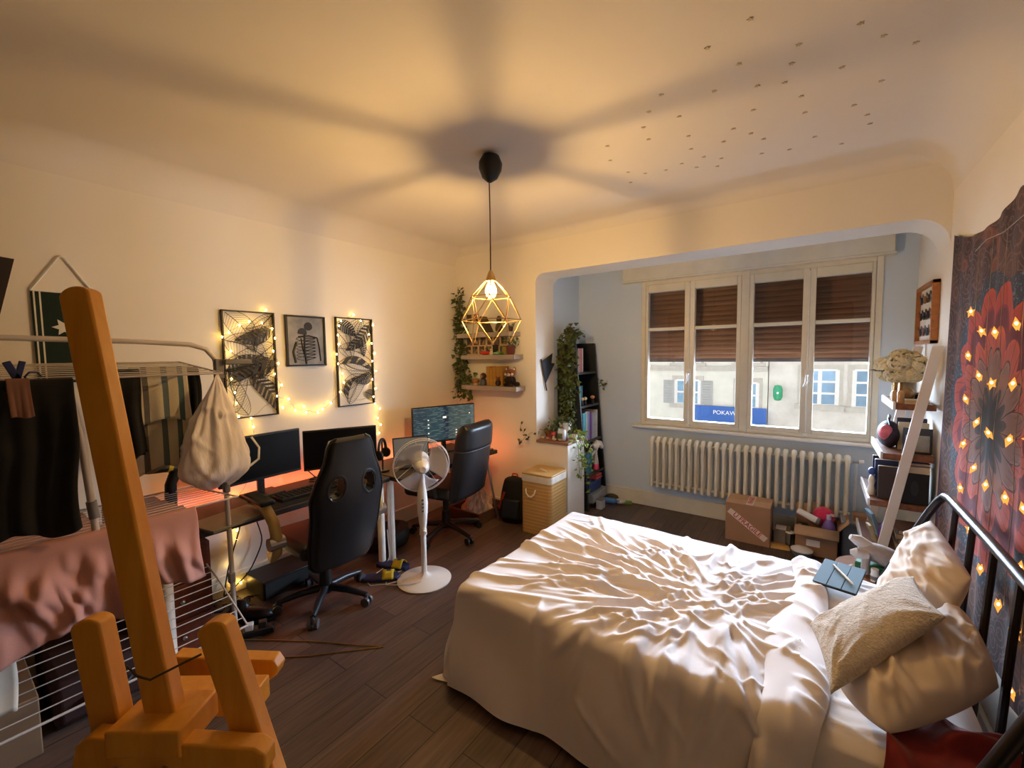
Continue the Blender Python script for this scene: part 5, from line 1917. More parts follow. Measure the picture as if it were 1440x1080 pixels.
for row, (z, lab) in enumerate(((1.925, 'top row beside the ivy'), (1.695, 'row just under the top shelf'), (1.622, 'row standing on the middle shelf'))):
    for k in range(6 if row else 2):
        x = -2.93 + .088 * k
        l_ = f'small framed picture card, {ordn[k]} of the {lab}' if row or k == 0 else f'small framed picture card, second of the {lab}'
        if c0 is None:
            c0 = thing('picture_card', l_, 'picture card', (x, YB - .006, z), 0, 'small framed picture cards by the shelves')
            obj('border', MB().bb((-.041, -.003, -.052), (.041, .003, .052)), M_CARDB, c0)
            obj('print', MB().bb((-.033, -.005, -.038), (.033, -.003, .044)), M_CARD, c0)
            o = c0
        else:
            o = dup(c0, (x, YB - .006 - (.02 if row == 2 else 0), z), 0, l_)
        if row == 2:
            o.scale = (.95, 1, .9)
            o.location.z = 1.603

# on the top shelf
fr_ = thing('photo_frame', 'pale photo frame leaning on the top corner shelf', 'picture frame', (-2.75, YB - .03, 1.77), (math.radians(-8), 0, 0))
obj('frame', MB().bb((-.06, -.006, 0), (.06, .006, .17)), M_CARDB, fr_, bevel=.002)
obj('print', MB().bb((-.045, -.009, .015), (.045, -.006, .155)), M_PRINT, fr_)
bt_ = thing('leaning_book', 'dark book leaning over on the top corner shelf', 'book', (-2.62, YB - .06, 1.772), (0, math.radians(-28), 0))
obj('cover', MB().bb((-.012, -.05, 0), (.012, .05, .18)), mat('dark_olive_cover', S(66, 52, 36), .6), bt_, bevel=.002)
vs_ = thing('dark_vase', 'small dark round-bellied vase on the top corner shelf', 'vase', (-2.50, YB - .07, 1.77))
obj('body', MB().lathe([(.02, 0), (.036, .02), (.038, .05), (.026, .08), (.018, .095), (.024, .11), (.026, .13), (.016, .155), (0, .16)], n=20), mat('dark_glaze', S(74, 60, 44), .35), vs_)
pp = thing('potted_plant', 'small wiry plant at the right end of the top corner shelf', 'plant', (-2.37, YB - .07, 1.77))
obj('pot', MB().lathe([(.022, 0), (.030, .05), (.026, .05), (.022, .02)], n=18), mat('dark_pot', S(70, 56, 50), .6), pp)
leafy('p', [[(-2.37, YB - .07, 1.82), (-2.37 + .07 * math.cos(a), YB - .07 + .03 * math.sin(a), 1.86 + .02 * math.sin(a * 3))] for a in [k * 1.1 for k in range(6)]], M_IVYF, M_STEM, pp, .022, .016, 8, .012)

# on the middle shelf
bw = thing('red_bowl', 'small bright red bowl on the middle corner shelf', 'bowl', (-2.665, YB - .085, 1.555))
obj('body', MB().lathe([(.022, 0), (.044, .012), (.050, .035), (.046, .035), (.038, .014), (0, .008)], n=24), mat('red_glaze', S(206, 44, 24), .3), bw)
leafy('s', [[(-2.665 + .012 * k, YB - .085, 1.565), (-2.665 + .022 * k, YB - .085, 1.64 + .01 * (k % 2))] for k in (-2, -1, 0, 1, 2)], M_IVYF, M_STEM, bw, .016, .02, 4, .01)
fg = thing('white_figurine', 'tiny cream figurine next to the red bowl', 'figurine', (-2.585, YB - .09, 1.555))
obj('body', MB().lathe([(.018, 0), (.022, .015), (.016, .03), (.01, .036), (0, .038)], n=14).ell((0, 0, .048), .015, 12, 8), mat('cream_glaze', S(226, 206, 176), .4), fg)
fg = thing('mint_figurine', 'tiny mint green reclining figurine on the middle corner shelf', 'figurine', (-2.53, YB - .09, 1.555))
obj('body', MB().ell((0, 0, .014), (.034, .016, .014), 14, 8).ell((.026, 0, .026), .012, 10, 8), mat('mint_glaze', S(150, 186, 152), .4), fg)
fg = thing('green_frog', 'tiny bright green frog-like figurine left of the dark red pot', 'figurine', (-2.465, YB - .09, 1.555))
obj('body', MB().ell((0, 0, .012), (.028, .018, .013), 14, 8).ell((.008, -.012, .024), .006, 8, 6).ell((.008, .012, .024), .006, 8, 6), mat('green_glaze', S(70, 140, 40), .4), fg)
for (x, nm, lab, col, hh, w) in ((-2.57, 'green_tin', 'dark green tin standing at the back of the middle shelf', (40, 48, 34), .10, .05), (-2.455, 'yellow_box', 'small yellow-green box at the back of the middle shelf', (150, 138, 62), .085, .045)):
    b_ = thing(nm, lab, 'container', (x, YB - .035, 1.555))
    obj('body', MB().bb((-w / 2, -.02, 0), (w / 2, .02, hh)), mat(nm, S(*col), .5), b_, bevel=.004)
    obj('lid', MB().bb((-w / 2 - .002, -.022, hh - .012), (w / 2 + .002, .022, hh)), mat(nm + '_lid', S(*[int(c * .7) for c in col]), .5), b_, bevel=.003)
fp = thing('potted_plant', 'leafy plant in a dark red pot at the right end of the middle shelf', 'plant', (-2.355, YB - .085, 1.555))
obj('pot', MB().lathe([(.034, 0), (.044, .07), (.048, .07), (.048, .085), (.040, .085), (.036, .03), (0, .03)], n=24), mat('dark_red_pot', S(104, 40, 40), .5), fp)
leafy('l', [[(-2.355, YB - .085, 1.62), (-2.355 + dx * .5, YB - .09, 1.69), (-2.355 + dx, YB - .095, 1.69 + dz)] for dx, dz in ((-.06, .05), (-.03, .09), (0, .06), (.04, .07), (.09, .03), (.11, -.02))], M_IVY, M_STEM, fp, .035, .02, 6, .02)

# on the lowest shelf
fg = thing('brown_figurine', 'small brown mushroom-like figurine at the left end of the lowest corner shelf', 'figurine', (-2.80, YB - .08, 1.255))
obj('cap', MB().lathe([(.0, .07), (.03, .064), (.042, .045), (.040, .03), (.022, .028)], n=20), mat('brown_glaze', S(140, 92, 46), .4), fg)
obj('body', MB().lathe([(.026, 0), (.028, .012), (.02, .03), (0, .034)], n=16), mat('tan_glaze', S(190, 150, 96), .4), fg)
fg = thing('dark_figurine', 'dark hooded figurine with grey front beside the yellow folders', 'figurine', (-2.695, YB - .085, 1.255))
obj('body', MB().lathe([(.034, 0), (.036, .03), (.028, .06), (0, .07)], n=18), mat('slate_glaze', S(72, 76, 88), .5), fg)
obj('head', MB().ell((0, 0, .092), (.034, .03, .032), 16, 10), mat('dark_brown_hood', S(66, 42, 32), .6), fg)
obj('face', MB().ell((-.004, -.022, .09), (.018, .012, .018), 12, 8), mat('skin_tone', S(176, 128, 98), .6), fg)
M_AMB = mat('amber_board', S(168, 122, 40), .6, var=.15, vs=30)
for k in range(5):
    b_ = thing('amber_book', ['wide amber book at the left of the upright row on the lowest shelf', 'second amber book from the left on the lowest corner shelf', 'middle amber book of the upright row on the lowest shelf', 'fourth amber book from the left on the lowest corner shelf', 'amber book nearest the red panda plush'][k], 'book', (-2.615 + .040 * k, YB - .055, 1.256), 0, 'upright amber books on the lowest shelf')
    hh = .175 + (.012, .002, .008, .014, .016)[k]
    obj('pages', MB().bb((-.016, -.05, .003), (.016, .05, hh - .003)), M_CARDB, b_)
    obj('cover', MB().bb((-.0185, -.054, 0), (-.0155, .05, hh)).bb((.0155, -.054, 0), (.0185, .05, hh)).bb((-.0185, -.056, 0), (.0185, -.051, hh)), M_AMB, b_, smooth=0)
M_FURB = mat('rust_plush', S(132, 70, 36), 1, var=.25, vs=60, bump=.6, bs=260, sheen=.3)
M_FURD = mat('dark_plush', S(40, 26, 24), 1, var=.25, vs=60, bump=.6, bs=260)
M_FURW = mat('white_plush', S(226, 214, 196), 1, var=.05, bump=.5, bs=260)
rp = thing('red_panda_plush', 'sitting red panda soft toy at the right end of the lowest corner shelf', 'soft toy', (-2.355, YB - .09, 1.256), .15)
obj('body', MB().ell((0, 0, .052), (.050, .045, .055), 20, 14), M_FURD, rp)
obj('head', MB().ell((0, -.01, .125), (.050, .042, .042), 20, 14), M_FURB, rp)
for s in (-1, 1):
    e_ = obj('ear', MB().ell((s * .040, 0, .163), (.017, .010, .018), 12, 8), M_FURB, rp)
    obj('ear_tuft', MB().ell((s * .041, -.007, .163), (.010, .006, .011), 10, 8), M_FURW, e_)
    obj('cheek', MB().ell((s * .033, -.036, .115), (.015, .012, .013), 12, 8), M_FURW, rp)
    obj('eye', MB().ell((s * .017, -.049, .133), (.006, .004, .006), 8, 6), M_BLACK, rp)
    obj('foot', MB().ell((s * .032, -.045, .016), (.019, .026, .016), 12, 8), M_FURD, rp)
    obj('paw', MB().ell((s * .028, -.045, .06), (.014, .018, .022), 12, 8), M_FURD, rp)
mz = obj('muzzle', MB().ell((0, -.046, .113), (.018, .014, .014), 12, 8), M_FURW, rp)
obj('nose', MB().ell((0, -.060, .117), (.006, .004, .005), 8, 6), M_BLACK, mz)
obj('tail', MB().tube([(.04, .01, .02), (.075, .0, .022), (.098, -.02, .018)], [.020, .022, .008], 12), M_FURD, rp)
lp_ = thing('small_plush', 'little brown round soft toy sitting in front of the amber books', 'soft toy', (-2.485, YB - .118, 1.256))
obj('body', MB().ell((0, 0, .030), (.030, .026, .030), 16, 10), M_FURD, lp_)
obj('head', MB().ell((0, -.004, .066), (.024, .022, .021), 16, 10).ell((-.018, 0, .084), .008, 8, 6).ell((.018, 0, .084), .008, 8, 6), M_FURB, lp_)

# ------------------------------------------------------------------ laundry basket
t = NT('bamboo_slats')
tc = t.n('ShaderNodeTexCoord')
sp = t.n('ShaderNodeSeparateXYZ')
t.l(tc.outputs['Object'], sp.inputs[0])
v = t.math('FRACT', t.math('MULTIPLY', sp.outputs[2], 34))
v2 = t.math('FRACT', t.math('MULTIPLY', sp.outputs[2], 16))
cA = t.ramp(v, [(0, S(168, 126, 70)), (.12, S(196, 154, 92)), (.9, S(204, 162, 98))])
t.l(cA, t.b.inputs['Base Color'])
t.b.inputs['Roughness'].default_value = .5
t.bump(t.math('PINGPONG', t.math('MULTIPLY', sp.outputs[2], 34), .5), .5, .006)
M_BAMB = t.m
M_LINER = mat('white_liner', S(226, 218, 206), .85, bump=.15, bs=60)
bs_ = thing('laundry_basket', 'tall bamboo laundry basket with white rim and rope handles beside the low wall stub', 'laundry basket', (-1.935, 3.17, 0), .02)
bw_, bd_, bh_ = .150, .150, .47


def rrect(hw, hd, r, n=6):
    out_ = []
    for (cx0, cy0, a0) in ((hw - r, hd - r, 0), (-hw + r, hd - r, 90), (-hw + r, -hd + r, 180), (hw - r, -hd + r, 270)):
        for k in range(n + 1):
            a = math.radians(a0 + 90 * k / n)
            out_.append((cx0 + r * math.cos(a), cy0 + r * math.sin(a)))
    return out_


I3 = lambda u, v, w: (u, v, w)
obj('body', MB().prism(rrect(bw_, bd_, .035), 0, bh_, I3), M_BAMB, bs_)
obj('liner', MB().prism(rrect(bw_ + .004, bd_ + .004, .038), bh_ - .012, bh_ + .045, I3), M_LINER, bs_, bevel=.004)
ld = obj('lid', MB().prism(rrect(bw_ + .002, bd_ + .002, .036), bh_ + .045, bh_ + .062, I3), wood('bamboo_lid', S(186, 146, 84), S(206, 166, 100), (1, 9, 1), .45), bs_, bevel=.004)
M_ROPE = mat('white_rope', S(230, 222, 208), .9, bump=.4, bs=150)
obj('lid_handle', MB().tube([(-.05, .0, bh_ + .062), (-.03, -.005, bh_ + .075), (0, -.02, bh_ + .072), (.035, -.035, bh_ + .07), (.05, -.045, bh_ + .062)], .0055, 8), M_ROPE, ld)
obj('rope_handle', MB().tube([(-.095, -bd_ - .004, .395), (-.088, -bd_ - .012, .36), (-.06, -bd_ - .02, .335), (-.03, -bd_ - .02, .335), (-.005, -bd_ - .012, .36), (.002, -bd_ - .004, .395)], .007, 8), M_ROPE, bs_)

# ------------------------------------------------------------------ plants on the stub wall
SZ = .757
M_WPOT = mat('white_ceramic', S(232, 230, 226), .35, var=.02)
pl1 = thing('potted_ivy', 'trailing ivy in a tapered white pot on the wooden cap of the low wall', 'plant', (-1.955, 3.60, SZ))
obj('pot', MB().lathe([(.040, 0), (.058, .13), (.062, .13), (.062, .145), (.052, .145), (.046, .03), (0, .03)], n=28), M_WPOT, pl1)
st = []
for a, L in ((2.4, .12), (2.9, .12), (3.4, .13), (3.9, .14), (4.3, .16), (1.2, .12), (5.0, .12), (.3, .1)):
    b = Vector((-1.955, 3.60, SZ + .13))
    st.append([b, b + Vector((.5 * L * math.cos(a), .35 * L * math.sin(a) - .02, .07)), b + Vector((L * math.cos(a) * .9, .5 * L * math.sin(a) - .05, .0)), b + Vector((L * math.cos(a) * 1.0, .5 * L * math.sin(a) - .07, -.08))])
leafy('i', st, M_IVY, M_STEM, pl1, .048, .020, 12, .03)
pl2 = thing('potted_ivy', 'bright ivy trailing down the white end of the low wall', 'plant', (-1.82, 3.52, SZ))
obj('pot', MB().lathe([(.026, 0), (.034, .05), (.03, .05), (.026, .02), (0, .02)], n=20), M_WPOT, pl2)
st = []
rg = random.Random(21)
for k in range(7):
    y = 3.44 + .04 * k
    z1 = .62 - .38 * rg.random() * (1 if k in (1, 3, 5, 6) else .5)
    st.append([(-1.82, 3.52, SZ + .06), (-1.785, y, SZ + .06), (-1.74, y + .01, SZ - .06), (-1.742, y + rg.uniform(-.03, .03), (SZ + z1) / 2 - .05), (-1.745, y + rg.uniform(-.04, .04), z1 - .05)])
leafy('i', st, M_IVYL, M_STEM, pl2, .042, .030, 15, .03)
pl3 = thing('potted_ivy', 'thin ivy sprig from a terracotta pot reaching left across the wall', 'plant', (-2.06, 3.47, SZ))
obj('pot', MB().lathe([(.024, 0), (.034, .055), (.037, .055), (.037, .068), (.030, .068), (.026, .02), (0, .02)], n=20), mat('terracotta', S(150, 72, 42), .75), pl3)
leafy('i', [[(-2.06, 3.47, SZ + .06), (-2.14, 3.40, SZ + .09), (-2.22, 3.315, SZ + .03), (-2.28, 3.31, SZ + .10), (-2.265, 3.31, SZ + .17)], [(-2.22, 3.315, SZ + .03), (-2.26, 3.31, SZ - .02), (-2.31, 3.31, SZ + .0)], [(-2.06, 3.47, SZ + .06), (-2.02, 3.46, SZ + .16), (-2.05, 3.45, SZ + .20)], [(-2.06, 3.47, SZ + .05), (-2.0, 3.44, SZ + .10), (-1.98, 3.43, SZ + .06)]], M_IVYF, M_STEM, pl3, .036, .026, 17, .02)
jr = thing('glass_jar', 'small labelled glass jar at the front corner of the wooden cap', 'jar', (-1.90, 3.435, SZ))
obj('glass', MB().lathe([(.0, .002), (.036, .002), (.040, .01), (.040, .085), (.034, .098), (.034, .105)], n=24, cap=False), mat('pale_glass', S(206, 212, 222), .1, var=.02), jr)
obj('label', MB().grid(12, 2, lambda u, v: (.0408 * math.cos(-2.3 + 1.3 * u), .0408 * math.sin(-2.3 + 1.3 * u), .022 + .05 * v)), mat('green_label', S(92, 110, 84), .7, var=.4, vs=60), jr)
obj('saucer', MB().lathe([(.0, 0), (.055, 0), (.058, .008), (.04, .003), (0, .003)], n=24), mat('terracotta_saucer', S(130, 60, 40), .7), jr)
mu = thing('mushroom_ornament', 'small red toadstool ornament beside the terracotta pot', 'ornament', (-1.985, 3.425, SZ))
obj('cap', MB().lathe([(0, .075), (.02, .070), (.030, .052), (.029, .045), (.012, .044)], n=18), mat('red_cap', S(170, 50, 28), .4), mu)
obj('stalk', MB().lathe([(.013, 0), (.010, .03), (.009, .046)], n=12), M_WPOT, mu)
for (x, y, lab, col) in ((-2.095, 3.41, 'smooth pale pebble at the left end of the wooden cap', (214, 190, 162)), (-2.035, 3.40, 'tiny pink shell lying on the wooden cap', (206, 150, 130)), (-1.95, 3.39, 'tiny yellow shell lying on the wooden cap', (206, 190, 130))):
    single('pebble', lab, 'pebble', MB().ell((0, 0, .012), (.018, .013, .012), 12, 8), mat('pebble', S(*col), .6), loc=(x, y, SZ))

# pennant on the alcove side wall
pf = thing('black_pennant', 'small black swallow-tailed pennant flag pinned by the bookcase', 'flag', (-2.118, 3.50, 1.30), 0)
pf.rotation_euler = (math.radians(18), 0, 0)
obj('stick', MB().cyl((0, 0, -.10), (0, 0, .22), .006, n=8), M_BLACK, pf)
obj('cloth', MB().prism([(.0, .20), (.21, .21), (.16, .125), (.22, .10), (.0, -.02)], -.0015, .0015, lambda u, v, w: (w + .006, u, v)), mat('black_flag_cloth', S(26, 26, 30), .8, var=.3, vs=20), pf, smooth=0)

# ================================================================== ladder bookcase in the alcove
M_BC = mat('black_bookcase', S(26, 30, 34), .45, var=.12)
bc = thing('bookcase', 'narrow black sloping bookcase in the alcove corner with ivy over its side', 'bookcase', (-1.98, 3.98, 0))
CY0, CY1 = 3.765, 4.225
front = lambda z: -1.79 - .085 * z
xb = -2.132
for (ya, yb) in ((CY0, CY0 + .022), (CY1 - .022, CY1)):
    obj('side_panel', MB().prism([(xb, 0), (front(0), 0), (front(1.665), 1.665), (xb, 1.665)], ya, yb, lambda u, v, w: (u, w, v)), M_BC, bc, world=True, bevel=.002)
obj('back_panel', MB().bb((xb, CY0 + .022, 0), (xb + .008, CY1 - .022, 1.665)), M_BC, bc, world=True)
BZ_ = [.06, .345, .675, 1.035, 1.37]
for z in BZ_:
    obj('shelf', MB().bb((xb + .008, CY0 + .022, z - .022), (front(z) - .004, CY1 - .022, z)), M_BC, bc, world=True)


def book(label, y, z, th, h, d, col, group='books in the black bookcase', tilt=0.0, xf=None, namep='book', var=.08):
    xf_ = (front(z) - .03) if xf is None else xf
    b_ = thing(namep, label, 'book', (xf_ - d / 2, y, z), (math.radians(tilt), 0, 0), group)
    obj('pages', MB().bb((-d / 2 + .003, -th / 2 + .002, .003), (d / 2 - .004, th / 2 - .002, h - .003)), M_CARDB, b_, smooth=0)
    obj('cover', MB().bb((-d / 2, -th / 2, 0), (d / 2, -th / 2 + .002, h)).bb((-d / 2, th / 2 - .002, 0), (d / 2, th / 2, h)).bb((d / 2 - .003, -th / 2, 0), (d / 2, th / 2, h)), mat('book_cover', S(*col), .5, var=var), b_, smooth=0)
    return b_


y = CY0 + .05
for lab, th, h, col in (('grey book at the left of the top bookcase shelf', .02, .23, (110, 106, 112)), ('slim pale grey book second on the top bookcase shelf', .018, .24, (176, 170, 172)), ('salmon pink book third on the top bookcase shelf', .038, .235, (206, 130, 122)), ('rose book fourth on the top bookcase shelf', .030, .235, (190, 116, 112)), ('white book at the right of the top bookcase shelf', .022, .24, (214, 208, 206))):
    book(lab, y + th / 2, 1.37, th, h, .14, col)
    y += th + .002
y = CY0 + .03
for lab, th, h, col in (('orange spined book at the left of the second bookcase shelf', .02, .25, (170, 82, 54)), ('teal book on the second bookcase shelf', .034, .20, (52, 130, 132)), ('darker teal book beside it on the second bookcase shelf', .028, .20, (34, 92, 104))):
    book(lab, y + th / 2, 1.035, th, h, .14, col)
    y += th + .002
for (yy, lab, col) in ((3.87, 'pale round-capped figurine at the left of the second bookcase shelf', (226, 196, 150)), (3.94, 'pale round-capped figurine second on the second bookcase shelf', (230, 210, 176)), (4.12, 'orange-capped figurine at the right of the second bookcase shelf', (222, 152, 104))):
    f_ = thing('small_figurine', lab, 'figurine', (front(1.035) - .035, yy, 1.035))
    obj('cap', MB().ell((0, 0, .065), (.024, .024, .018), 14, 8), mat('figurine_cap', S(*col), .5), f_)
    obj('body', MB().lathe([(.016, 0), (.018, .02), (.013, .05), (0, .06)], n=14), M_BLACK, f_)
y = CY0 + .028
for lab, th, h, col in (('dark teal binder at the left of the third bookcase shelf', .03, .29, (24, 84, 96)), ('cyan binder on the third bookcase shelf', .055, .285, (72, 190, 216)), ('white binder third on the third bookcase shelf', .05, .295, (206, 222, 236)), ('lilac book on the third bookcase shelf', .04, .29, (160, 170, 226)), ('violet book on the third bookcase shelf', .036, .27, (112, 70, 186)), ('slim pink book leaning between violet and white on the third shelf', .02, .28, (210, 150, 176)), ('pale blue book on the third bookcase shelf', .045, .27, (190, 206, 228)), ('white patterned book near the right of the third bookcase shelf', .045, .275, (206, 206, 212)), ('white spiral notebook at the right of the third bookcase shelf', .03, .29, (230, 230, 234))):
    book(lab, y + th / 2, .675, th, h, .17, col, var=.2 if 'patterned' in lab else .05)
    y += th + .003
# fourth shelf: blue box, spray bottle
bb_ = thing('blue_box', 'turquoise cardboard box file on the fourth bookcase shelf', 'box', (front(.345) - .09, 3.875, .345))
obj('body', MB().bb((-.10, -.075, 0), (.07, .075, .205)), mat('turquoise_card', S(28, 126, 160), .6), bb_, bevel=.004)
obj('label', MB().bb((.07, -.02, .11), (.0715, .02, .15)), mat('pale_label', S(120, 180, 196), .6), bb_)
spb = thing('spray_bottle', 'white watering bottle with pink base and bent spout on the fourth bookcase shelf', 'bottle', (front(.345) - .045, 4.09, .345))
obj('body', MB().lathe([(.032, .05), (.034, .07), (.022, .15), (.018, .19), (.024, .21), (.024, .235), (0, .245)], n=20), M_WPLASTIC, spb)
obj('pink_base', MB().lathe([(0, 0), (.036, 0), (.038, .01), (.034, .06), (.0, .062)], n=20), mat('pink_plastic', S(232, 84, 120), .4), spb)
obj('spray_head', MB().tube([(.0, -.02, .225), (.01, .0, .28), (.02, .05, .265), (.035, .09, .22)], [.034, .042, .034, .022], 14), M_WPLASTIC, spb)
obj('spout', MB().tube([(0, 0, .20), (0, -.10, .165), (-.02, -.16, .14)], .014, 10).tube([(0, -.02, .24), (0, -.06, .275), (0, -.11, .265), (-.01, -.15, .21)], .007, 8), M_WPLASTIC, spb)
# fifth shelf
rc = thing('red_cloth_roll', 'coral red folded cloth on top of the navy box in the bookcase', 'cloth', (front(.06) - .09, 4.06, .255))
obj('fold', MB().bb((-.08, -.07, 0), (.08, .07, .03)).bb((-.075, -.065, .03), (.078, .068, .055)), mat('coral_cloth', S(196, 82, 84), .85, bump=.2, bs=80), rc, bevel=.012, seg=3)
nb = thing('navy_box', 'navy blue box on the lowest bookcase compartment', 'box', (front(.06) - .085, 3.99, .15))
obj('body', MB().bb((-.10, -.16, 0), (.06, .14, .085)), mat('navy_card', S(36, 62, 116), .6), nb, bevel=.003)
obj('lid', MB().bb((-.103, -.163, .085), (.063, .143, .105)), mat('navy_lid', S(44, 76, 136), .6), nb, bevel=.003)
mb_ = thing('grey_drawer_box', 'pale grey drawer box with metal pull at the foot of the bookcase', 'box', (front(.0) - .05, 4.02, .06))
obj('body', MB().bb((-.20, -.18, 0), (.06, .17, .088)), mat('pale_grey_card', S(150, 158, 156), .6), mb_, bevel=.003)
obj('drawer_front', MB().bb((.06, -.172, .006), (.064, .162, .082)), mat('pale_grey_front', S(162, 168, 166), .6), mb_)
obj('pull', MB().tube([(.064, -.03, .055), (.078, -.03, .05), (.078, .02, .05), (.064, .02, .055)], .004, 6), M_STEEL, mb_)
bi = thing('potted_ivy', 'big ivy on top of the black bookcase trailing down its side', 'plant', (-2.02, 3.86, 1.665))
obj('pot', MB().lathe([(.045, 0), (.06, .07), (.064, .07), (.064, .085), (.054, .085), (.05, .03), (0, .03)], n=22), mat('dark_green_pot', S(50, 58, 46), .6), bi)
st = []
rg = random.Random(33)
for k in range(17):
    x = -2.075 + .15 * rg.random()
    yy = CY0 - .012 - .03 * rg.random()
    zend = rg.choice([.80, .95, 1.1, .75, .85, 1.25])
    p = [(-2.02, 3.86, 1.74), ((x - 2.02) / 2, 3.80, 1.80 + .05 * rg.random()), (x, yy - .02, 1.70)]
    z = 1.70
    while z > zend:
        z -= .10
        p.append((x + rg.uniform(-.04, .04) + .05 * (1.7 - z) * (.6 if x > -2.03 else .3), yy - rg.uniform(0, .03), z))
    st.append(p)
for k in range(7):
    a = rg.uniform(-.5, 1.9)
    st.append([(-2.02, 3.86, 1.74), (-2.02 + .05 * math.cos(a), 3.86 + .12 * math.sin(a), 1.80), (-2.0 + .1 * math.cos(a), 3.88 + .26 * math.sin(a) * rg.random(), 1.72 + .06 * rg.random())])
leafy('i', st, M_IVY, M_STEM, bi, .046, .030, 35, .04)
sp_ = thing('ivy_sprig', 'small ivy sprig poking out at the right side of the bookcase', 'plant', (-1.84, 4.24, 1.2))
leafy('i', [[(-1.91, 4.235, 1.30), (-1.87, 4.24, 1.25), (-1.82, 4.24, 1.22), (-1.80, 4.24, 1.27)], [(-1.87, 4.24, 1.25), (-1.85, 4.24, 1.18)]], M_IVY, M_STEM, sp_, .035, .022, 3, .012)

# clutter on the floor at the foot of the bookcase
for (x, y, nm, lab, cat, mbf, m_) in (
        (-1.70, 4.10, 'plastic_bottle', 'blue capped clear bottle lying on the floor by the bookcase', 'bottle', MB().tube([(-.08, 0, .03), (.04, .02, .03), (.06, .024, .03), (.09, .03, .03)], [.03, .03, .012, .012], 14), mat('blue_plastic', S(70, 120, 196), .25)),
        (-1.62, 4.16, 'white_pouch', 'crumpled white pouch lying on the floor by the bookcase', 'pouch', MB().ell((0, 0, .025), (.055, .045, .025), 16, 10, (0, .1, .4)), mat('white_pouch', S(190, 192, 196), .5, bump=.4, bs=40)),
        (-1.56, 4.20, 'green_packet', 'small green packet lying on the floor by the skirting', 'packet', MB().box((0, 0, .012), (.09, .05, .02), (0, 0, .6)), mat('green_foil', S(104, 140, 60), .5)),
        (-1.73, 4.22, 'olive_bag', 'dark olive cloth bag slumped on the floor behind the bottle', 'bag', MB().ell((0, 0, .035), (.07, .03, .035), 16, 10), mat('olive_cloth', S(70, 66, 44), .9, bump=.3, bs=60))):
    o_ = thing(nm, lab, cat, (x, y, 0))
    obj('body', mbf, m_, o_)
    if nm == 'plastic_bottle':
        obj('cap', MB().cyl((.088, .0295, .03), (.105, .032, .03), .014, n=12), M_WPLASTIC, o_)
wb = thing('white_label_box', 'small white box standing at the base of the bookcase', 'box', (-1.735, 3.93, 0))
obj('body', MB().box((0, 0, .045), (.06, .09, .09)), mat('white_card', S(186, 192, 200), .6), wb, bevel=.003)
obj('lid', MB().box((0, 0, .095), (.063, .093, .012)), mat('grey_card', S(120, 124, 132), .6), wb, bevel=.003)
# ================================================================== alcove floor: cardboard boxes
M_CB = mat('cardboard', S(158, 120, 90), .85, var=.06, vs=8, bump=.08, bs=60)
M_CBL = mat('cardboard_flap', S(182, 146, 114), .85, var=.05)
M_TAPE = mat('white_tape', S(222, 206, 196), .4, var=.03)
M_TAPER = mat('red_print', S(186, 46, 52), .5, var=.03)
fb_ = thing('cardboard_box', 'closed cardboard box with a fragile tape strip in front of the radiator', 'box', (-.425, 3.965, 0))
obj('body', MB().bb((-.585, 3.84, 0), (-.265, 4.10, .315)), M_CB, fb_, world=True, bevel=.004)
obj('top_flap', MB().bb((-.583, 3.842, .315), (-.267, 3.968, .320)).bb((-.583, 3.972, .315), (-.267, 4.098, .320)), M_CBL, fb_, world=True)
ta = math.atan2(-.185, .255)
tp = obj('tape', MB().box((0, -.1265, .155), (.33, .001, .045), (0, -ta, 0)).bb((-.012, -.127, .320), (.040, .13, .3215)), M_TAPE, fb_)
text('U FRAGILE', .052, M_TAPER, (0, -.1278, .155), (PI / 2, -ta, 0), tp, 'fragile_lettering', .0004, 'CENTER', .0008)
text('FRAGILE', .050, M_TAPER, (.014, .0, .3222), (0, 0, PI / 2), tp, 'fragile_lettering', .0004, 'CENTER', .0008)
ob_ = thing('cardboard_box', 'open cardboard box full of odds and ends below the right end of the radiator', 'box', (.03, 3.985, 0))
mb = MB()
x0, x1, y0, y1, zt = -.105, .165, 3.865, 4.105, .225
mb.bb((x0, y0, 0), (x1, y0 + .006, zt)).bb((x0, y1 - .006, 0), (x1, y1, zt)).bb((x0, y0, 0), (x0 + .006, y1, zt)).bb((x1 - .006, y0, 0), (x1, y1, zt)).bb((x0, y0, 0), (x1, y1, .006))
obj('body', mb, M_CB, ob_, world=True, smooth=0)
flaps = MB()
flaps.add([(x0, y0, zt), (x1, y0, zt), (x1 + .002, y0 - .075, zt - .048), (x0 - .002, y0 - .075, zt - .048)], [(0, 1, 2, 3)])
obj('front_flap', flaps, M_CBL, ob_, world=True, solid=.005)
obj('rear_flap', MB().add([(x0, y1, zt), (x1, y1, zt), (x1, y1 + .03, zt + .10), (x0, y1 + .03, zt + .10)], [(0, 1, 2, 3)]), M_CBL, ob_, world=True, solid=.005)
obj('side_flap', MB().add([(x1, y0, zt), (x1, y1, zt), (x1 + .06, y1, zt + .075), (x1 + .06, y0, zt + .075)], [(0, 1, 2, 3)]), M_CBL, ob_, world=True, solid=.005)
obj('shipping_label', MB().bb((-.03, y0 - .002, .075), (.055, y0 - .0002, .125)), M_TAPE, ob_, world=True)
pk = thing('pink_plush', 'round bright pink fluffy toy sticking up from the open cardboard box', 'soft toy', (.075, 4.03, .10))
obj('body', MB().ell((0, 0, .17), (.072, .065, .072), 20, 14), mat('hot_pink_plush', S(214, 48, 92), 1, var=.2, vs=50, bump=.6, bs=200, sheen=.4), pk)
obj('tag', MB().box((.05, -.04, .20), (.03, .004, .02)), M_TAPE, pk)
pb = thing('purple_bottle', 'translucent purple bottle standing in front of the pink toy in the open box', 'bottle', (.105, 3.95, .01))
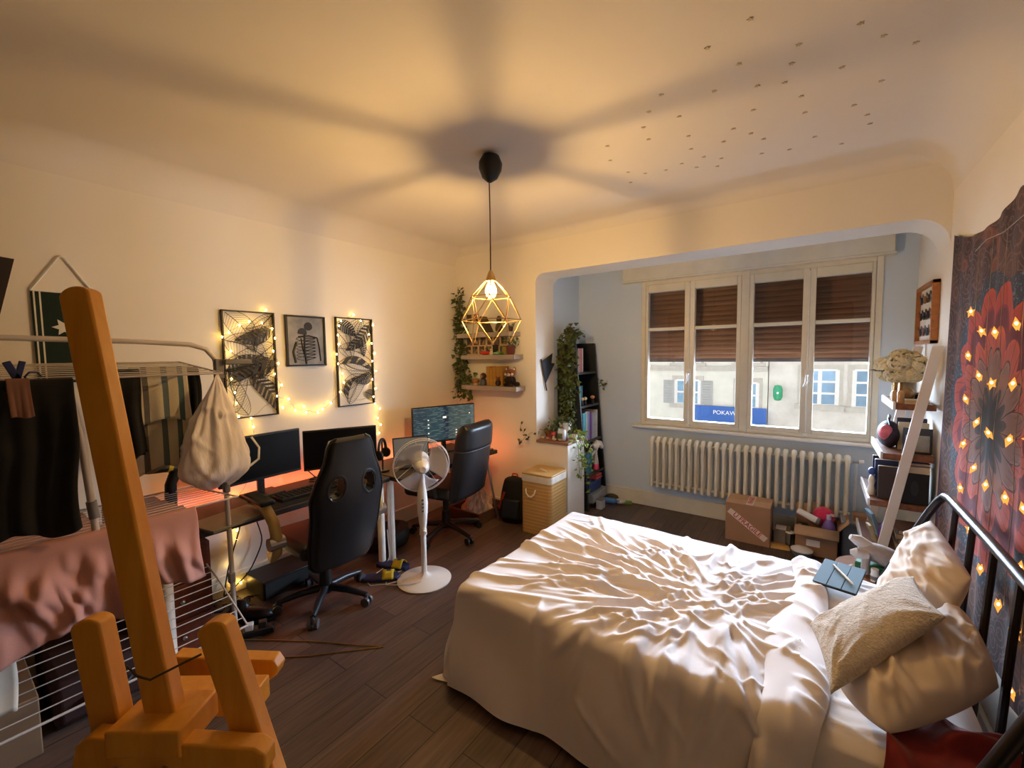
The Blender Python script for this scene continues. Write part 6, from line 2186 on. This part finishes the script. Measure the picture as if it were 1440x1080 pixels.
obj('body', MB().lathe([(0, 0), (.042, 0), (.045, .02), (.045, .20), (.030, .245), (.014, .27), (0, .27)], n=22), mat('purple_plastic', S(122, 96, 178), .15, var=.1), pb)
obj('cap', MB().cyl((0, 0, .265), (0, 0, .30), .016, n=14), mat('lilac_cap', S(206, 196, 236), .2), pb)
wr = thing('paper_roll', 'white cardboard roll lying slanted in the open box', 'roll', (.0, 3.96, .20))
obj('tube', MB().cyl((-.09, .02, .10), (.035, -.02, .055), .024, n=16), M_WPLASTIC, wr)
obj('end_cap', MB().cyl((.033, -.0195, .056), (.048, -.024, .051), .027, n=16), M_GREYPL, wr)
for (x, y, z, s, r, nm, lab, m_) in ((-.045, 3.95, .12, (.06, .10, .17), .2, 'black_pouch', 'black pouch at the left in the open cardboard box', M_BLACKM), (-.075, 3.92, .10, (.03, .08, .21), -.15, 'grey_booklet', 'pale grey booklet upright at the left in the open box', mat('pale_grey_paper', S(176, 180, 188), .7))):
    o_ = thing(nm, lab, 'pouch' if 'pouch' in nm else 'booklet', (x, y, z), r)
    obj('body', MB().box((0, 0, 0), s), m_, o_, bevel=.006)
    obj('band', MB().box((0, 0, .04), (s[0] + .003, s[1] + .003, .012)), M_BLACK, o_)
kb_ = thing('kraft_box', 'small brown box topped by a white paper between the two cardboard boxes', 'box', (-.185, 4.0, 0))
obj('body', MB().bb((-.06, -.06, .02), (.05, .06, .13)), mat('dull_kraft', S(122, 110, 92), .8), kb_, bevel=.003)
obj('paper', MB().bb((-.05, -.055, .13), (.02, .03, .137)), M_TAPE, kb_)
en = thing('padded_envelope', 'yellow padded envelope on the floor in front of the small brown box', 'envelope', (-.20, 3.90, 0), .1)
obj('body', MB().bb((-.065, -.05, 0), (.065, .04, .018)), mat('envelope_yellow', S(202, 156, 86), .8), en, bevel=.006)
obj('flap', MB().bb((-.063, .0, .018), (.063, .038, .021)), mat('envelope_flap', S(188, 142, 76), .8), en)
jg = thing('clear_jug', 'clear plastic container on the floor left of the open box', 'container', (-.118 - .02, 3.945, 0))
obj('body', MB().lathe([(.0, .002), (.028, .002), (.032, .01), (.032, .10), (.026, .12)], n=20, cap=False), glass('clear_plastic', (.9, .93, .95, 1), 1.4), jg)
obj('lid', MB().cyl((0, 0, .118), (0, 0, .128), .03, n=18), M_WPLASTIC, jg)
dsh = thing('white_dish', 'white lidded dish on the floor in front of the open cardboard box', 'dish', (-.055, 3.80, 0))
obj('bowl', MB().lathe([(.04, 0), (.062, .03), (.068, .055), (0, .055)], n=28), mat('slate_dish', S(96, 104, 118), .4), dsh)
obj('lid', MB().lathe([(.071, .055), (.072, .062), (.05, .074), (0, .078)], n=28), M_WPLASTIC, dsh)
gt = thing('grey_storage_tub', 'translucent grey storage tub standing behind the plush and beside the open box', 'storage tub', (.26, 4.08, 0))
obj('tub', MB().bb((-.075, -.14, 0), (.14, .14, .265)), mat('grey_translucent', S(124, 130, 138), .35, var=.05), gt, bevel=.01)
obj('lid', MB().bb((-.082, -.147, .265), (.147, .147, .283)), mat('grey_tub_lid', S(138, 146, 156), .35), gt, bevel=.004)
obj('brown_parcel', MB().bb((-.01, -.08, .283), (.09, .03, .325)), M_CB, gt, bevel=.003)

# ================================================================== leaning ladder shelf
M_LW = mat('ladder_white', S(222, 216, 212), .45, var=.02)
M_LWOOD = wood('ladder_walnut', S(108, 66, 44), S(142, 92, 64), (8, 1, 8), .5)
lad = thing('ladder_shelf', 'white ladder shelf with walnut boards leaning on the wall between window and tapestry', 'shelf', (.42, 3.62, 0))
LY0, LY1 = 3.335, 3.90
rail = lambda z: .268 + .162 * z
for (y, w) in ((LY0 - .012, .030), (LY1, .030)):
    obj('rail', MB().prism([(rail(0), 0), (rail(0) + .048, 0), (rail(1.57) + .048, 1.57), (rail(1.57), 1.57)], y, y + .022, lambda u, v, w_: (u, w_, v)), M_LW, lad, world=True, bevel=.002)
SHV = [(1.235, .372), (.935, .325), (.640, .275), (.335, .26)]
for z, xf in SHV:
    s = obj('shelf', MB().bb((xf + .012, LY0 + .012, z - .035), (XR - .022, LY1 - .002, z)), M_LWOOD, lad, world=True, bevel=.002)
    obj('front_lip', MB().bb((xf, LY0 + .012, z - .037), (xf + .011, LY1 - .002, z + .008)), M_LW, s, world=True)

# top board: bouquet, bottles
vz_ = thing('flower_vase', 'bouquet of cream hydrangeas in a vase on the top ladder shelf', 'flowers', (.462, 3.60, 1.235))
obj('vase', MB().lathe([(0, 0), (.040, 0), (.048, .03), (.044, .09), (.040, .14), (.034, .14), (.036, .05), (0, .03)], n=22), mat('smoky_vase', S(150, 132, 112), .2, var=.05), vz_)
mb = MB()
rg = random.Random(8)
for hx_, hy_, hz_, R in ((0, 0, .245, .075), (-.075, -.03, .215, .066), (-.10, .06, .22, .06), (.04, -.07, .225, .06), (.02, .09, .24, .065), (-.03, .04, .27, .06), (-.05, -.08, .235, .06), (-.06, -.07, .165, .06), (.01, -.075, .165, .055), (-.09, .02, .165, .055)):
    for k in range(130):
        a, b = rg.uniform(0, 2 * PI), rg.uniform(-1, 1)
        d = Vector((math.cos(a) * math.sqrt(1 - b * b), math.sin(a) * math.sqrt(1 - b * b), b))
        p = Vector((hx_, hy_, hz_)) + Vector((d.x * R, d.y * R, d.z * R * .85))
        s1 = d.orthogonal().normalized()
        s2 = d.cross(s1)
        r_ = .0145
        th = rg.uniform(0, 3)
        for q in range(4):
            e = s1 * math.cos(th + q * PI / 2) + s2 * math.sin(th + q * PI / 2)
            f_ = d.cross(e)
            mb.add([p, p + e * r_ * .6 + f_ * r_ * .5 + d * .003, p + e * r_ * 1.25 + d * .001, p + e * r_ * .6 - f_ * r_ * .5 + d * .003], [(0, 1, 2, 3)])
obj('blossom', mb, mat('cream_petal', S(226, 216, 184), .8, var=.10, vs=40), vz_, smooth=0)
ml = MB()
for (p, d) in (((-.10, -.02, .19), (-1, -.2, -.1)), ((-.06, -.07, .185), (-.4, -1, -.1)), ((.03, -.06, .19), (.3, -1, -.2)), ((-.12, .05, .19), (-1, .3, -.05))):
    ml.leaf(p, d, (0, 0, 1), .075, .045)
obj('leaves', ml, mat('dark_leaf', S(38, 52, 40), .5, var=.2), vz_, smooth=0)
obj('stem', MB().tube([(0, 0, .04), (0, 0, .24)], .006, 6).tube([(.01, 0, .04), (-.06, 0, .22)], .005, 6), M_STEM, vz_)
M_AMBER = mat('amber_perfume', S(196, 156, 112), .12, var=.1)
M_CAPG = mat('gold_cap', S(176, 142, 86), .25, .7)
for (x, y, h, r, lab) in ((.392, 3.46, .10, .018, 'slim perfume bottle with gold cap at the near corner of the top ladder shelf'), (.410, 3.40, .105, .017, 'second slim perfume bottle with gold cap on the top ladder shelf'), (.395, 3.56, .08, .016, 'small pale bottle at the front lip of the top ladder shelf')):
    b_ = thing('perfume_bottle', lab, 'bottle', (x, y, 1.235))
    obj('body', MB().lathe([(0, 0), (r, 0), (r, h * .62), (r * .5, h * .74), (0, h * .74)], n=18), M_AMBER, b_)
    obj('cap', MB().cyl((0, 0, h * .72), (0, 0, h + .02), r * .55, n=14), M_CAPG, b_)
gb_ = thing('glass_globe', 'small round shiny glass ball in front of the flower vase', 'ornament', (.445, 3.47, 1.235))
obj('ball', MB().ell((0, 0, .052), .036, 20, 14), mat('amber_globe', S(176, 142, 104), .06, .5), gb_)
obj('stand', MB().lathe([(.026, 0), (.022, .010), (.016, .018), (0, .018)], n=18), M_LWOOD, gb_)
bk2 = thing('book_stack_top', 'cream book lying flat under the bottles on the top ladder shelf', 'book', (.47, 3.40, 1.2355))
obj('pages', MB().bb((-.04, -.035, .002), (.06, .04, .022)), M_CARDB, bk2)
obj('cover', MB().bb((-.043, -.04, 0), (.062, .042, .003)).bb((-.043, -.04, .021), (.062, .042, .024)), M_LINER, bk2)
dk = thing('dark_jar', 'small dark jar half behind the near rail of the top ladder shelf', 'jar', (.50, 3.47, 1.236))
obj('body', MB().lathe([(0, 0), (.02, 0), (.022, .03), (.016, .05), (0, .05)], n=16), M_BLACK, dk)
obj('lid', MB().cyl((0, 0, .048), (0, 0, .060), .017, n=14), M_STEEL, dk)

# second board: bag, framed prints
hb = thing('hand_pouch', 'small dark pouch with pink flower pattern on the second ladder shelf', 'pouch', (.385, 3.60, .936))
obj('body', MB().ell((0, 0, .082), (.058, .13, .084), 22, 16), mat('dark_floral', S(44, 34, 48), .7, var=.6, vs=30), hb)
obj('pink_flower', MB().ell((-.02, -.085, .10), (.04, .045, .05), 14, 10), mat('pink_flower', S(206, 104, 120), .6, var=.3, vs=30), hb)
obj('handle', MB().tube([(0, -.10, .13), (-.01, -.06, .185), (0, 0, .20), (.01, .06, .185), (0, .10, .13)], .007, 8), M_BLACK, hb)
for (y, lab, col, x0_, w, h) in ((3.42, 'dark framed print leaning on the wall on the second ladder shelf', (42, 38, 40), .43, .13, .15), (3.52, 'cream-edged book standing behind the dark print on the second ladder shelf', (206, 196, 170), .42, .14, .17), (3.58, 'navy book standing at the back of the second ladder shelf', (36, 38, 66), .42, .14, .19)):
    b_ = thing('framed_print' if 'framed' in lab else 'book', lab, 'picture' if 'framed' in lab else 'book', (x0_, y, .936), (math.radians(-4), 0, 0))
    obj('frame' if 'framed' in lab else 'cover', MB().bb((0, -.007, 0), (w, .007, h)), mat('shelf_cover', S(*col), .5), b_, bevel=.002)
    obj('print' if 'framed' in lab else 'pages', MB().bb((.012, -.0085, .012) if 'framed' in lab else (.003, -.005, h - .001), (w - .012, -.007, h * .72) if 'framed' in lab else (w - .003, .005, h + .001)), M_PRINT if 'framed' in lab else M_CARDB, b_)

# third board: books and speaker box
for (y, lab, col, x0_, w, h) in ((3.41, 'dark brown book cover facing out at the left of the third ladder shelf', (54, 40, 34), .325, .095, .20), (3.48, 'navy hardback behind the brown one on the third ladder shelf', (44, 56, 104), .315, .11, .225), (3.55, 'black hardback at the back of the third ladder shelf', (30, 28, 32), .31, .12, .235)):
    b_ = thing('book', lab, 'book', (x0_, y, .641), (math.radians(-5), 0, 0))
    obj('cover', MB().bb((0, -.016, 0), (w, .016, h)), mat('shelf_cover', S(*col), .45), b_, bevel=.002)
    obj('pages', MB().bb((.003, -.013, h - .002), (w - .003, .013, h + .0015)), M_CARDB, b_)
spk = thing('black_box', 'black box with a faint grey emblem at the right of the third ladder shelf', 'box', (.487, 3.47, .641))
obj('body', MB().bb((-.058, -.10, 0), (.062, .10, .185)), M_BLACK, spk, bevel=.003)
obj('emblem', MB().prism([(.0 + .018 * math.cos(k * PI / 8), .095 + .045 * math.sin(k * PI / 8)) for k in range(16)], -.1012, -.100, lambda u, v, w: (u, w, v)), mat('grey_emblem', S(48, 46, 46), .5), spk, smooth=0)
obj('spine', MB().bb((-.058, -.10, .185), (.062, .10, .205)), M_CARDB, spk, bevel=.002)
for (y, z, lab, col) in ((3.44, .846, 'cream paperback lying flat on the black box on the third ladder shelf', (206, 196, 176)), (3.45, .868, 'lilac paperback on top of the cream one on the third ladder shelf', (96, 94, 130))):
    b_ = thing('book', lab, 'book', (.487, y, z + .0005), .05)
    obj('pages', MB().bb((-.05, -.08, .003), (.055, .08, .017)), M_CARDB, b_)
    obj('cover', MB().bb((-.053, -.083, 0), (.058, .083, .004)).bb((-.053, -.083, .016), (.058, .083, .020)).bb((-.053, -.083, 0), (-.050, .083, .02)), mat('paper_cover', S(*col), .6), b_)
cb_ = thing('china_figure', 'white china figure with a blue top at the front of the third ladder shelf', 'figurine', (.302, 3.47, .641))
obj('body', MB().lathe([(.0, 0), (.02, 0), (.023, .03), (.013, .06), (.019, .09), (.012, .12), (0, .13)], n=18), M_WPOT, cb_)
obj('top', MB().ell((0, 0, .15), (.022, .022, .024), 14, 10), mat('blue_glaze', S(58, 80, 150), .3, var=.3, vs=40), cb_)
# lowest board: stacked books and a purple bottle
for k, (col, lab) in enumerate((((150, 116, 84), 'brown paperback at the bottom of the pile on the lowest ladder board'), ((206, 190, 160), 'cream paperback second from the bottom of the pile on the lowest ladder board'), ((140, 100, 72), 'tan paperback third in the pile on the lowest ladder board'), ((196, 176, 146), 'pale paperback fourth in the pile on the lowest ladder board'), ((120, 84, 60), 'brown paperback on top of the pile on the lowest ladder board'))):
    b_ = thing('book', lab, 'book', (.475, 3.46, .3355 + .0285 * k), .04 * (-1) ** k, 'book pile on the lowest ladder board')
    obj('pages', MB().bb((-.055, -.10, .003), (.06, .10, .025)), M_CARDB, b_)
    obj('cover', MB().bb((-.058, -.103, 0), (.063, .103, .004)).bb((-.058, -.103, .024), (.063, .103, .028)).bb((-.058, -.103, 0), (-.054, .103, .028)), mat('pile_cover', S(*col), .6), b_)
pv = thing('purple_pouch', 'shiny purple pouch beside the book pile on the lowest ladder board', 'pouch', (.375, 3.47, .336))
obj('body', MB().ell((0, 0, .07), (.035, .06, .07), 18, 12), mat('purple_satin', S(96, 60, 130), .25, var=.3, vs=12), pv)
obj('zip', MB().tube([(.0, -.045, .125), (0, 0, .141), (0, .045, .125)], .004, 6), M_STEEL, pv)
for (nm, lab, loc, s, col) in (('blue_notebook', 'pale blue notebook leaning at the front of the lowest ladder board', (.33, 3.60, .42), (.02, .12, .16), (120, 160, 190)), ('yellow_photo', 'small framed photo leaning beside the foot of the near ladder rail', (.31, 3.46, .40), (.016, .07, .11), (176, 160, 120))):
    o_ = thing(nm, lab, 'notebook' if 'note' in nm else 'picture', loc, (0, -.3, .2))
    obj('cover' if 'note' in nm else 'frame', MB().box((0, 0, 0), s), mat(nm, S(*col), .5), o_, bevel=.003)
    obj('label' if 'note' in nm else 'print', MB().box((-s[0] / 2 - .001, 0, 0), (.002, s[1] * .6, s[2] * .6)), M_PRINT, o_)

# framed insects on the alcove's right wall
bfr = thing('butterfly_frame', 'wooden frame of mounted butterflies on the wall above the ladder shelf', 'picture', (XR - .002, 3.80, 1.777))
M_FW = wood('frame_oak', S(150, 92, 46), S(182, 118, 66), (8, 1, 8), .45)
mb = MB()
hy, hz = .262, .190
mb.bb((-.034, -hy, -hz), (0, -hy + .022, hz)).bb((-.034, hy - .022, -hz), (0, hy, hz)).bb((-.034, -hy, -hz), (0, hy, -hz + .022)).bb((-.034, -hy, hz - .022), (0, hy, hz))
obj('frame', mb, M_FW, bfr, bevel=.002)
obj('backing', MB().bb((-.010, -hy + .02, -hz + .02), (-.004, hy - .02, hz - .02)), M_LINER, bfr)
rg = random.Random(12)
cols_ = [(36, 34, 48), (60, 48, 44), (150, 104, 44), (40, 44, 62), (110, 60, 56), (34, 30, 36)]
k = 0
for r in range(3):
    for c in range(4):
        cy_, cz_ = -.17 + .113 * c, .105 - .105 * r
        mb = MB()
        for s in (-1, 1):
            mb.prism([(0, -.002), (s * .046, .036), (s * .050, .018), (s * .018, -.004)][::s], 0, .002, lambda u, v, w: (-.014 - w - abs(u) * .12, cy_ + u, cz_ + v))
            mb.prism([(0, .004), (s * .034, -.004), (s * .030, -.034), (s * .008, -.030)][::s], 0, .002, lambda u, v, w: (-.013 - w - abs(u) * .12, cy_ + u, cz_ + v))
        mb.tube([(-.016, cy_, cz_ + .018), (-.016, cy_, cz_ - .022)], .004, 6)
        obj('butterfly', mb, mat('wing', S(*cols_[k % 6]), .5, var=.4, vs=60), bfr, smooth=0)
        k += 1

# ================================================================== night table beyond the bed
M_NT = wood('nightstand_wood', S(126, 82, 50), S(150, 102, 66), (1, 8, 8), .75)
nst = thing('nightstand', 'small round wooden bedside table in the gap between the bed and the ladder shelf', 'bedside table', (.30, 2.98, 0))
obj('top', MB().lathe([(0, .325), (.185, .325), (.19, .335), (.185, .35), (0, .35)], n=40), M_NT, nst)
for k in range(3):
    a = 2 * PI * k / 3 + .5
    obj('leg', MB().cyl((.10 * math.cos(a), .10 * math.sin(a), .33), (.15 * math.cos(a), .15 * math.sin(a), 0), .016, .011, n=12), M_NT, nst)
gbx = thing('green_box', 'flat green box under the grey plush on the bedside table', 'box', (.315, 2.97, .351), -.25)
obj('body', MB().bb((-.105, -.055, 0), (.105, .055, .045)), mat('green_card', S(40, 116, 72), .5), gbx, bevel=.003)
obj('lid_line', MB().bb((-.106, -.056, .030), (.106, .056, .034)), mat('dark_green_card', S(24, 74, 48), .5), gbx)
M_GPL = mat('grey_plush', S(164, 158, 158), 1, var=.12, vs=30, bump=.6, bs=220, sheen=.4)
M_GPW = mat('pale_plush', S(206, 200, 198), 1, var=.08, vs=30, bump=.6, bs=220, sheen=.4)
gp = thing('grey_plush', 'grey long-eared soft toy lying on the green box on the bedside table', 'soft toy', (.30, 2.96, .397), 0)
obj('body', MB().ell((.02, .0, .050), (.115, .065, .052), 24, 16, (0, .28, 0)), M_GPL, gp)
obj('ear', MB().tube([(-.04, -.0, .085), (-.09, -.01, .115), (-.125, -.02, .13)], [.028, .030, .014], 12), M_GPW, gp)
obj('ear', MB().tube([(-.05, -.05, .05), (-.10, -.06, .062), (-.125, -.06, .06)], [.024, .026, .012], 12), M_GPW, gp)
obj('leg', MB().tube([(-.055, -.055, .04), (-.062, -.075, .0), (-.06, -.085, -.035)], [.020, .018, .018], 12), M_GPL, gp)
obj('leg', MB().tube([(.10, -.02, .02), (.155, -.05, .01)], [.03, .03], 12), M_GPL, gp)
obj('head', MB().ell((.145, -.01, .055), (.062, .055, .055), 20, 14), M_GPW, gp)
obj('tail', MB().tube([(.13, .03, .03), (.18, .02, -.01), (.20, .0, -.03)], [.03, .035, .02], 12), M_GPL, gp)
wbt = thing('pill_bottle', 'small white bottle standing at the front of the bedside table', 'bottle', (.275, 2.835, .351))
obj('body', MB().lathe([(0, 0), (.017, 0), (.018, .035), (.014, .045), (0, .045)], n=18), M_WPLASTIC, wbt)
obj('cap', MB().cyl((0, 0, .044), (0, 0, .066), .0165, n=18), M_WPLASTIC, wbt)
obj('label', MB().grid(16, 2, lambda u, v: (.0184 * math.cos(2 * PI * u), .0184 * math.sin(2 * PI * u), .010 + .02 * v)), M_GREYPL, wbt)
shl = thing('seashell', 'white pointed seashell at the left rim of the bedside table', 'shell', (.175, 2.88, .351), .4)
obj('spire', MB().tube([(-.02, 0, .012), (.0, 0, .022), (.012, .0, .045)], [.012, .016, .003], 10), M_WPOT, shl)
obj('lip', MB().ell((-.012, -.008, .012), (.022, .014, .011), 12, 8), mat('shell_pink', S(222, 200, 188), .4), shl)
ch = thing('charging_cable', 'dark looped cables hanging by the headboard post at the bedside table', 'cable', (.40, 2.90, .36))
for k in range(4):
    obj('loop', MB().tube([(.02 + .01 * k, -.02, .0), (.03 + .012 * k, -.03, .10 + .01 * k), (.045 + .010 * k, -.02, .135), (.065 + .004 * k, .0, .08), (.07, .01, .0)], .0035, 6), M_BLACK, ch)

# ================================================================== tapestry and star lights
TY, TZ = 2.47, 1.235
t = NT('mandala_print')
tc = t.n('ShaderNodeTexCoord')
sp = t.n('ShaderNodeSeparateXYZ')
t.l(tc.outputs['Object'], sp.inputs[0])
dy, dz = sp.outputs[1], sp.outputs[2]
r = t.math('SQRT', t.math('ADD', t.math('MULTIPLY', dy, dy), t.math('MULTIPLY', dz, dz)))
th = t.math('ARCTAN2', dz, dy)
def petals(n, amp, off=0.0):
    return t.math('MULTIPLY', t.math('ABSOLUTE', t.math('SINE', t.math('ADD', t.math('MULTIPLY', th, n / 2), off))), amp)
wob = t.math('MULTIPLY', t.math('SUBTRACT', t.noise(tc.outputs['Object'], 11, 3), .5), .03)
r = t.math('MULTIPLY', r, .92)
r1 = t.math('ADD', t.math('SUBTRACT', r, petals(16, .075)), wob)
r2 = t.math('ADD', t.math('SUBTRACT', r, petals(10, .05, .6)), wob)
DK = S(40, 38, 46)
C = [(0, S(44, 46, 52)), (.055, S(58, 54, 58)), (.10, S(116, 88, 82)), (.20, S(132, 98, 90)), (.215, DK), (.225, S(160, 78, 66)), (.285, S(176, 82, 62)), (.30, S(96, 40, 52)), (.36, S(124, 44, 56)), (.375, S(158, 62, 48)), (.43, S(172, 66, 46)), (.45, S(52, 30, 38))]
colr = t.ramp(r1, C, 'CONSTANT')
# dark rays in the heart and fine petal veins
ray = t.math('LESS_THAN', t.math('ABSOLUTE', t.math('SINE', t.math('MULTIPLY', th, 8))), .10)
heart = t.math('LESS_THAN', r, .24)
colr = t.mix(t.math('MULTIPLY', ray, heart), colr, DK)
vein = t.math('LESS_THAN', t.math('ABSOLUTE', t.math('SINE', t.math('ADD', t.math('MULTIPLY', th, 32), t.math('MULTIPLY', r, 26)))), .22)
colr = t.mix(t.math('MULTIPLY', t.math('MULTIPLY', vein, t.math('GREATER_THAN', r, .23)), .55), colr, S(90, 34, 36))
# slate ring and outer field of curls
vo = t.n('ShaderNodeTexVoronoi')
vo.inputs['Scale'].default_value = 9
t.l(tc.outputs['Object'], vo.inputs['Vector'])
vs_ = t.n('ShaderNodeSeparateXYZ')
t.l(vo.outputs['Color'], vs_.inputs[0])
ringf = t.math('FRACT', t.math('MULTIPLY', vo.outputs['Distance'], 5))
field = t.ramp(vs_.outputs[0], [(0, S(62, 44, 42)), (.25, S(84, 60, 52)), (.45, S(58, 44, 50)), (.6, S(108, 66, 52)), (.72, S(70, 54, 52)), (.86, S(54, 46, 50))], 'CONSTANT')
field = t.mix(t.math('MULTIPLY', t.math('LESS_THAN', ringf, .22), .32), field, S(150, 112, 96))
fn2 = t.noise(tc.outputs['Object'], 26, 4, .6, 1.5)
field = t.mix(t.math('MULTIPLY', t.math('GREATER_THAN', fn2, .58), .55), field, S(112, 84, 78))
slate = t.mix(t.math('MULTIPLY', t.math('GREATER_THAN', t.noise(tc.outputs['Object'], 60, 3, .6, 1), .6), .7), S(50, 54, 66), S(120, 118, 120))
outer = t.mix(t.math('GREATER_THAN', r2, .53), slate, field)
colr = t.mix(t.math('GREATER_THAN', r1, .45), colr, outer)
edge = t.math('GREATER_THAN', dy, .695)
colr = t.mix(edge, colr, S(66, 40, 72))
t.l(colr, t.b.inputs['Base Color'])
t.b.inputs['Roughness'].default_value = .9
t.bump(t.noise(t.coord(), 300, 2), .15, .001)
M_TAP = t.m


def top_edge(y):
    pins = [(3.20, 2.15), (2.27, 2.115), (1.45, 2.15), (.7, 2.15)]
    for (a, za), (b, zb) in zip(pins[:-1], pins[1:]):
        if b <= y <= a:
            u = (a - y) / (a - b)
            return za + (zb - za) * u - .26 * u * (1 - u) * (.28 / .25) * (1 if a > 3 else 1)
    return 2.15


def tapf(u, v):
    y = 3.20 - 2.0 * u
    zt_ = top_edge(y)
    z = zt_ + (.36 - zt_) * v
    yy = y + (.05 * v * v if u < .03 else .05 * v * v * max(0, 1 - u * 6))
    x = XR - .016 - .007 * math.sin(u * 34 + 1.2 * v) * (.3 + v) - .004 * math.sin(u * 71)
    return (x, yy - TY, z - TZ)


tap = single('tapestry', 'large dark red and brown mandala tapestry hanging behind the headboard', 'tapestry', MB().grid(110, 60, tapf), M_TAP, loc=(0, TY, TZ), smooth=180)
stl = thing('star_lights', 'string curtain of glowing amber star lights hanging in front of the tapestry', 'string lights', (.545, 2.3, 2.02))
M_STARG = t = None
t = NT('star_amber')
tr = t.n('ShaderNodeBsdfTransparent')
em = t.n('ShaderNodeEmission')
em.inputs[0].default_value = (1, .36, .05, 1)
em.inputs[1].default_value = 1.7
mx = t.n('ShaderNodeMixShader')
mx.inputs[0].default_value = .55
t.l(tr.outputs[0], mx.inputs[1])
t.l(em.outputs[0], mx.inputs[2])
t.l(mx.outputs[0], t.out.inputs[0])
M_STARG = t.m
M_LEDW = emis('star_led', (1, .60, .22, 1), STAR)
M_CLEAR = mat('clear_wire', S(150, 140, 130), .4)
strings = {2.68: [1.71, 1.52, 1.33, 1.13, .93], 2.51: [1.62, 1.44, 1.25, 1.06, .80], 2.35: [1.61, 1.42, 1.23, 1.03, .70], 2.14: [1.63, 1.43, 1.24, 1.04, .66], 1.98: [1.50, 1.27, 1.05, .86, .65, .45], 1.83: [1.45, 1.12, .84, .52, .38]}
obj('lead_wire', MB().tube([(.553, 2.75, 1.98), (.553, 2.6, 2.0), (.553, 2.4, 1.985), (.553, 2.2, 2.0), (.553, 1.75, 1.99)], .0014, 5), M_CLEAR, stl, world=True)
for y, zs in strings.items():
    obj('drop_wire', MB().tube([(.553, y, 1.99)] + [(.550 + .004 * (k % 2), y + .004 * (-1) ** k, z) for k, z in enumerate(zs)], .0011, 5), M_CLEAR, stl, world=True)
rg = random.Random(44)
s0 = None
for y, zs in strings.items():
    for z in zs:
        if s0 is None:
            poly_ = [((.027 if k % 2 == 0 else .011) * math.sin(k * PI / 5), (.027 if k % 2 == 0 else .011) * math.cos(k * PI / 5)) for k in range(10)]
            mb = MB()
            vs__ = [Vector((0, u, v)) for u, v in poly_] + [Vector((-.010, 0, 0)), Vector((.010, 0, 0))]
            fs_ = []
            for k in range(10):
                fs_ += [(k, (k + 1) % 10, 10), ((k + 1) % 10, k, 11)]
            mb.add(vs__, fs_)
            s0 = obj('star', mb, M_STARG, stl, smooth=0)
            led0 = obj('led', MB().ell((0, 0, .004), (.0042, .0042, .006), 8, 6), M_LEDW, s0)
            o = s0
        else:
            o = s0.copy()
            COL.objects.link(o)
            o.parent = stl
            l_ = led0.copy()
            COL.objects.link(l_)
            l_.parent = o
        o.location = (.536 - .545, y - 2.3, z - 2.02)
        o.rotation_euler = (rg.uniform(-.5, .5), rg.uniform(-.3, .3), rg.uniform(-.5, .5))
